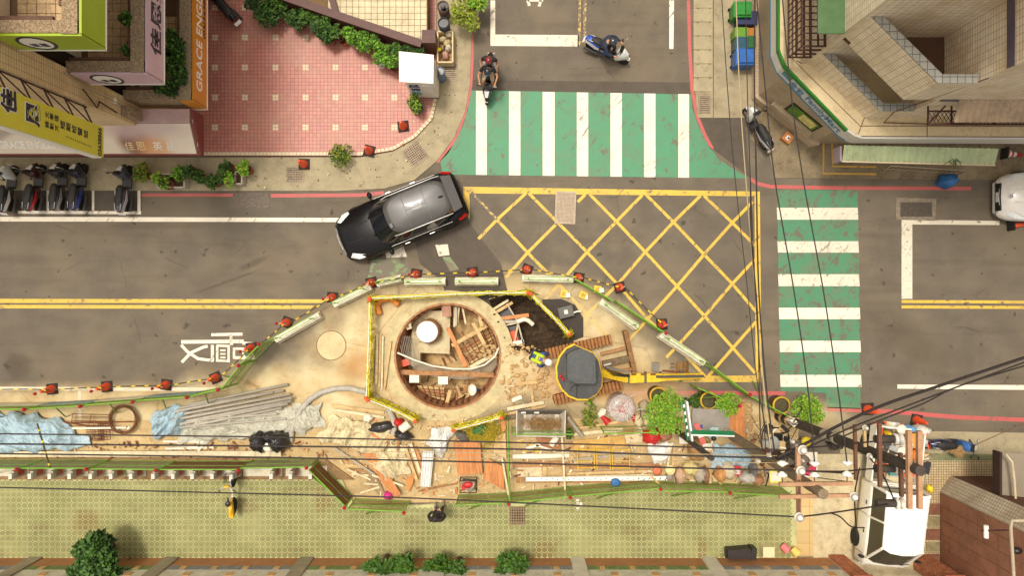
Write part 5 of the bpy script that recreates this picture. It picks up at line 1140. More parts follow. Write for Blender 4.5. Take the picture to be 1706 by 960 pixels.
for a,b,mt,lab in (((-30,767),(70,767),grm,'grey green fence panel behind the bike docks at the far left'),((72,767),(180,767),grm,'grey green fence panel behind the docks below the blue tarp'),((182,768),(290,769),grm,'grey green fence panel behind the docks below the wire coil'),((292,769),(420,769),brm,'brown fence panel behind the docks above the yellow bicycle'),((422,767),(528,765),grm,'fence panel behind the docks below the black bin bags'),
  ((530,770),(588,828),brm,'brown slanting fence panel at the end of the dock row'),((592,832),(682,836),None,'green fence panel at the corner of the green pavement'),((764,826),(848,822),None,'green fence panel behind the red generator'),((852,822),(945,812),None,'green fence panel above the drain grating'),((947,812),(1088,799),None,'long green fence panel below the white slotted rail'),((1092,803),(1198,805),None,'green fence panel below the heaped bags'),((1200,806),(1300,812),None,'green fence panel ending at the utility pole'),
  ((1022,502),(1098,552),'o','open green rail between the two slanting barrier blocks'),((1175,607),(1232,650),'o','open green rail right of the last barrier block'),((1234,653),(1300,688),None,'green fence panel ending at the striped pole base'),((1150,640),(1215,668),None,'small fence panel behind the clipped round shrub'),((846,694),(849,824),'o','open green rail dividing the rubble beside the metal hopper'),((853,713),(950,713),'o','open green rail behind the metal hopper'),((1000,712),(1085,710),'o','open green rail beside the wrapped round tank'),((955,466),(1014,500),'o','open green rail curving past the yellow lights')):
    fence(a,b,1.25 if a[1]>700 else 1.1,lab,mat=None if mt in (None,'o') else mt,open_=(mt=='o'),brace=0 if mt=='o' else 1,lamp=(mt!='o' or a[0]>1000))
# ---- traffic cones and striped rope
def cone(x,y,lab,z0=0,lie=None,s=1.0,rz=None,stripes=False):
    p=P(x,y,.25); t=thing('traffic_cone',lab,'traffic cone',(0,0,0),'traffic cones'); 
    MB().box((0,0,0),(.40*s,.40*s,.04)).build('base',rubber,t); b=MB().lathe([(.155*s,.04),(.15*s,.07),(.05*s,.66*s),(.035*s,.68*s)],(0,0,0),18).build('cone_body',orap if not stripes else redp,t)
    MB().lathe([(.118*s,.30*s),(.093*s,.42*s)],(0,0,0),18,capb=False).build('white_band',M('band_pale',(206,120,96) if not stripes else (236,226,210),.5),b) if stripes else None
    if stripes: MB().lathe([(.150*s,.12*s),(.130*s,.22*s)],(0,0,0),18,capb=False).build('white_band',M('band_pale',(206,120,96)),b)
    t.location=(p.x,p.y,z0); t.rotation_euler=(0,0,rz if rz is not None else rnd.uniform(-.4,.4))
    if lie: t.location=(p.x,p.y,z0+.2); t.rotation_euler=(0,R(90),lie)
    return t
CN=[(80,650),(172,646),(272,643),(355,631),(415,581),(475,538),(551,496),(617,471),(692,457),(787,454),(878,449),(965,463),(1034,479),(1105,541)]
near=['farthest left of the rope line','second from the left of the rope line','above the wire coil','beside the left fence where the rope starts to climb','on the painted lane word','left of the worn barrier block','at the end of the double yellow line','at the upper left barrier block','just below the black SUV','beside the dark asphalt patch','above the long barrier over the trench','beside the leftmost yellow light','right of the three yellow lights','at the right end of the striped rope']
for (x,y),nn_ in zip(CN,near): 
    t=cone(x,y,'orange traffic cone with red lamp, '+nn_)
    q=MB(); q.tube([(.1,0,.5),(-.12,-.05,.72)],.02,5); l=q.build('lamp_stem',wpl,t,local=True); MB().ell((-.14,-.055,.75),(.06,.06,.07),8,5).build('warning_lamp',lampr,t,local=True)
for x,y,nn_ in ((671,209,'beside the potted shrub on the pink plaza corner'),(614,250,'on the bottom edge of the pink plaza'),(504,272,'on the corner of the left drain grating')): cone(x,y,'old orange traffic cone '+nn_,z0=.1 if y<260 else .03)
cone(1451,684,'orange traffic cone on the red line at the truck corner',s=1.1); cone(1533,702,'orange traffic cone behind the truck tailgate')
cone(1674,255,'red and white striped traffic cone fallen against the store wall',lie=R(-5),stripes=True); cone(1685,375,'red traffic cone lying in front of the white car',lie=R(5))
rp_=[(-20,650)]+[(x,y) for x,y in CN]; bm=M('rope_black',(70,58,42),.7); ybm=M('rope_yellow',(226,194,30),.6)
for (x0,y0),(x1,y1),nn_ in zip(rp_,rp_[1:],near):
    A=P(x0+8 if x0>-20 else x0,y0,.68); B=P(x1,y1,.68); n=8; pts=[A.lerp(B,k/n)+Vector((0,0,-.18*math.sin(math.pi*k/n))) for k in range(n+1)]
    r=MB().tube(pts,.02,6).build('striped_rope',bm,label='striped rope ending at the cone '+nn_[:60].replace('the ',''),cat='barrier bar')
    for k in range(1,n,2) if n%2==0 else (): 
        a=pts[k]; b=pts[k].lerp(pts[k+1],.6); MB().tube([a,b],.026,6).build('yellow_band',ybm,r)
# low black and yellow pole over the tarp
A=P(62,706,1.2); B=P(84,782,1.2); r=MB().tube([A,B],.03,6).build('striped_pole',bm,label='black and yellow striped pole spanning from fence to docks above the blue tarp',cat='pole')
for k in range(1,8,2): MB().tube([A.lerp(B,k/8),A.lerp(B,(k+.4)/8)],.036,6).build('yellow_band',ybm,r)
# ---- bike docks and bicycle
kb=MB().prism(poly([(-30,753),(468,752),(468,761),(-30,762)],.18),.02,.18).build('kerb_beam',M('kerb_white',(214,200,164),.7,.16,3,dirt=(140,104,64),damt=.5),label='long pale kerb beam behind the fence of the dock row',cat='kerb')
pave('dock_strip',[(-30,764),(540,764),(590,800),(-30,800)],.09,M('dock_strip',(142,112,74),.9,.25,3,.4,dirt=(90,60,36),damt=.6))
for a,b in ((-30,48),(64,146),(162,243),(258,330),(335,400),(405,470),(476,545)):
  flat('dock_base_plate',[(a,777),(b,777),(b,794),(a,794)],.13,.04,M('dock_plate',(206,196,170),.6,.12,4,dirt=(150,120,80),damt=.4),'flat pale plate under the bike docks below the '+{-30:'far left edge of the blue tarp',64:'blue tarp',162:'wire coil',258:'crumpled tarp and white strips',335:'long pale tarp, beside the bicycle',405:'black bin bags',476:'start of the slanting fence'}[a],'base plate',group='base plates of the bike docks')
dk=None; dm_=M('dock_grey',(178,170,150),.4,.12,6)
for i,x in enumerate((20,52,85,118,153,187,220,257,290,322,355,388,453,485,518)):
    p=P(x,797,.75)
    if dk is None:
        dk=thing('bike_dock','grey bike dock post, leftmost in the long row by the green pavement','bike dock',(0,0,0),'bike dock posts in a row')
        m=MB(); m.box((0,0,0),(.15,.34,.62),tap=.8); m.build('post',dm_,dk); MB().box((0,-.02,.62),(.12,.2,.11)).build('head',M('dock_head',(206,198,180),.45,.08),dk); MB().box((0,-.15,.66),(.07,.02,.06)).build('lock_slot',blackp,dk); MB().box((.081,.02,.12),(.012,.2,.3)).build('side_panel',M('dock_red',(176,60,36),.5),dk)
        dk.location=(p.x,p.y+.1,.12); dk0=dk
    else: dup(dk0,(p.x,p.y+.1,.12),label='grey bike dock post, '+['','second','third','fourth','fifth','sixth','seventh','eighth','ninth','tenth','eleventh','twelfth, just above the bicycle','third last','second last','last'][i]+' from the left in the row')
bk=thing('bicycle','yellow and white shared bicycle parked below the dock row','bicycle',(0,0,0)); yb=M('bike_yellow',(226,170,20),.35,.06,3); wb=M('bike_white',(220,212,196),.35,.05)
for s in (-.53,.53):
    M3=Matrix.Rotation(math.pi/2,3,'X'); MB().lathe([(.31,-.02),(.335,-.02),(.335,.02),(.31,.02)],(s,0,.335),24,M3,capb=False).build('wheel',tyre,bk); m=MB()
    for k in range(10): a=k*math.pi/5; m.tube([(s,0,.335),(s+.31*math.cos(a),0,.335+.31*math.sin(a))],.004,3)
    m.build('spokes',chrome,bk,kind='stuff')
    m=MB(); arc=[(s+.36*math.cos(a),.36*math.sin(a)) for a in [R(20+14*k) for k in range(11)]]
    for (x0,z0),(x1,z1) in zip(arc,arc[1:]): m.beam((x0,0,z0+.335),(x1,0,z1+.335),.075 if s<0 else .06,.012)
    m.build('mudguard',yb if s<0 else wb,bk)
m=MB(); m.tube([(.42,0,.85),(.05,0,.42),(-.15,0,.45)],.035,7); m.tube([(-.15,0,.4),(-.22,0,.85)],.022,6); m.tube([(.53,0,.335),(.42,0,.85),(.38,0,1.02)],.02,6); m.tube([(-.53,.05,.335),(0,.05,.33)],.015,5); m.tube([(-.53,0,.335),(-.2,0,.7)],.015,5); m.build('frame',wb,bk)
MB().slab([(-.30,-.06,.72),(-.85,-.075,.60),(-.85,.075,.60),(-.30,.06,.72)],.16).build('rear_cover',yb,bk)
m=MB(); m.ell((-.24,0,.93),(.11,.10,.05)); m.ell((-.10,0,.93),(.10,.035,.035)); m.build('saddle',blackp,bk); m=MB(); m.tube([(.22,-.30,1.02),(.36,-.16,1.06),(.39,0,1.04),(.36,.16,1.06),(.22,.30,1.02)],.014,6); m.build('handlebar',chrome,bk)
for s in (-1,1): MB().tube([(.30,s*.22,1.05),(.20,s*.31,1.01)],.02,6).build('grip',blackp,bk)
m=MB(); 
for z in (.70,.80,.90): m.tube([(.50,-.16,z),(.80,-.14,z),(.80,.14,z),(.50,.16,z)],.008,4,closed=True)
for k in range(9): u=k/8; m.tube([(.50+.3*u,-.16+.02*u,.90),(.52+.26*u,-.13,.66)],.006,3); m.tube([(.50+.3*u,.16-.02*u,.90),(.52+.26*u,.13,.66)],.006,3)
for k in range(7): m.tube([(.52+.04*k,-.13,.66),(.52+.04*k,.13,.66)],.006,3)
m.build('basket',blackp,bk); MB().box((.42,0,.98),(.07,.16,.12)).build('handlebar_panel',yb,bk)
p=P(385,823,.6); bk.location=(p.x,p.y,.11); bk.rotation_euler=(R(4),0,R(90))
# ---------------------------------------------------------------- loose things on the site
def bxx(name,px,py,wp,hp,rz,z,h,mat,lab,cat,par=None,**k):
    p=P(px,py,z+h); t=MB().box((p.x,p.y,z),(PX(wp,z+h),PX(hp,z+h),h),R(rz)); return t.build(name,mat,par,label=lab,cat=cat if par is None else None,**k)
def cyl(name,px,py,rp,z,h,mat,lab,cat,taper=.85,n=18,lip=True,par=None,inner=None):
    p=P(px,py,z+h); r=PX(rp,z+h); m=MB()
    if inner: m.lathe([(r*taper,0),(r,h),(r*.88,h),(r*.8,h*.35)],(p.x,p.y,z),n)
    else: m.lathe([(r*taper,0),(r*.98,h*.9),(r,h),(r*.5,h+.01)] if lip else [(r*taper,0),(r,h)],(p.x,p.y,z),n)
    return m.build(name,mat,par,label=lab,cat=cat if par is None else None)
def sack(name,px,py,rx,ry,rz,z,h,mat,lab,cat,seed=1):
    g=random.Random(seed); m=MB().ell((0,0,0),(1,1,1),16,9,z0=-.5); p0=P(px,py,z+h/2); ph=[g.uniform(0,6) for _ in range(6)]
    vs=[]
    for v in m.v:
        a=math.atan2(v.y,v.x); r=1+.10*math.sin(5*a+ph[0])+.07*math.sin(9*a+ph[1]+v.z*3)+.05*math.sin(14*a+ph[2]+v.z*6); q=Vector((v.x*r*PX(rx),v.y*r*PX(ry),v.z*h*(1+.12*math.sin(7*a+ph[3]))))
        vs.append(Matrix.Rotation(R(rz),3,'Z')@q+Vector((p0.x,p0.y,z+h*.45)))
    m.v=vs; return m.build(name,mat,label=lab,cat=cat)
cloth('blue_tarp',[(-20,688),(102,694),(152,748),(-20,756)],.12,.35,tarpb,'crumpled pale blue tarp over a heap at the far left','tarp',1,44,26,.10)
cloth('blue_tarp',[(248,692),(312,672),(318,722),(252,730)],.08,.2,tarpb,'crumpled blue grey tarp at the left ends of the plastic pipes','tarp',5,30,26,.13)
cloth('grey_tarp',[(306,690),(492,676),(478,722),(300,742)],.08,.16,tarpg,'long pale crumpled tarp below the plastic pipes','tarp',7,50,22,.09)
cloth('grey_tarp',[(478,676),(540,672),(536,712),(474,722)],.08,.16,tarpg,'small pale tarp under the left end of the grey hose','tarp',9,24,18,.09)
cloth('striped_sheet',[(560,690),(648,712),(640,770),(528,728)],.12,.2,M('cream_stripe',(214,198,156),.7,.2,3,dirt=(170,150,112),damt=.5),'cream ribbed sheet crumpled across the rubble left of the black sacks','sheet',11,46,24,.10)
cloth('striped_sheet',[(600,760),(668,740),(680,790),(640,800)],.12,.18,M('cream_stripe',(214,198,156)),'second ribbed cream sheet beside the orange board','sheet',12,30,20,.10)
cloth('white_tarp',[(722,712),(758,720),(736,762),(712,742)],.15,.2,M('tarp_white',(214,212,204),.5,.08,3),'white plastic sheet hung beside the yellow netted railing','sheet',14,22,20,.09)
cloth('blue_tarp',[(1186,736),(1240,744),(1258,776),(1182,790)],.1,.2,tarpb,'pale blue tarp under the street sign pole','tarp',15,30,22,.08)
cloth('white_tarp',[(1078,735),(1120,742),(1112,775),(1088,768)],.3,.12,M('tarp_white',(214,212,204)),'white board-like sheet under the clipped round shrub','sheet',16,14,14,.05)
pipes=[((318,674),(480,641)),((300,680),(473,651)),((292,686),(455,654)),((290,693),(484,657)),((289,700),(487,663)),((312,702),(486,668)),((300,707),(480,673)),((318,710),(470,680))]
pvc=M('pvc_grey',(172,162,146),.45,.12,3,dirt=(190,176,140),damt=.3)
for i,(a,b) in enumerate(pipes):
    z=.12+(.10 if i in (2,4) else 0)+.02*i; A,B=P(*a,z),P(*b,z); o=MB().lathe([(.055,0),(.055,1),(.042,1),(.042,.97)],(0,0,0),12,capb=False); d=B-A; L=d.length; M3=d.to_track_quat('Z','Y').to_matrix()
    o.v=[M3@Vector((v.x,v.y,v.z*L))+A for v in o.v]; o.build('plastic_pipe',pvc,label='grey plastic pipe in the fanned bundle on the left, '+['uppermost','second from the top','third from the top','fourth from the top','fifth from the top','sixth from the top','seventh from the top','lowest'][i],cat='pipe',group='bundle of grey plastic pipes')
for a,b in (((300,713),(476,698)),((330,700),(462,690))): MB().tube([P(*a,.3),P(*b,.3)],.035,8).build('thin_pipe',pvc,label=('lower' if a[1]>705 else 'upper')+' thin grey tube lying over the pale tarp',cat='pipe')
m=None
ct=thing('wire_coil','round coil of rusty brown steel rod on the dusty pavement','coil',tuple(P(205,700,0)))
for k in range(7):
    c=P(205+rnd.uniform(-1,1),700+rnd.uniform(-1,1),.05+.03*k); r=.50+rnd.uniform(-.05,.05)
    MB().tube([(c.x+r*math.cos(a),c.y+r*1.0*math.sin(a),.05+.03*k+.02*math.sin(3*a+k)) for a in [2*math.pi*i/36 for i in range(36)]],.014,5,closed=True).build('rod_loop',M('coil_rust',(120,74,46),.8,.2,5),ct)
MB().box((P(220,711).x,P(220,711).y,.2),(.12,.07,.05),R(40)).build('paper_tag',wpl,ct)
# rebar mesh pile
rb=thing('rebar_mesh_pile','tangle of rusty rebar grids between the blue tarp and the coil','rebar',tuple(P(160,720,0)))
g=random.Random(5)
for s,(cx2,cy2,w2,h2,n1,n2) in enumerate(((158,722,28,26,7,8),(172,718,20,30,5,8),(150,700,60,18,3,6))):
    for i in range(n1): 
        x=cx2-w2/2+w2*i/(n1-1); MB().tube([P(x+g.uniform(-2,2),cy2-h2/2,.05+.05*s),P(x+g.uniform(-2,2),cy2+h2/2,.12+.05*s)],.012,4).build('rebar',rust,rb)
    for i in range(n2):
        y=cy2-h2/2+h2*i/(n2-1); MB().tube([P(cx2-w2/2,y+g.uniform(-1,1),.08+.05*s),P(cx2+w2/2,y+g.uniform(-1,1),.08+.05*s)],.012,4).build('rebar',rust,rb)
W=lambda *a: [wood,woodw,woodb,ply,rust,wpl,steel][a[0]]
# sticks: (x0,y0,x1,y1,width px,z,material,label)
ST=[(80,705,228,703,2,.1,4,'thin rusty rod above the rebar tangle'),(70,697,190,718,2,.1,4,'thin rusty rod slanting under the rebar tangle'),(120,714,210,713,3,.12,5,'white stick beside the blue tarp'),
(272,736,340,737,3,.1,5,'uppermost white strip on the kerb below the long tarp'),(270,742,330,744,3,.1,5,'middle white strip on the kerb below the long tarp'),(276,748,356,746,3,.1,5,'lowest white strip on the kerb below the long tarp'),(330,752,338,743,3,.14,5,'short white strip crossing the kerb strips'),
(552,676,640,688,5,.1,0,'perforated strip above the ribbed sheets'),(556,683,640,696,4,.12,1,'pale strip above the ribbed sheets'),(556,746,625,792,3,.2,6,'thin grey rod lying over the ribbed sheets'),(620,792,672,810,3,.25,1,'pale stick crossing the long orange board'),(578,782,618,800,3,.15,1,'pale stick pointing at the slanting fence'),
(576,776,612,778,4,.1,0,'short plank left of the long orange board, uppermost'),(580,783,610,785,4,.1,2,'short brown plank left of the long orange board'),(586,790,614,793,3,.1,1,'short pale plank left of the long orange board'),(607,806,630,808,2.5,.1,1,'small white stick by the slanting fence'),(600,822,632,812,3,.1,1,'pale stick at the corner fence panel'),
(628,716,648,726,4,.15,0,'uppermost board of the small timber stack'),(616,722,640,736,4,.18,3,'orange-brown board of the small timber stack'),(674,742,694,800,5,.15,0,'upright pale board beside the corrugated strip'),(684,740,700,788,5,.2,1,'second upright pale board beside the corrugated strip'),(690,745,706,785,7,.12,3,'pinkish brown board beside the corrugated strip'),
(664,735,660,780,4,.2,2,'dark stick over the second ribbed sheet'),(697,820,762,806,2,.1,2,'thin stick on the bare ground near the pedestrian'),(700,818,745,808,2,.1,2,'second thin stick on the bare ground near the pedestrian'),
(836,762,848,830,3,.3,1,'pale pole leaning beside the green divider rail'),(845,682,906,671,6,.1,1,'white painted plank above the metal hopper'),(846,690,908,677,4,.09,0,'plank above the metal hopper'),(853,668,869,661,6,.08,5,'small white board on the dusty ground'),(886,650,888,671,4,.1,0,'short yellowish stick standing above the hopper'),(860,640,895,637,5,.1,0,'short board on the dirt left of the excavator'),
(877,748,900,740,5,.25,5,'white tube below the metal hopper'),(893,742,925,752,3,.25,5,'red and white stick below the metal hopper'),(854,762,948,758,8,.12,5,'wide white board behind the green divider'),(854,775,948,773,9,.1,2,'dark red-brown beam left of the yellow frames'),(948,778,1100,776,8,.1,2,'dark red-brown beam under the yellow frames'),
(945,790,1085,785,4,.12,0,'perforated pale rail under the yellow frames'),(945,795,1080,792,3,.14,1,'thin pale rail under the yellow frames'),(952,716,1038,702,4,.2,0,'upper long thin timber right of the hopper'),(956,724,1038,716,5,.2,1,'lower long thin timber right of the hopper'),(936,726,942,830,3,.35,1,'thin pale pole lying down across the boards'),
(956,766,1060,756,4,.15,6,'grey bar behind the yellow frames'),(1112,738,1100,775,3,.3,1,'first splayed stick under the white sheet'),(1118,738,1112,778,3,.32,1,'second splayed stick under the white sheet'),(1124,740,1120,776,3,.3,0,'third splayed stick under the white sheet'),(1174,782,1204,810,2.5,.3,0,'thin bamboo stick leaning at the heaped bags'),
(1080,790,1104,812,3,.3,0,'stick at the right end of the slotted rail'),(1182,778,1183,806,5,.15,0,'short post at the green pavement edge'),(860,800,1090,800,10,.1,2,'brown sleeper under the white slotted rail'),(984,588,1012,584,3,.3,2,'hidden bar near the cab')]
for a in ST[:-1]: plank('wooden_stick' if a[6] not in (4,5,6) else ('metal_rod' if a[6] in (4,6) else 'white_strip'),(a[0],a[1]),(a[2],a[3]),a[4],a[5],.04,W(a[6]),a[7],'stick')
for k in range(9): plank('short_plank',(770+k*0,0),(0,0),1,.1,.03,wood) if 0 else None
for k in range(5): plank('stacked_board',(621+k*4.5,741-k*1.2),(646+k*4.2,722+k*1.2),3.5,.15+.02*k,.03,wood,'board in the small tied timber stack by the grey hose',group='boards in the small tied stack')
rail_=thing('slotted_rail','long white slotted rail lying along the brown sleeper','rail',tuple(P(990,799,.15)))
plank('rail_body',(876,799),(1112,797),7,.26,.05,M('rail_white',(236,230,216),.5,.05),par=rail_)
for k in range(24): 
    x=902+k*9; p=P(x,798.2+(k%2)*1.2,.29); MB().box((p.x,p.y,.285),(.09 if x>1060 else .04,.03,.004),R(50 if x>1060 else 0)).build('slot',darkm,rail_)
# boards
def board(pxs,z,lab,mat=ply,n=0,name='plywood_board',th=.03,slope=0):
    t=flat(name,pxs,z,th,mat,lab,'board')
    if n:
        a,b,c,d=[P(*q,z) for q in pxs]
        for i in range(1,n):
            u=i/n; MB().beam(a.lerp(b,u)+Vector((0,0,.002)),d.lerp(c,u)+Vector((0,0,.002)),.012,.008).build('board_joint',woodb,t)
    return t
board([(755,738),(800,737),(804,789),(763,793)],.3,'upright rectangular orange plywood board left of the second board',n=8)
board([(812,764),(840,779),(840,818),(804,797)],.3,'tilted orange plywood board beside the green divider',n=3)
board([(604,757),(623,755),(668,824),(656,832)],.28,'long slanting orange plywood board at the slanting fence',n=4)
board([(1200,690),(1240,672),(1242,745),(1232,748),(1200,712)],.2,'orange planks under the clipped shrub near the pole')
board([(676,800),(690,790),(688,806),(680,822)],.2,'small orange board beside the corrugated strip',M('ply2',(206,128,60),.6,.2,4))
board([(834,700),(845,702),(842,718),(836,720)],.3,'small orange board at the lower right railing')
board([(1037,714),(1058,714),(1057,722),(1038,724)],.2,'small orange brown board by the wrapped tank',woodb)
board([(603,775),(630,800),(640,820),(632,826),(612,806)],.1,'grey brown board under the long orange board',M('grey_board',(150,126,90),.8,.2,4))
board([(955,735),(1040,726),(1042,745),(956,755)],.12,'large dusty ochre plywood sheet behind the yellow frames',M('ochre_board',(198,156,78),.7,.2,3,dirt=(160,110,60),damt=.5))
board([(893,728),(934,735),(935,750),(896,745)],.12,'brown plywood sheet below the hopper',M('brown_board',(166,110,66),.7,.2,3))
board([(862,780),(902,776),(904,800),(862,800)],.1,'grey concrete slab left of the slotted rail',concw,name='concrete_slab'); board([(903,776),(912,776),(910,795),(904,795)],.12,'narrow upright board by the concrete slab',wood)
board([(1040,725),(1070,722),(1078,736),(1044,740)],.12,'rough grey concrete sheet by the red bag',concw,name='concrete_slab')
board([(826,728),(842,722),(844,766),(822,752)],.2,'pinkish board behind the yellow net heap',M('pink_board',(214,176,128),.7,.15,3))
MB().wave(P(706,750,.3),P(722,754,.3),P(706,812,.3),P(702,812,.3),.01,.09,.02).build('corrugated_scrap',steel,label='x',cat='x') if 0 else MB().wave(P(704,752,.32),P(723,752,.32),P(717,812,.3),P(700,811,.3),.012,.10,.025).build('corrugated_sheet',M('corr_white',(206,206,200),.45,.1,3),label='narrow white corrugated sheet standing among the boards',cat='sheet')
# sacks and bags
sack('bin_bag',431,737,14,17,0,.05,.45,blackb,'black bin bag left of the white bucket','bin bag',1); sack('bin_bag',465,736,17,17,20,.05,.5,blackb,'biggest black bin bag right of the white bucket','bin bag',2); sack('bin_bag',448,728,14,10,0,.05,.3,blackb,'half hidden black bin bag behind the white bucket','bin bag',3)
sack('bin_bag',672,726,16,8,-10,.05,.25,blackb,'flat black bag beside the short end of the grey hose','bin bag',4); sack('black_sheet',636,712,22,9,10,.05,.2,blackb,'crumpled black sheet above the timber stack','sheet',5); sack('bin_bag',1392,738,12,12,0,.05,.4,blackb,'black bin bag under the utility pole by the yellow helmet','bin bag',6)
sack('black_sheet',770,727,12,8,-35,.1,.2,M('grey_sheet',(96,90,82),.5,.2,6),'dark grey sheet under the lower right railing','sheet',8)
sack('red_bag',1087,727,17,13,10,.1,.4,redp,'bright red bag below the clipped shrub','bag',9); sack('red_bag',664,704,8,7,0,.1,.25,redp,'small red bag beside the white roll','bag',10); sack('pink_bag',647,826,8,7,0,.1,.25,M('magenta',(206,52,130),.5,.1),'magenta bag at the foot of the long orange board','bag',11)
sack('cement_sack',1063,701,8,11,10,.05,.3,M('sack_cream',(214,200,156),.8,.12,5),'cream cement sack right of the wrapped tank','sack',12); sack('cement_sack',1078,700,7,11,0,.05,.3,M('sack_cream',(214,200,156)),'second cream sack beside the clipped shrub','sack',13); sack('cement_sack',1073,677,9,10,0,.05,.3,M('sack_grey',(176,160,126),.8,.2,5),'dusty grey sack above the cream sacks','sack',14)
for i,(x,y,rx,ry,mt,lab) in enumerate(((1133,793,9,14,(196,160,130),'pinkish sack at the left of the heap by the pavement edge'),(1150,780,13,12,(214,196,130),'yellowish sack in the heap by the pavement edge'),(1165,790,10,14,(176,164,146),'grey plastic bag in the heap by the pavement edge'),(1175,792,6,14,(140,104,76),'brown bag in the heap by the pavement edge'),(1200,790,10,13,(196,140,84),'light brown sack left of the red stool'),(1213,785,12,14,(206,190,160),'pale bag left of the red stool'),(1245,796,14,9,(196,190,176),'pale grey sack right of the red stool'),(1262,800,10,9,(176,128,92),'brown sack next to the yellow edged box'),(1160,750,14,18,(170,130,80),'sandy heap under the sign pole'),(1105,724,14,12,(160,110,80),'rusty brown bundle behind the red bag'),(760,716,0.1,.1,(1,1,1),''),(1255,783,6,13,(120,116,112),'upright dark grey jug right of the red stool'))):
    if lab: sack('filled_sack',x,y,rx,ry,0,.1,.35,M('sk%d'%i,mt,.7,.2,6),lab,'sack',20+i)
sack('blue_sack',1578,301,13,12,0,.05,.5,bluep,'tied blue plastic sack on the red line by the metal rack','sack',40)
# net heap, straw
def tangle(name,px,py,rx,ry,n,z,h,mat,lab,cat,seed,r=.008,kind=None,par=None):
    g=random.Random(seed); m=MB(); c=P(px,py,z)
    for k in range(n):
        p=Vector((g.gauss(0,.4)*PX(rx),g.gauss(0,.4)*PX(ry),abs(g.gauss(0,.5))*h)); pts=[]
        d=g.uniform(0,6.3)
        for q in range(5): pts.append(c+p); d+=g.gauss(0,.9); p=p+Vector((math.cos(d),math.sin(d),g.gauss(0,.15)))*g.uniform(.04,.12)
        m.tube(pts,r,3,cap=False)
    return m.build(name,mat,par,label=lab,cat=cat,kind=kind)
tangle('yellow_net_heap',815,722,24,22,420,.05,.3,M('net_mustard',(196,172,44),.7,.25,9),'heap of mustard yellow netting beside the divider rail','netting',3); tangle('yellow_net_heap',788,722,12,12,160,.05,.25,M('net_mustard',(196,172,44)),'small yellow net heap under the lower right railing','netting',4); sack('green_sheet',800,716,13,9,20,.05,.2,M('teal_sheet',(40,110,60),.6,.2,5),'dark green sheet between the two yellow net heaps','sheet',44)
hp=thing('metal_hopper','open white metal hopper holding dry straw below the excavator','hopper',tuple(P(901,706,0)))
q=[P(x,y,.95) for x,y in ((861,684),(942,684),(941,728),(861,727))]; lo_=[Vector((v.x*.0+P(901,706).x+(v.x-P(901,706,.95).x)*.75,P(901,706).y+(v.y-P(901,706,.95).y)*.8,.25)) for v in q]
hm=M('hopper_metal',(214,204,184),.4,.14,3,metal=.1,dirt=(150,130,100),damt=.45); hd=M('hopper_dark',(98,92,84),.5,.2,4)
for i in range(4):
    a,b=q[i],q[(i+1)%4]; c_,d_=lo_[(i+1)%4],lo_[i]; MB().slab([a,b,c_,d_],.015).build('hopper_side',hd if i==0 else hm,hp); MB().tube([a,b],.025,6).build('rim_bar',hm if i else hd,hp)
MB().slab(lo_,.02).build('hopper_floor',hm,hp)
for x in (872,894): MB().beam(P(x-4,688,.97),P(x+4,688,.97),.05,.05).build('clip',wpl,hp)
tangle('dry_straw',905,706,44,9,420,.45,.2,M('straw',(170,132,80),.8,.3,8),'dry brown straw lying inside the white metal hopper','straw',7,.006)
MB().tube([P(928,728,.3),P(918,742,.25)],.12,12).build('white_tube_piece',wpl,label='short white tube under the right end of the hopper',cat='tube'); MB().tube([P(945,695,.4),P(958,712,.35),P(970,727,.3)],.09,10).build('grey_tube',steel,label='grey pipe slanting down right of the hopper',cat='tube')
cyl('pipe_collar',932,700,1,.2,.02,steel,'','') if 0 else None
# yellow scaffold frames
for i,(x0,x1) in enumerate(((960,992),(992,1018),(1018,1050))):
    t=thing('scaffold_frame',['left','middle','right'][i]+' yellow steel frame lying on the boards','frame',tuple(P((x0+x1)/2,765,.3))); ys_=M('scaf_yellow',(226,180,40),.5,.15,5)
    for x in (x0+2,x1-2): MB().tube([P(x,747,.35),P(x+1,782,.35)],.022,6).build('upright',ys_,t)
    for y in (750,769,780)[:3 if i!=1 else 2]: MB().tube([P(x0+2,y,.35),P(x1-2,y,.35)],.018,6).build('cross_bar',ys_,t)
# wrapped tank, cones etc
wtk=thing('wrapped_tank','round tank wrapped in clear plastic above the green rail','tank',tuple(P(1036,681,0)))
p=P(1036,681,.8); MB().lathe([(.48,0),(.49,.75),(.47,.8),(.25,.84)],(p.x,p.y,0),26).build('tank_body',M('wrap',(186,170,160),.25,.2,4,dirt=(120,100,90),damt=.4,coat=.6),wtk)
tangle('plastic_folds',1036,681,20,20,60,.86,.03,M('wrap_light',(222,212,200),.3,.1,4,coat=.5),None,None,9,.012,'stuff',wtk); tangle('red_scribble',1040,682,8,5,10,.9,.02,redp,None,None,10,.008,'stuff',wtk)
for x,y,a,lab in ((1010,702,(1002,694),'red roadwork cone lying left of the wrapped tank'),(1057,697,(1053,706),'small red and white cap beside the cream sacks')):
    t=MB(); t.tube([P(x-8,y-8,.2),P(x+4,y+3,.25)],[.05,.15],14); t.build('fallen_cone',redp,label=lab,cat='traffic cone')
sack('white_paper',1003,688,6,9,-40,.1,.1,wpl,'crumpled white paper left of the wrapped tank','paper',51)
MB().tube([P(x,y,.5) for x,y in ((1059,683),(1066,680),(1068,694),(1062,701))],.015,5).build('wire_loop',blackp,label='black wire handle standing by the cream sacks',cat='handle')
gn=thing('generator','red portable generator in a black frame near the pedestrian','generator',tuple(P(780,808,0)))
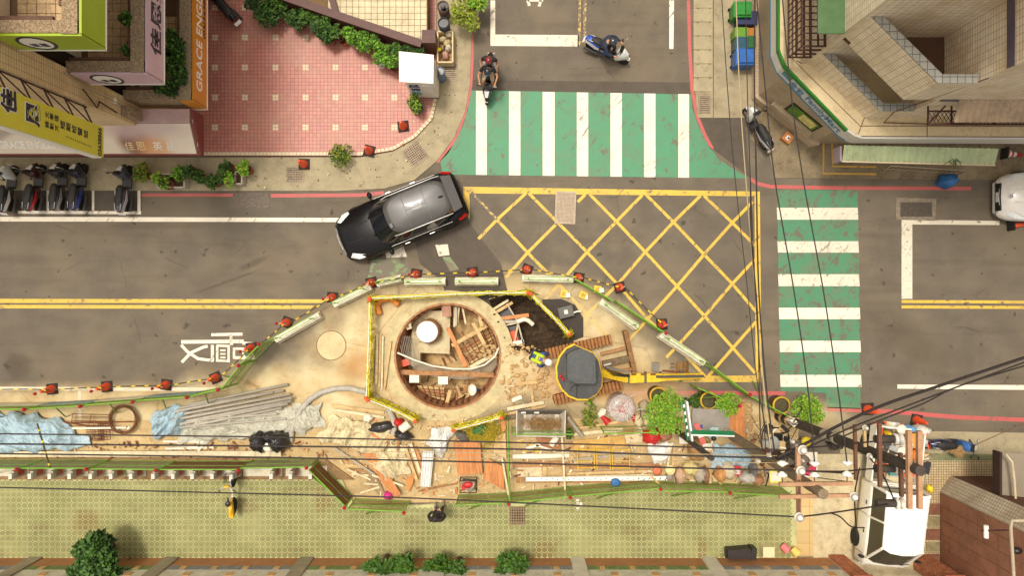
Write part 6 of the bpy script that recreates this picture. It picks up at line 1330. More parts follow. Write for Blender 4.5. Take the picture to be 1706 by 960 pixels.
p=P(780,810,.4); MB().box((p.x,p.y,.1),(.46,.34,.3),R(-5)).build('engine_block',M('gen_metal',(130,116,104),.5,.3,12),gn); MB().ell((p.x,p.y+.04,.44),(.2,.12,.07)).build('fuel_tank',redp,gn); MB().box((p.x-.17,p.y-.05,.3),(.13,.2,.12)).build('side_cover',redp,gn)
m=MB()
for z in (.08,.52):
    m.tube([(p.x-.30,p.y-.22,z),(p.x+.30,p.y-.22,z),(p.x+.30,p.y+.22,z),(p.x-.30,p.y+.22,z)],.018,6,closed=True)
for a in (-.3,.3):
    for b in (-.22,.22): m.tube([(p.x+a,p.y+b,.05),(p.x+a,p.y+b,.53)],.016,6)
m.build('frame',blackp,gn); MB().ell((p.x-.07,p.y-.2,.35),(.04,.04,.04)).build('filler_cap',wpl,gn); MB().tube([(p.x+.1,p.y-.1,.45),(p.x+.2,p.y,.47),(p.x+.22,p.y+.12,.45)],.04,8).build('muffler',steel,gn)
# cable box, yellow lights
tb_=thing('control_box','grey plastic box with a white label on the fresh asphalt','box',tuple(P(943,521,0)))
p=P(943,520,.35); MB().box((p.x,p.y,.01),(.50,.36,.3),R(14)).build('box_body',M('box_grey',(86,84,78),.5,.1,5),tb_); MB().box((p.x,p.y,.311),(.54,.40,.05),R(14)).build('lid',M('box_grey',(86,84,78)),tb_); MB().box((p.x,p.y,.362),(.13,.15,.004),R(10)).build('paper_label',wpl,tb_)
MB().tube([P(956,521,.3),P(962,519,.32),(P(968,519,.3))],.035,7).build('handle',wpl,tb_)
for i,(x,y) in enumerate(((940,490),(972,492),(996,482))):
    t=thing('warning_light','yellow square warning light with white panel, '+['leftmost','middle','rightmost'][i]+' of three','warning light',tuple(P(x,y,0))); p=P(x,y,.15); rz=R([-10,-25,-8][i])
    MB().box((p.x,p.y,0.01),(.27,.25,.12),rz).build('yellow_case',M('light_yellow',(232,196,30),.4,.08),t); MB().box((p.x+.0,p.y+.0,.131),(.17,.15,.01),rz).build('case_inset',M('light_ochre',(196,150,30),.5),t); d=.14
    MB().box((p.x+d*math.cos(rz),p.y+d*math.sin(rz)-.02,.14),(.16 if i!=1 else .07,.16,.02),rz+.3).build('white_panel',M('panel_pale',(232,222,200),.4,.05),t)
# buckets and cylinders
cyl('bucket',446,746,8,.1,.35,wpl,'white bucket between the black bin bags','bucket'); MB().tube([P(447,746,.3),P(457,744,.28)],.15,12).build('white_tub',wpl,label='white plastic tub tipped against the biggest bin bag',cat='tub')
MB().tube([P(668,716,.3),P(682,706,.3)],.16,14).build('white_roll',wpl,label='white roll lying beside the small red bag',cat='roll'); sack('white_bag',613,697,8,7,0,.1,.15,wpl,'round white bag beside the perforated strip','bag',60)
cyl('bucket',1117,784,8,.1,.3,M('cream_plastic',(222,206,150),.5,.1),'cream bucket with yellow paint left of the sacks','bucket',inner=1); cyl('orange_tub',1095,785,8,.2,.15,M('tub_orange',(206,110,72),.5,.12),'faded orange round tub at the end of the slotted rail','tub'); cyl('blue_bucket',1026,806,8,.1,.3,bluep,'blue bucket half under the slotted rail','bucket'); cyl('yellow_helmet',1344,736,8,.5,.15,M('helmet_yellow',(226,196,30),.4,.06),'yellow safety helmet near the base of the striped pole','helmet')
cyl('pail',1116,796,6,.1,.25,M('pail_grey',(140,130,120),.5,.1),'grey pail below the cream bucket','bucket')
for i,(x,y) in enumerate(((867,738),(885,742),(876,751),(895,753))): bxx('yellow_block',x,y,8,4,10*i,.12,.06,M('scaf_yellow',(226,180,40)),['upper left','upper right','lower left','lower right'][i]+' small yellow block under the hopper','block')
for i,(x,y,w_,h_,rz,z,h,mt,nm,lab,cat) in enumerate(((1142,734,20,12,0,.3,.12,wpl,'white_carton','white carton beside the red bag','carton'),(1178,745,15,11,0,.3,.15,wpl,'white_carton','white carton under the red and white arrow sign','carton'),(1226,785,17,16,0,.35,.06,redp,'red_stool','red plastic stool with square seat among the bags','stool'),(1292,795,20,18,5,.3,.4,wpl,'edged_box','white box with yellow edges beside the crossarm','box'),(1345,775,34,42,0,.1,.08,wpl,'floor_sheet','white panel lying under the crossarms','panel'),(1350,784,19,20,-8,.2,.06,M('pink_mat',(190,44,80),.6,.1),'pink_mat','bright pink mat on the white panel','mat'),(1322,766,12,12,0,.2,.25,M('chair_grey',(120,90,90),.5,.2),'small_seat','small pinkish seat on the white panel','seat'),
  (1281,921,19,17,0,.1,.4,M('cream_box',(222,206,160),.5,.06),'cream_box','cream coloured box standing at the foot of the mosaic wall','box'),(1313,229,16,15,-38,.05,.2,M('cardboard',(190,124,70),.75,.12,4),'cardboard_box','open topped cardboard box beside the store corner','box'))):
    o=bxx(nm,x,y,w_,h_,rz,z,h,mt,lab,cat)
    if nm=='cardboard_box':
        p=P(x,y,.26); MB().box((p.x,p.y,.251-.05),(.14,.16,.05),R(-38)).build('label_paper',inkw,o); MB().box((p.x+.02,p.y-.02,.2505),(.07,.07,.004),R(-38)).build('hole',blackp,o)
    if nm=='edged_box':
        p=P(x,y,.7); [MB().beam((p.x+a*.2-(.0 if b else 0),p.y-.18,.70),(p.x+a*.2,p.y+.18,.70),.04,.03).build('yellow_edge',netm,o) for a,b in ((-1,0),(1,0))]; MB().beam((p.x-.2,p.y+.2,.70),(p.x+.2,p.y+.2,.70),.04,.03).build('yellow_edge',netm,o); MB().beam((p.x-.2,p.y-.19,.70),(p.x+.2,p.y-.19,.70),.04,.03).build('yellow_edge',netm,o)
    if nm=='red_stool':
        p=P(x,y,.3); [MB().box((p.x+a*.14,p.y+b*.13,.05),(.035,.035,.3)).build('leg',redp,o) for a in (-1,1) for b in (-1,1)]; MB().box((p.x,p.y,.412),(.24,.2,.004)).build('printed_top',M('stool_print',(206,186,180),.5,.3,20),o)
for x,y,mt,lab in ((1308,915,(226,120,120),'pink'),(1325,921,(226,196,100),'yellow')):
    MB().tube([P(x-5,y-6,.18),P(x+5,y+4,.30)],[.13,.17],16).build('plastic_pail',M('pail_'+lab,mt,.45,.08,6),label=lab+' plastic pail lying at the foot of the mosaic wall',cat='pail')
bn=thing('black_bin','black plastic bin lying on its side at the foot of the mosaic wall','bin',tuple(P(1232,921,.1)))
A=P(1210,922,.35); B=P(1248,920,.35); MB().beam(A,B,.32,.4,tw=1.1).build('bin_body',M('bin_black',(44,36,32),.5,.1,5),bn); MB().beam(B,P(1257,921,.35),.40,.46).build('bin_lid',M('bin_black',(44,36,32)),bn); MB().beam(P(1209,914,.4),P(1209,930,.4),.05,.06).build('bin_handle',blackp,bn)
debris('scattered_rubble',[(560,680),(700,690),(850,690),(852,826),(700,830),(600,822),(560,760)],300,.03,[wood,woodw,woodb,concw,ply],.04,.26,11,'small wood scraps and chips scattered over the dusty ground',cat='rubble')
debris('scattered_rubble',[(852,720),(1300,700),(1320,808),(1080,800),(852,815)],330,.05,[wood,woodw,woodb,steel,wpl,rust],.04,.28,12,'small mixed scraps scattered among the boards on the right',cat='rubble')
debris('scattered_rubble',[(0,745),(250,738),(540,735),(560,765),(0,765)],160,.03,[woodb,rust,wood],.05,.25,13,'dry leaves and wood chips along the kerb of the docks',cat='rubble')
debris('scattered_rubble',[(840,560),(930,600),(1000,660),(940,690),(850,680),(830,620)],50,.01,[woodb,concw,wood],.04,.22,14,'broken chips on the dirt beside the excavator tracks',cat='rubble')
debris('gutter_litter',[(300,262),(560,262),(720,180),(740,220),(640,312),(240,316)],40,.03,[woodb,concw],.02,.08,15,'tiny leaves and litter on the concrete gutter',cat='litter')
def clump(name,cx3,cy3,rx,ry,n,r0,r1,z,mat,lab,seed):
    g=random.Random(seed); m=MB()
    for i in range(n):
        a=g.uniform(0,6.3); s=g.random()**.5; p=P(cx3+math.cos(a)*s*rx,cy3+math.sin(a)*s*ry,z); r=g.uniform(r0,r1); m.ell(p,(r,r*g.uniform(.6,1),r*.6),6,4)
    m.build(name,mat,label=lab,cat='soil',kind='stuff')
clump('dirt_lumps',880,640,44,40,90,.02,.13,.0,M('dirt_lump',(190,156,106),.95,.2,5,.5,dirt=(140,104,66),damt=.4),'broken brown dirt lumps left of the excavator',2); clump('dirt_lumps',1240,700,14,34,120,.02,.12,.03,M('dirt_lump',(190,156,106)),'reddish dirt beside the orange planks',3)
clump('dirt_lumps',840,585,60,12,110,.02,.08,.0,M('dirt_lump',(190,156,106)),'crumbs of soil along the lower trench edge',4)
# drums
for x,y,r,lab in ((1097,660,14,'left'),(1181,668,14,'middle'),(1302,676,13,'right')):
    t=thing('planter_drum',lab+' round planter drum with a yellow rim on the gutter','drum',tuple(P(x,y,0))); p=P(x,y,.55)
    MB().lathe([(.30,0),(.31,.5),(.31,.55),(.27,.55),(.26,.48)],(p.x,p.y,.01),22,capb=False,capt=False).build('drum_body',M('drum_brown',(90,70,44),.7,.2,5),t); MB().lathe([(.315,.50),(.33,.53),(.315,.58),(.275,.58),(.265,.55)],(p.x,p.y,.01),22,capb=False,capt=False).build('yellow_rim',M('rim_yellow',(206,166,40),.5,.15),t); MB().lathe([(.27,.44)],(p.x,p.y,.01),18,capb=False).build('drum_soil',M('drum_soil',(84,76,50),.9,.3,9,.5),t)
# ---------------------------------------------------------------- kiosk, planter box, barrels, bins
kk=thing('white_kiosk','white metal vending kiosk with blue characters at the corner of the pink plaza','kiosk',(-3.3,7.4,.1)); km_=M('kiosk_white',(230,222,206),.4,.06,2,dirt=(200,176,140),damt=.3)
MB().box((-3.17,7.46,.1),(.98,.90,1.9)).build('kiosk_body',km_,kk); MB().slab([(-3.84,7.03,2.04),(-2.68,6.97,2.04),(-2.66,7.93,2.10),(-3.84,8.05,2.10)],.05).build('roof_panel',km_,kk); MB().box((-2.92,7.0,.9),(.36,.10,.9)).build('service_hatch',M('hatch_pale',(212,206,196),.4,.05),kk); MB().box((-3.17,7.05,.1),(.98,.10,.08)).build('shelf',M('shelf_grey',(120,110,96),.5,.1),kk)
kb_=M('kiosk_blue',(40,52,110),.5,.1); kt=M('kiosk_teal',(60,150,150),.5,.1)
for i,(s,mt) in enumerate((('樂',kb_),('沛',kb_),('潔',kt))): text(s,(-3.40,7.005,1.62-.42*i),(1,0,0),U,.36,mt,kk,bold=.03)
pb=thing('planter_box','cream wooden trough of rubble beside the steel grating','trough',tuple(P(741,78,0))); wc=M('trough_wood',(214,190,146),.7,.12,4)
for a,b in (((729,52),(754,52)),((754,52),(754,103)),((754,103),(729,103)),((729,103),(729,52))): A,B=P(*a,.5),P(*b,.5); MB().beam((A.x,A.y,.27),(B.x,B.y,.27),.05,.46).build('side_board',wc,pb)
A=P(741.5,78,.3); MB().box((A.x,A.y,.05),(.5,1.05,.1)).build('trough_base',M('trough_fill',(176,140,104),.9,.3,6),pb)
for i,(x,y,r,mt) in enumerate(((748,58,6,(200,190,170)),(738,66,6,(206,190,150)),(745,72,7,(190,172,130)),(747,80,6,(214,206,186)),(736,80,5,(190,160,110)),(742,92,7,(190,150,130)))): sack('rubble_bag',x,y,r,r*.8,20*i,.2,.2,M('rub%d'%i,mt,.8,.25,8),['crumpled silver bag at the top of the cream trough','beige bag on the left of the cream trough','sandy lump in the middle of the cream trough','pale bag on the right of the cream trough','brown lump on the left edge of the cream trough','pinkish bag at the bottom of the cream trough'][i],'bag',70+i)
MB().ell(P(731,82,.55),(.09,.07,.06)).build('yellow_ball',netm,label='small yellow cap on the rim of the cream trough',cat='cap')
for x,y,r,mt,lab in ((732,119,9,(96,112,130),'blue grey water barrel beside the white kiosk'),(739,38,10,(44,46,52),'dark open barrel behind the cream trough'),(738,10,10,(90,70,56),'brown pot behind the dark barrel')):
    cyl('barrel',x,y,r,.05,.8,M('barrel%d'%x,mt,.5,.15,4),lab,'barrel',inner=1)
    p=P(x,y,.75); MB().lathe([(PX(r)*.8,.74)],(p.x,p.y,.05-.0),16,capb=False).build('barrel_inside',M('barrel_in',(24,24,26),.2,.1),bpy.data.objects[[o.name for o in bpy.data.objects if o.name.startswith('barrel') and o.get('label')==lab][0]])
sack('tied_cloth',738,10,4,4,0,.85,.12,M('grey_cloth',(120,112,100),.7,.2),'grey cloth bundle on the brown pot','cloth',81)
BN=[(1238,14,30,26,.75,(36,128,44),'bright green recycling bin at the top of the row','recycling bin'),(1246,28,34,22,.6,(44,50,92),'dark blue crate with a brown lid in the bin row','crate'),(1236,52,22,16,.7,(96,140,34),'lime green crate in the bin row','crate'),(1246,52,22,14,.6,(176,110,34),'orange box wedged in the bin row','crate'),(1240,70,28,20,.7,(28,76,96),'teal ribbed crate in the bin row','crate'),(1254,68,12,20,.75,(34,96,40),'narrow green crate in the bin row','crate'),(1243,93,32,27,.8,(36,96,170),'bright blue lidded bin at the bottom of the row','recycling bin')]
for x,y,w_,h_,z,c3,lab,cat in BN:
    t=thing('storage_bin',lab,cat,tuple(P(x,y,0))); p=P(x,y,z); mt=M('bin%d%d'%(x,y),c3,.4,.18,5); W3,H3=PX(w_,z),PX(h_,z)
    MB().box((p.x,p.y,.03),(W3*.86,H3*.86,z-.1),0,1.12).build('bin_body',mt,t); MB().box((p.x,p.y,z-.1),(W3,H3,.05)).build('rim',mt,t)
    if cat=='recycling bin': MB().box((p.x+.03,p.y,z-.05),(W3*.86,H3*.9,.08),0,.85).build('lid',mt,t); [MB().tube([(p.x-W3*.4,p.y+s*H3*.35,.1),(p.x-W3*.4+.01,p.y+s*H3*.35+.05,.1)],.09,12).build('wheel',tyre,t) for s in (-1,1)]
    else: MB().box((p.x,p.y,z-.09),(W3*.88,H3*.86,.005)).build('contents',M('bincon%d'%x,tuple(int(v*.55) for v in c3),.8,.4,12),t)
    m=MB()
    for k in range(7): m.box((p.x-W3*.44,p.y-H3*.4+k*H3*.13,.1),(.02,.02,z-.25))
    m.build('ribs',mt,t,kind='stuff')
rk=thing('metal_rack','low grey tubular rack standing on the store pavement','rack',tuple(P(1545,282,0))); gm=M('rack_metal',(196,180,150),.4,.1,metal=.3)
A=P(1484,276,.55); B=P(1609,284,.55); MB().tube([(A.x,A.y-.15,.03),A,B,(B.x,B.y-.1,.03)],.02,6).build('top_rail',gm,rk)
m=MB(); 
for k in range(15):
    u=(k+.5)/15; p=A.lerp(B,u); m=MB(); m.tube([(p.x,p.y,.54),(p.x-.0,p.y-.02,.04)],.012,5); m.build('rack_bar',gm,rk)
MB().tube([(A.x,A.y-.02,.05),(B.x,B.y-.02,.05)],.015,5).build('bottom_rail',gm,rk)
# ---------------------------------------------------------------- truck load
def tl(px,py,z=1.0): return P(px,py,z)
for i,(nm,px,py,wp,hp,rz,h,mt,lab,cat) in enumerate((('metal_plate',1488,710,22,12,-8,.06,(196,196,186),'pale metal plate at the tail of the truck bed','plate'),('blue_bag',1516,714,18,10,-20,.2,(110,160,200),'light blue bag among the truck load','bag'),('yellow_helmet',1478,722,9,8,0,.15,(226,190,30),'yellow helmet on the truck load','helmet'),('white_sack',1534,716,22,14,0,.25,(226,218,206),'white sack at the tail corner of the truck bed','sack'),('orange_box',1524,735,14,24,5,.2,(206,140,60),'orange ribbed box in the truck bed','box'),('white_bag',1508,742,18,18,10,.2,(222,216,204),'white bag beside the orange ribbed box','bag'),('orange_net',1522,758,16,18,0,.15,(206,120,50),'orange netting in the truck bed','net'),('dark_toolbox',1477,738,18,10,0,.2,(60,54,50),'dark toolbox at the left of the truck bed','toolbox'),('grey_tool',1490,748,16,9,-20,.2,(150,150,146),'grey machine part in the truck bed','tool'),('brown_box',1484,764,22,12,-15,.12,(170,130,90),'brown board in the truck bed','board'),('cream_tray',1490,797,26,12,-20,.1,(190,176,140),'cream tray behind the truck cab','tray'),('teal_bucket',1489,789,12,9,0,.2,(80,140,140),'teal bucket behind the truck cab','bucket'),('grey_mat',1505,812,40,16,-18,.06,(120,116,104),'grey rubber mat across the front of the truck bed','mat'),('yellow_glove',1549,815,10,14,30,.05,(232,200,30),'yellow gloves hanging on the truck side','gloves'),('yellow_glove',1473,805,9,9,0,.05,(232,190,30),'yellow cloth behind the truck cab','cloth'),('green_cloth',1478,812,10,6,-30,.04,(60,90,40),'dark green cloth behind the truck cab','cloth'),('black_case',1543,780,14,20,-10,.2,(44,40,44),'black case at the right of the truck bed','case'))):
    mtl=M('load%d'%i,mt,.55,.22,8)
    if 'bag' in nm or 'sack' in nm or 'net' in nm or 'helmet' in nm or 'glove' in nm or 'cloth' in nm: sack(nm,px,py,wp/2,hp/2,rz,.62,max(.12,h*1.8),mtl,lab,cat,100+i)
    else: bxx(nm,px,py,wp,hp,rz,.64,h*1.6,mtl,lab,cat)
debris('load_scraps',[(1462,700),(1548,712),(1540,800),(1460,790)],130,.66,[wood,wpl,woodb,orap,steel],.08,.4,21,'small tools and scraps covering the truck bed',cat='scraps')
cyl('white_bucket',1503,716,8,.65,.35,wpl,'upper white bucket in the truck bed','bucket'); cyl('white_bucket',1503,753,7,.65,.35,wpl,'lower white bucket in the truck bed','bucket')
# ---------------------------------------------------------------- poles, crossarms, cables
polem=M('pole_concrete',(130,112,86),.85,.2,2,.3,dirt=(80,66,50),damt=.5); armm=M('arm_orange',(176,134,98),.7,.15,3,dirt=(120,76,46),damt=.5); armd=M('arm_brown',(108,72,50),.8,.2,4); ceram=M('ceramic',(240,232,218),.25,.04,coat=.5); poled=M('pole_dark',(70,60,50),.8,.2,3)
def pole(b,t_,z,r0,r1,lab,mat,name='utility_pole',cat='utility pole'):
    A=P(*b,0); B=P(*t_,z); t=thing(name,lab,cat,(A.x,A.y,0)); MB().tube([A,(A.lerp(B,.5)),B],[r0,(r0+r1)/2,r1],16).build('pole_shaft',mat,t); return t,A,B
def arm(par,a,b,z,w_=.09,mat=None,name='crossarm'): return MB().beam(P(*a,z),P(*b,z),w_,w_).build(name,mat or armm,par)
def insul(par,x,y,z,r=.14,up=True):
    p=P(x,y,z); return MB().lathe([(r*.4,-.02),(r,.0),(r*.95,.03),(r*.45,.06),(r*.8,.08),(r*.3,.14)],p,16).build('insulator',ceram,par)
pa,A1,B1=pole((1197,712),(1372,824),8.6,.17,.13,'left concrete utility pole leaning its top over the crossarms',polem)
for k in range(4):
    u=.06+.035*k; p=A1.lerp(B1,u); q=A1.lerp(B1,u+.02); MB().tube([p,q],.178,16).build('pale_band',M('band_grey',(176,164,140),.7,.1),pa)
arm(pa,(1298,807),(1421,806),8.2); arm(pa,(1298,828),(1415,826),8.35); arm(pa,(1329,745),(1331,862),8.0,.10); arm(pa,(1331,800),(1331,862),8.05,.06,armd)
for x,y in ((1337,750),(1334,785),(1422,828),(1331,862)): insul(pa,x,y,8.1,.125)
for x,y in ((1303,782),(1357,782),(1411,781)):
    p=P(x,y,8.0); M3=Matrix.Rotation(R(90),3,'X')
    for s in (-1,1): MB().lathe([(.03,0),(.12,.07),(.13,.11),(.05,.15)],p+Vector((0,s*.06,0)),14,Matrix.Rotation(R(-90)*s,3,'X')).build('insulator',ceram,pa)
    MB().tube([p+Vector((0,-.1,0)),P(x,y+24,8.2)],.015,5).build('pin',armd,pa)
pb_,A2,B2=pole((1297,694),(1534,785),8.7,.17,.13,'right utility pole with striped base reaching over the truck bed',poled)
for k in range(6):
    u=.02+.03*k; MB().tube([A2.lerp(B2,u),A2.lerp(B2,u+.015)],.19,16).build('striped_sleeve',M('sleeve_tan',(190,150,90),.6,.15) if k%2 else rubber,pb_)
for u0,u1 in ((.42,.47),(.50,.52)): MB().tube([A2.lerp(B2,u0),A2.lerp(B2,u1)],.165,16).build('pale_band',M('band_grey',(176,164,140)),pb_)
arm(pb_,(1514,718),(1515,848),8.4,.11); arm(pb_,(1531,718),(1532,848),8.4,.11); arm(pb_,(1465,705),(1466,812),7.4,.09,armd); arm(pb_,(1500,755),(1502,828),7.6,.09,armd); arm(pb_,(1424,708),(1426,800),6.6,.08,armd); arm(pb_,(1440,714),(1441,745),6.8,.07,M('arm_pale',(190,160,110),.6))
for x,y in ((1441,713),(1448,760)): insul(pb_,x,y,6.9,.08)
for x,y in ((1489,732),(1489,781),(1491,839)):
    p=P(x,y,7.2); MB().tube([p-Vector((.5,0,0)),p],.11,12).build('bushing_body',poled,pb_)
    for s in (0,.14): MB().lathe([(.05,0),(.16,.03),(.15,.07),(.05,.09)],p+Vector((s,0,0)),14,Matrix.Rotation(R(90),3,'Y')).build('insulator',ceram,pb_)
# transformers and junction gear by the left pole
tg=M('transformer_grey',(110,100,86),.5,.15,4)
for i,(x,y,z,r,h) in enumerate(((1298,768,5.2,.24,.6),(1324,764,5.0,.24,.6),(1318,742,4.4,.2,.5))):
    p=P(x,y,z); t=thing('transformer',['left','right','upper'][i]+' grey pole transformer in the tangle of cables','transformer',tuple(p)); MB().lathe([(r*.9,0),(r,.05),(r,h-.05),(r*.85,h),(r*.3,h+.06)],p,18).build('tank',tg,t)
    for k in range(3): a=k*2.1; MB().lathe([(.03,0),(.05,.05),(.03,.08),(.05,.12),(.02,.18)],p+Vector((.12*math.cos(a),.12*math.sin(a),h)),10).build('bushing',ceram if k else M('bushing_brown',(110,56,36),.3),t)
ls_=thing('horn_light','grey funnel shaped lamp on the left utility pole','lamp',tuple(P(1279,735,5.0))); p=P(1282,740,5.2); MB().lathe([(.06,-.35),(.10,-.2),(.26,.12),(.24,.12)],p,18,Matrix.Rotation(R(20),3,'Y')).build('horn',M('horn_grey',(170,166,156),.4,.08),ls_)
for i,(x,y,z) in enumerate(((1276,750,5.6),(1280,758,5.7),(1291,757,5.6),(1262,768,5.2),(1268,772,5.2),(1318,735,5.5))): MB().lathe([(.05,0),(.08,.04),(.04,.07),(.08,.11),(.03,.18)],P(x,y,z),12).build('fuse_cutout',[M('bushing_brown',(110,56,36)),ceram][i%2],pa,kind=None)
cab_=M('cable_black',(40,30,24)); cbl=M('cable_pale',(176,156,116),.6,.05)
def cable(pts,r,lab,mat=None,n=10,sag=.0):
    W_=[P(*q) for q in pts]; S=[]
    for i in range(len(W_)-1):
        p0=W_[max(i-1,0)];p1=W_[i];p2=W_[i+1];p3=W_[min(i+2,len(W_)-1)]
        for k in range(6):
            t=k/6; S.append(.5*((2*p1)+(-p0+p2)*t+(2*p0-5*p1+4*p2-p3)*t*t+(-p0+3*p1-3*p2+p3)*t**3))
    S.append(W_[-1]); return MB().tube(S,r,6).build('overhead_cable',mat or cab_,label=lab,cat='cable')
cable([(-30,723,6.6),(460,729,6.5),(860,738,6.8),(1060,743,7.2),(1300,750,7.9)],.02,'topmost long overhead cable crossing the works to the left pole')
cable([(-30,740,6.6),(460,744,6.5),(860,749,6.8),(1060,757,7.2),(1292,764,7.9)],.024,'second long overhead cable crossing above the docks')
cable([(-30,756,6.6),(460,763,6.5),(860,772,6.8),(1090,779,7.2),(1334,785,8.1),(1422,790,7.8)],.022,'third long overhead cable just above the dock fence')
cable([(560,752,6.0),(860,756,6.3),(1140,757,6.6),(1300,760,7.0)],.012,'thin pale overhead cable above the orange boards',cbl); cable([(560,762,6.2),(860,765,6.5),(1140,770,6.8),(1300,772,7.2)],.010,'second thin pale overhead cable above the orange boards',cbl)
cable([(-30,812,6.8),(460,824,6.6),(700,831,6.8),(1080,849,7.4),(1331,862,8.1)],.02,'lowest long overhead cable crossing the green pavement')
cable([(1331,862,8.1),(1380,856,7.9),(1480,841,7.4)],.022,'cable from the lowest insulator to the truck side bushing'); cable([(1382,855,7.9),(1400,862,7.6),(1418,878,7.0),(1440,880,6.0)],.018,'short drooping cable over the truck wheel')
for i,(l,r,mt,lab) in enumerate((([(1202,-10,6.5),(1212,146,6.6),(1224,290,6.8),(1245,480,7.2),(1262,640,7.4),(1287,762,7.8)],.012,cab_,'leftmost thin cable running down past the bins'),([(1226,-10,6.0),(1232,146,6.2),(1242,292,6.4),(1254,440,6.8),(1272,640,7.4),(1284,750,7.8)],.017,cbl,'pale thick cable running down past the parked scooter'),([(1242,-10,6.5),(1245,146,6.6),(1250,292,6.8),(1258,480,7.2),(1268,640,7.4),(1276,750,7.6)],.014,cab_,'dark cable just right of the pale thick cable'),([(1258,-10,6.0),(1257,146,6.2),(1260,292,6.4),(1264,480,6.8),(1276,640,7.0),(1290,752,7.2)],.022,cab_,'thick dark cable beside the blue bin'),([(1250,292,6.5),(1252,400,6.9),(1262,520,7.1),(1266,700,7.4),(1270,748,7.6)],.016,cab_,'dark cable joining along the yellow box edge'),
   ([(1260,-10,7.2),(1275,146,7.3),(1290,292,7.4),(1322,480,7.6),(1345,640,7.9),(1357,770,8.1)],.018,cab_,'dark cable crossing the right zebra crossing on the left'),([(1303,-10,7.2),(1317,146,7.3),(1337,292,7.4),(1371,480,7.6),(1395,640,7.9),(1411,770,8.1)],.018,cab_,'dark cable crossing the right zebra crossing on the right'),
   ([(1296,762,7.6),(1345,738,7.6),(1400,708,7.4),(1470,676,7.2),(1560,645,7.0),(1740,585,6.8)],.042,cab_,'thickest cable bundle sweeping up to the right edge'),([(1300,768,7.6),(1350,744,7.5),(1420,712,7.3),(1500,681,7.1),(1600,643,6.9),(1740,592,6.8)],.022,cab_,'cable just below the thickest bundle'),([(1404,728,6.8),(1440,712,6.9),(1478,696,7.0),(1540,672,7.0),(1600,643,6.9),(1740,600,6.8)],.022,cab_,'wavy cable over the truck tail'),([(1296,752,7.4),(1352,746,7.3),(1420,740,7.0),(1480,733,7.0)],.02,cab_,'cable running from the left pole to the first truck side bushing'),([(1334,785,8.1),(1400,786,7.8),(1448,782,7.4),(1486,781,7.2)],.02,cab_,'cable running level to the second bushing'),
   ([(1740,690,5.0),(1640,735,4.5),(1624,742,4.2)],.012,armd,'rusty guy wire at the right edge'),([(1540,770,7.5),(1580,752,5.5)],.016,cbl,'short pale guy wire beside the navy scooter'),([(1340,790,7.8),(1360,796,7.6),(1412,803,8)],.012,cab_,'thin looped cable beside the crossarm'),([(1432,780,7.2),(1428,800,7.4),(1424,825,8.1),(1425,860,7.5),(1428,895,6)],.02,cab_,'cable dropping past the white insulator to the truck'),([(1450,765,7),(1470,790,6.6),(1490,835,7.2)],.02,cab_,'curved cable between the truck side bushings'))): cable(l,r,lab,mt)
g=random.Random(9)
for i in range(26):
    a=(g.uniform(1262,1330),g.uniform(700,792),g.uniform(3.5,7)); b=(a[0]+g.uniform(-30,45),a[1]+g.uniform(-30,30),g.uniform(4,7.5)); c=((a[0]+b[0])/2+g.uniform(-12,12),(a[1]+b[1])/2+g.uniform(-12,12),(a[2]+b[2])/2-.2)
    cable([a,c,b],g.uniform(.008,.022),'short cable in the tangle round the top of the left utility pole').__setitem__('group','tangled cables at the pole')
for i in range(14):
    x,y=g.uniform(1275,1335),g.uniform(700,770); p=P(x,y,g.uniform(3.5,5.5)); MB().box(p,(g.uniform(.1,.25),g.uniform(.1,.22),g.uniform(.15,.3)),g.uniform(0,3)).build('cable_junction_box',[blackp,poled,blackp,wpl,M('rust_iron',(74,40,30))][i%5],pa)
# traffic sign pole
sp,A3,B3=pole((1124,716),(1186,764),4.4,.10,.09,'short thick dark sign pole with two green street signs',poled,'sign_pole','sign pole')
s1=thing('street_sign','narrow upright green and white street sign','street sign',tuple(P(1143,700,3.4))); sg=M('sign_green',(30,128,80),.4,.05)
a_,b_=P(1140,668,3.4),P(1149,734,3.4); d=(b_-a_).normalized(); MB().slab([a_+Vector((-.09,0,.12)),b_+Vector((-.09,0,.12)),b_+Vector((.02,0,-.1)),a_+Vector((.02,0,-.1))],.02).build('sign_face',sg,s1); MB().beam(a_+Vector((.05,0,.05)),b_+Vector((.05,0,.05)),.05,.25).build('sign_back',inkw,s1)
for k in range(5): MB().box(a_.lerp(b_,.12+.18*k)+Vector((-.05,0,.085)),(.05,.10,.02)).build('sign_letter_block',inkw,s1)
s2=thing('street_sign','level green and white street sign beside the dark pole','street sign',tuple(P(1184,726,3.6))); a_,b_=P(1150,724,3.6),P(1222,726,3.6); MB().beam(a_,b_,.04,.22).build('sign_plate',inkw,s2); MB().slab([a_+Vector((0,.03,.11)),b_+Vector((0,.03,.11)),b_+Vector((0,.12,-.1)),a_+Vector((0,.12,-.1))],.01).build('sign_face',sg,s2)
bxx('info_panel',1184,704,62,44,-2,1.0,.06,M('panel_greyish',(140,132,120),.5,.1,3),'grey panel with a blue mark under the street signs','panel'); bxx('blue_mark',1166,711,9,6,0,1.061,.006,M('mark_blue',(60,70,130),.5),None,None,par=bpy.data.objects['info_panel'])
ar=thing('hazard_plate','upright red and white hazard plate by the sign pole','sign',tuple(P(1166,722,2.0)))
for i in range(3): a_=P(1160+4*i,706+11.5*i,2.2); b_=P(1164+4*i,717.5+11.5*i,2.2); MB().beam(a_,b_,.17,.04).build('stripe',[M('hz_red',(206,96,84),.5),inkw,M('hz_red',(206,96,84))][i],ar)
lb=thing('lamp_box','pale blue ribbed lamp box on a white arm','lamp',tuple(P(1190,724,2.4)))
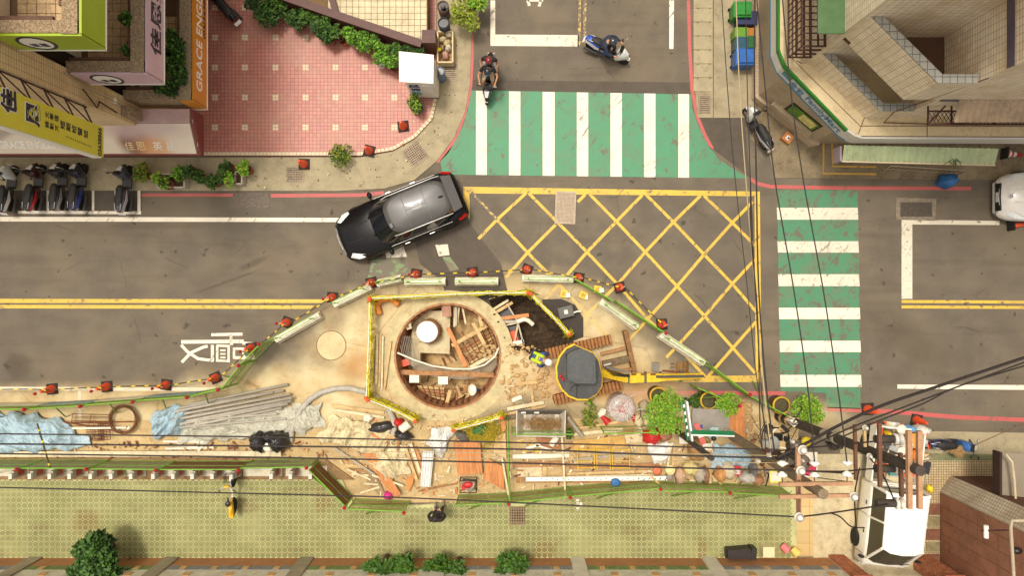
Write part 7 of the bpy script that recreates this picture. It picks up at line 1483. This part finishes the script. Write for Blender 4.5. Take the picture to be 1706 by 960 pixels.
for k in range(6): a_=P(1184+2.3*k,712,2.6); b_=P(1182+2.3*k,730,2.6); MB().beam(a_,b_,.035,.1).build('rib',M('lamp_ice',(170,196,190),.3,.05),lb)
MB().ell(P(1189,731,2.7),(.09,.09,.09)).build('lamp_eye',blackp,lb); MB().tube([P(1188,733,2.5),P(1183,748,2.3)],.03,7).build('lamp_arm',wpl,lb)
# ---------------------------------------------------------------- plants
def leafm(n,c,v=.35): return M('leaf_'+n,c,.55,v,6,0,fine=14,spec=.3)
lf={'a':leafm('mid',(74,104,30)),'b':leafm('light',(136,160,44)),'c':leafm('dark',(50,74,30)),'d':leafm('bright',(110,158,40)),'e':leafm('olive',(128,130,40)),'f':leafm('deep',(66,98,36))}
stem=M('stem_brown',(88,62,38),.85,.2,5)
def bush(px,py,r,ztop,lab,k1='a',k2='b',n=None,ls=.11,name='shrub',cat='shrub',pot=None,ry=None,z0=.05,seed=None,group=None,flat_=.6):
    g=random.Random(seed or int(px*7+py)); zc=ztop-PX(r)*flat_; c=P(px,py,zc); rx=PX(r,ztop); ryy=PX(ry or r,ztop); n=n or int(60+r*r*1.15)
    t=thing(name,lab,cat,(c.x,c.y,z0),group); m=MB(); m2=MB()
    # clumps so that gaps and lobes appear
    nc=max(4,int(r/3.2))
    for k in range(nc):
        a=2*math.pi*k/nc+g.uniform(-.3,.3); s=g.uniform(.35,.72) if k else 0; cc=(c.x+rx*s*math.cos(a),c.y+ryy*s*math.sin(a),zc+g.uniform(-.1,.18)*rx); f=g.uniform(.38,.58)
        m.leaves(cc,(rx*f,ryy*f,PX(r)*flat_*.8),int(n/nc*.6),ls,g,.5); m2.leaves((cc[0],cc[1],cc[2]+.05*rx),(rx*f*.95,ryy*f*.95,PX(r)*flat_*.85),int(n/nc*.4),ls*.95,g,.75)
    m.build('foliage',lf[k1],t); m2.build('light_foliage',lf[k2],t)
    s=MB()
    for k in range(5): a=g.uniform(0,6.3); s.tube([(c.x,c.y,z0),(c.x+rx*.2*math.cos(a),c.y+ryy*.2*math.sin(a),zc*.6+z0*.4),(c.x+rx*.6*math.cos(a),c.y+ryy*.6*math.sin(a),zc)],[.02,.014,.006],5)
    s.build('stems',stem,t)
    if pot: MB().lathe([(pot*.7,0),(pot,.32),(pot,.36),(pot*.85,.36),(pot*.8,.28)],(c.x,c.y,z0),16).build('pot',M('pot_terracotta',(130,76,50),.8,.15,4) if pot<.21 else M('pot_grey',(96,94,88),.7,.15),t)
    return t
def tree(px,py,r,z,lab,k1='c',k2='f',ry=None,n=1500,ls=.17,seed=1,tr=(0,0)):
    g=random.Random(seed); c=P(px,py,z); t=thing('tree',lab,'tree',(c.x,c.y,0)); bx,by=c.x,c.y; rx=PX(r,z); ryy=PX(ry or r,z)
    m=MB(); m2=MB(); tm=MB(); tm.tube([(bx,by,0),(bx+.05,by,z*.45),(c.x,c.y,z*.8)],[.13,.09,.05],8)
    nc=max(9,int(r/4.5))
    for k in range(nc):
        a=g.uniform(0,6.3); s=math.sqrt(g.random())*.78; q=Vector((c.x+rx*s*math.cos(a),c.y+ryy*s*math.sin(a),z-.3+.5*(1-s)+g.uniform(-.25,.15))); f=g.uniform(.24,.4)
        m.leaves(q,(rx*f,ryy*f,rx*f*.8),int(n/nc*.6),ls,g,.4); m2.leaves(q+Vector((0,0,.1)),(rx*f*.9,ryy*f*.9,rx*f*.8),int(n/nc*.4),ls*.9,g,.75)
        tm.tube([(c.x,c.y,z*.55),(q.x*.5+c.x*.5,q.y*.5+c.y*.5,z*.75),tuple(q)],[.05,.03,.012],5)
    m.build('crown',lf[k1],t); m2.build('crown_upper_leaves',lf[k2],t); tm.build('trunk',stem,t)  # second leaf tone, set slightly higher in the crown
tree(142,938,46,1.7,'dense dark evergreen tree at the lower left behind the mosaic wall','c','f',44,2600,.17,1)
tree(180,962,30,1.5,'smaller dark evergreen tree touching the dense one at the lower left','c','f',24,1000,.17,2)
for i,(x,y,r,ry) in enumerate(((636,958,26,15),(672,954,24,18),(732,959,22,15),(762,962,16,10),(850,958,28,15))): 
    tree(x,y-9,r,1.2,['feathery green shrub-like tree, leftmost behind the bottom wall','feathery tree second from the left behind the bottom wall','feathery tree in the middle behind the bottom wall','small feathery tree right of the middle behind the bottom wall','feathery tree at the right, behind the bottom wall below the pedestrian'][i],'a','f',ry,900,.20,10+i)
bush(1110,692,32,1.35,'largest clipped bright green shrub above the red bag','d','b',1500,.085,ry=37,flat_=.45); bush(1213,677,22,1.2,'clipped bright green shrub above the orange planks','d','b',900,.08,flat_=.5); bush(1349,684,28,1.3,'clipped bright green shrub on the end of the right zebra crossing','d','b',1250,.085,flat_=.5)
bush(985,695,17,.4,'low olive weeds below the excavator','e','a',260,.08,flat_=.3); bush(982,669,7,.5,'small dark green plant at the excavator tail','a','b',70,.07); bush(950,722,9,.4,'dark weeds behind the hopper','c','a',90,.08)
bush(1160,668,22,.5,'dark ground plants between the drums','c','a',300,.09,ry=10,flat_=.3)
bush(693,174,15,.9,'round potted shrub below the white kiosk','a','b',420,.08,pot=.26,z0=.1); bush(568,260,21,.7,'round shrub alone on the gutter below the pink plaza','a','e',620,.07)
bush(776,22,27,1.2,'yellow green shrub at the top beside the left road edge','e','b',850,.09,ry=28); bush(800,-2,16,1.3,'feathery green shrub at the top edge','d','b',320,.12)
HD=[(236,290,17,'e','a','olive round shrub at the left end of the street hedge'),(261,297,9,'b','d','yellow green shrub beside the olive one'),(275,306,9,'a','b','small shrub in the white planter frame'),(300,289,14,'a','d','leafy shrub in the middle of the street hedge'),(316,284,10,'c','a','dark shrub in the middle of the street hedge'),(333,296,12,'c','a','dark round shrub in a pot ring'),(352,302,12,'a','c','spreading shrub right of the pot ring'),(368,296,10,'c','a','dark shrub right of the spreading one'),(383,297,13,'d','b','bright shrub with yellow tips near the hedge end'),(378,278,11,'c','a','dark shrub behind the bright one'),(408,281,15,'d','b','bright leafy shrub ending the street hedge')]
for x,y,r,a,b,l in HD: bush(x,y,r,.75,l,a,b,int(80+r*r*1.1),.085,pot=.19,z0=.03)
for x0,y0,x1,y1,lab in ((262,290,307,312,'white framed planter trough in the street hedge'),(392,286,403,306,'small white planter edge at the hedge end')):
    t=thing('planter_trough',lab,'planter',tuple(P((x0+x1)/2,(y0+y1)/2,0)))
    for a,b in (((x0,y0),(x1,y0)),((x1,y0),(x1,y1)),((x1,y1),(x0,y1)),((x0,y1),(x0,y0))): A,B=P(*a,.35),P(*b,.35); MB().beam((A.x,A.y,.2),(B.x,B.y,.2),.05,.34).build('side',M('trough_white',(190,180,160),.7,.1),t)
    A=P((x0+x1)/2,(y0+y1)/2,.3); MB().box((A.x,A.y,.04),(PX(x1-x0)*.9,PX(y1-y0)*.9,.24)).build('earth',dirtm,t)
for i,(x,y,r,a,b) in enumerate(((448,22,24,'c','f'),(470,8,18,'c','a'),(492,32,16,'c','f'),(515,26,17,'f','a'),(540,38,16,'f','a'),(545,58,15,'c','f'),(530,48,10,'c','c'),(586,58,15,'a','d'),(605,68,16,'d','a'),(625,72,12,'a','d'),(640,92,17,'d','a'),(662,84,14,'a','f'),(684,82,13,'c','f'),(560,52,10,'f','a'),(655,104,10,'a','d'),(425,5,14,'c','c'),(700,88,9,'c','f'))):
    bush(x,y,r,1.0,'potted shrub along the brown terrace wall, '+['at the far left end','behind the far left one','third, dark and low','fourth, beside the first step','fifth, mid green','sixth, reaching onto the tiles','dark low one between two taller','bright one right of the terracotta pot','brightest of the middle group','small one in the middle group','largest bright one above the white pot','green one left of the kiosk','dark one behind the kiosk','thin one with a bare branch','low one over the white pot','half hidden one beside the parked scooter','last dark one beside the brown pier'][i],a,b,int(110+r*r*1.2),.10,pot=.2,z0=.1,group='potted shrubs along the terrace wall')
for x,y,m_,lab in ((572,66,'terracotta','open terracotta pot between the shrubs'),(634,104,'white','white pot under the bright shrub'),(497,38,'dark','dark brown pot under the low shrub')):
    cyl('flower_pot',x,y,8,.1,.3,M('fp_'+m_,{'terracotta':(150,84,52),'white':(206,196,180),'dark':(90,54,40)}[m_],.8,.12),lab,'flower pot',inner=1)
for x,y,r,z,l in ((286,62,11,4.0,'leafy climber at the top of the lowest balcony'),(297,82,14,4.0,'leafy climber in the middle of the lowest balcony'),(291,112,15,3.9,'dense dark plant on the lowest balcony'),(304,126,13,3.8,'dense plant at the corner of the lowest balcony'),(268,142,14,3.7,'dark plant on the left of the lowest balcony'),(285,148,13,3.7,'dark plant by the box on the lowest balcony'),(212,30,9,6.4,'upper small plant on the middle balcony'),(216,82,10,6.2,'lower small plant on the middle balcony'),(300,100,12,3.9,'plant beside the parapet of the lowest balcony'),(282,92,9,3.7,'thin plant on the lowest balcony')):
    bush(x,y,r,z,l,'c','a',int(90+r*r*1.3),.11,z0=2.7 if z<5 else 5.4,name='balcony_plant',cat='plant')
bxx('yellow_box',300,138,6,22,-28,2.9,.4,M('box_yel',(206,160,90),.6,.2,8),'narrow yellow and red box among the lowest balcony plants','box')
tangle('weed',1590,265,5,3,30,2.5,.05,lf['c'],'small weed growing on the pale green corrugated awning','weed',30,.01)
# ---------------------------------------------------------------- people
skin=M('skin',(196,142,104),.6,.06,5); 
def skinned(name,V,E,mat,par,sub=1,root=0):
    me=bpy.data.meshes.new('t'); me.from_pydata([v[:3] for v in V],E,[]); o=bpy.data.objects.new('t',me); sc.collection.objects.link(o)
    md=o.modifiers.new('s','SKIN'); md.use_smooth_shade=True; md.use_x_symmetry=False
    for i,v in enumerate(V): 
        sv=me.skin_vertices[0].data[i]; r=v[3]; sv.radius=(r,v[4] if len(v)>4 else r); sv.use_root=(i==root)
    o.modifiers.new('u','SUBSURF').levels=sub; dg=bpy.context.evaluated_depsgraph_get(); m2=bpy.data.meshes.new_from_object(o.evaluated_get(dg)); bpy.data.objects.remove(o); m2.name=name; m2.materials.clear(); m2.materials.append(mat)
    for p in m2.polygons: p.use_smooth=True
    n=bpy.data.objects.new(name,m2); sc.collection.objects.link(n); n.parent=par; return n
def person(lab,J,loc,rz,shirt,pants,sleeve=1.0,hair=None,helmet=None,shoe=(60,54,50),shorts=False,grip=True):
    t=thing('person',lab,'person',(0,0,0)); V=[];E=[]; idx={}
    def a(n,p,r,r2=None,to=None):
        V.append((*p,r,r2 or r)); idx[n]=len(V)-1
        if to is not None: E.append((idx[to],idx[n]))
    v=lambda n: Vector(J[n])
    a('pel',v('pel'),.13,.12); a('belly',v('pel').lerp(v('chest'),.5),.12,.11,'pel'); a('chest',v('chest'),.15,.12,'belly'); a('neck',v('neck'),.055,None,'chest')
    hd=v('head'); hdir=(hd-v('neck')).normalized(); a('h0',hd-hdir*.05,.075,None,'neck'); a('h1',hd+hdir*.02,.092,None,'h0'); a('h2',hd+hdir*.09,.07,None,'h1')
    for s in ('l','r'):
        a('sh'+s,v('sh'+s),.06,None,'chest'); a('el'+s,v('el'+s),.042,None,'sh'+s); a('wr'+s,v('ha'+s).lerp(v('el'+s),.15),.027,None,'el'+s); h=v('ha'+s); d=(h-v('el'+s)).normalized(); a('pa'+s,h+d*.02,.034,.02,'wr'+s)
        a('hp'+s,v('pel').lerp(v('kn'+s),.12)+Vector((0,.07 if s=='l' else -.07,0)),.085,None,'pel'); a('kn'+s,v('kn'+s),.055,None,'hp'+s); a('an'+s,v('fo'+s),.036,None,'kn'+s); fd=Vector(J['fdir'+s]) if 'fdir'+s in J else Vector((1,0,0)); a('to'+s,v('fo'+s)+fd*.15+Vector((0,0,-.035)),.03,None,'an'+s)
        sd_=d.cross(Vector((0,0,1))).normalized()*(1 if s=='l' else -1)
        for k in range(4):
            L=(.062,.075,.07,.055)[k]; b=h+d*.045+sd_*(-.026+.0175*k); a('f%d'%k+s,b,.009,None,'pa'+s); a('g%d'%k+s,b+d*L*.5+Vector((0,0,-.012)),.008,None,'f%d'%k+s); a('i%d'%k+s,b+d*L*.7+Vector((0,0,-.035)),.007,None,'g%d'%k+s)
        a('t0'+s,h-sd_*.035+d*.01,.010,None,'pa'+s); a('t1'+s,h-sd_*.045+d*.05+Vector((0,0,-.01)),.008,None,'t0'+s)
    body=skinned('body',V,E,skin,t)
    f=hdir.cross(Vector((0,1,0))).normalized(); f=-f if f.x<0 else f   # facing
    m=MB(); m.ell(hd+f*.092+hdir*.0,(.014,.012,.018),8,5); 
    for s in (-1,1): m.ell(hd+Vector((0,s*.093,0)),(.02,.01,.03),8,5)
    m.build('face_details',skin,t,local=True); m=MB()
    for s in (-1,1): m.ell(hd+f*.082+Vector((0,s*.033,.02)),(.01,.012,.008),8,5)
    m.build('eyes',blackp,t,local=True,kind='stuff')
    # shirt
    V2=[];E2=[];ix={}
    def b(n,p,r,r2=None,to=None):
        V2.append((*p,r,r2 or r)); ix[n]=len(V2)-1
        if to is not None: E2.append((ix[to],ix[n]))
    b('p',v('pel')+Vector((0,0,-.02)),.155,.145); b('b',v('pel').lerp(v('chest'),.5),.15,.14,'p'); b('c',v('chest'),.175,.145,'b'); b('n',v('chest').lerp(v('neck'),.7),.09,None,'c')
    for s in ('l','r'):
        b('s'+s,v('sh'+s),.082,None,'c'); e=v('sh'+s).lerp(v('el'+s),min(1,sleeve*2) if sleeve<.5 else 1); b('e'+s,e,.062,None,'s'+s)
        if sleeve>=.5: b('w'+s,v('el'+s).lerp(v('ha'+s),.85),.045,None,'e'+s)
    skinned('jacket' if sleeve>=.5 else 'shirt',V2,E2,M('cl%d_%d_%d'%shirt,shirt,.85,.12,12),t)
    V2=[];E2=[];ix={}; b('p',v('pel')+Vector((0,0,-.03)),.145,.135)
    for s in ('l','r'):
        b('h'+s,v('pel').lerp(v('kn'+s),.15)+Vector((0,.07 if s=='l' else -.07,0)),.102,None,'p'); b('k'+s,v('kn'+s),.075,None,'h'+s)
        if not shorts: b('a'+s,v('kn'+s).lerp(v('fo'+s),.9),.055,None,'k'+s)
    skinned('shorts' if shorts else 'trousers',V2,E2,M('cl%d_%d_%d'%pants,pants,.85,.12,12),t)
    for s in ('l','r'): fd=Vector(J.get('fdir'+s,(1,0,0))); q=v('fo'+s); MB().tube([q-fd*.06+Vector((0,0,-.03)),q+fd*.05+Vector((0,0,-.03)),q+fd*.17+Vector((0,0,-.045))],[.045,.05,.035],10).build('shoe',M('shoe%d'%shoe[0],shoe,.7,.1),t,local=True)
    if hair: MB().ell(hd+hdir*.045-f*.012,(.108,.100,.095),14,8,z0=-.35).build('hair',M('hair_black',(34,26,22),.6,.2,20),t,local=True)
    if helmet:
        hc,vc=helmet; h=MB().ell(hd+hdir*.04,(.145,.13,.125),18,9,z0=-.35).build('helmet',carmat('helm%d_%d_%d'%hc,hc),t,local=True); MB().ell(hd+hdir*.045+f*.035,(.125,.105,.09),14,6,z0=-.1).build('visor',carmat('visor%d'%vc[0],vc,.1),h,local=True)
    t.location=loc; t.rotation_euler=(0,0,rz); return t
ST_=dict(pel=(0,0,.93),chest=(.02,0,1.28),neck=(.05,0,1.46),head=(.11,0,1.58),shl=(.01,.19,1.38),shr=(.01,-.19,1.38),ell=(.08,.30,1.12),elr=(.08,-.30,1.12),hal=(.31,.09,1.18),har=(.31,-.09,1.18),knl=(.06,.13,.50),knr=(.06,-.11,.50),fol=(.05,.16,.09),forr=(0,0,0)); ST_['for']=(.10,-.13,.09)
p=P(728,862,1.2); ped=person('person in dark clothes standing on the green pavement looking at a phone',ST_,(p.x,p.y-.02,.11),R(90),(40,34,32),(52,50,48),hair=1,shoe=(120,110,96))
MB().box((.38,0,1.20),(.08,.15,.012)).build('phone',blackp,label='black phone held in both hands by the standing person',cat='phone').location=Matrix.Translation((p.x,p.y-.02,.11))@Matrix.Rotation(R(90),4,'Z')@Vector((.38,0,1.2)); 
bpy.data.objects['phone'].rotation_euler=(0,0,R(90))
def ride(x,head,hy=.16): return dict(pel=(x,0,.86),chest=(x+.13,0,1.20),neck=(x+.21,0,1.36),head=(x+head,0,1.49),shl=(x+.14,.19,1.30),shr=(x+.14,-.19,1.30))
D=ride(-.28,.30); D.update(ell=(.05,.34,1.10),elr=(.05,-.34,1.10),hal=(.33,.27,1.05),har=(.33,-.27,1.05),knl=(.17,.17,.78),knr=(.17,-.17,.78),fol=(.20,.13,.36)); D['for']=(.20,-.13,.36)
person('rider in a navy jacket and dark helmet on the white and blue scooter',D,(sA['x'],sA['y'],0),sA['rz'],(42,50,66),(48,40,38),helmet=((52,56,66),(30,34,40)))
person('rider in a black t-shirt and blue visor helmet driving the black scooter',D,(sB['x'],sB['y'],0),sB['rz'],(30,26,26),(184,160,130),sleeve=.3,helmet=((36,34,40),(50,130,200)),shorts=True)
Q=ride(-.62,.26); Q.update(ell=(-.45,.33,1.08),elr=(-.45,-.33,1.08),hal=(-.25,.26,.95),har=(-.25,-.26,.95),knl=(-.18,.27,.74),knr=(-.18,-.27,.74),fol=(-.22,.26,.34)); Q['for']=(-.22,-.26,.34)
person('passenger in a red helmet and black top seated behind the rider on the black scooter',Q,(sB['x'],sB['y'],0),sB['rz'],(38,32,32),(206,204,206),sleeve=.3,helmet=((120,30,28),(60,24,24)),shorts=True)
Wk=dict(pel=(-.12,0,.92),chest=(.14,0,1.18),neck=(.28,0,1.24),head=(.40,0,1.24),shl=(.16,.2,1.20),shr=(.16,-.2,1.20),ell=(.28,.26,.92),elr=(.28,-.26,.92),hal=(.42,.16,.72),har=(.42,-.16,.72),knl=(.05,.12,.50),knr=(.0,-.12,.50),fol=(-.05,.14,.09)); Wk['for']=(-.1,-.13,.09)
p=P(899,597,1.1); wk=person('worker in a lime vest and white helmet bending beside the excavator',Wk,(p.x-.1,p.y+.03,0),R(-22),(70,90,150),(50,54,76),helmet=((236,232,222),(226,222,212)))
vm=M('vest_lime',(186,214,30),.6,.1,10); m=MB(); 
for s in (-1,1): m=MB(); m.tube([(-.14,s*.12,1.08),(.05,s*.13,1.25),(.2,s*.12,1.34)],.055,8); m.build('vest_strip',vm,wk,local=True)
MB().tube([(.02,-.16,1.16),(.0,0,1.28),(.02,.16,1.16)],.05,8).build('vest_band',vm,wk,local=True)
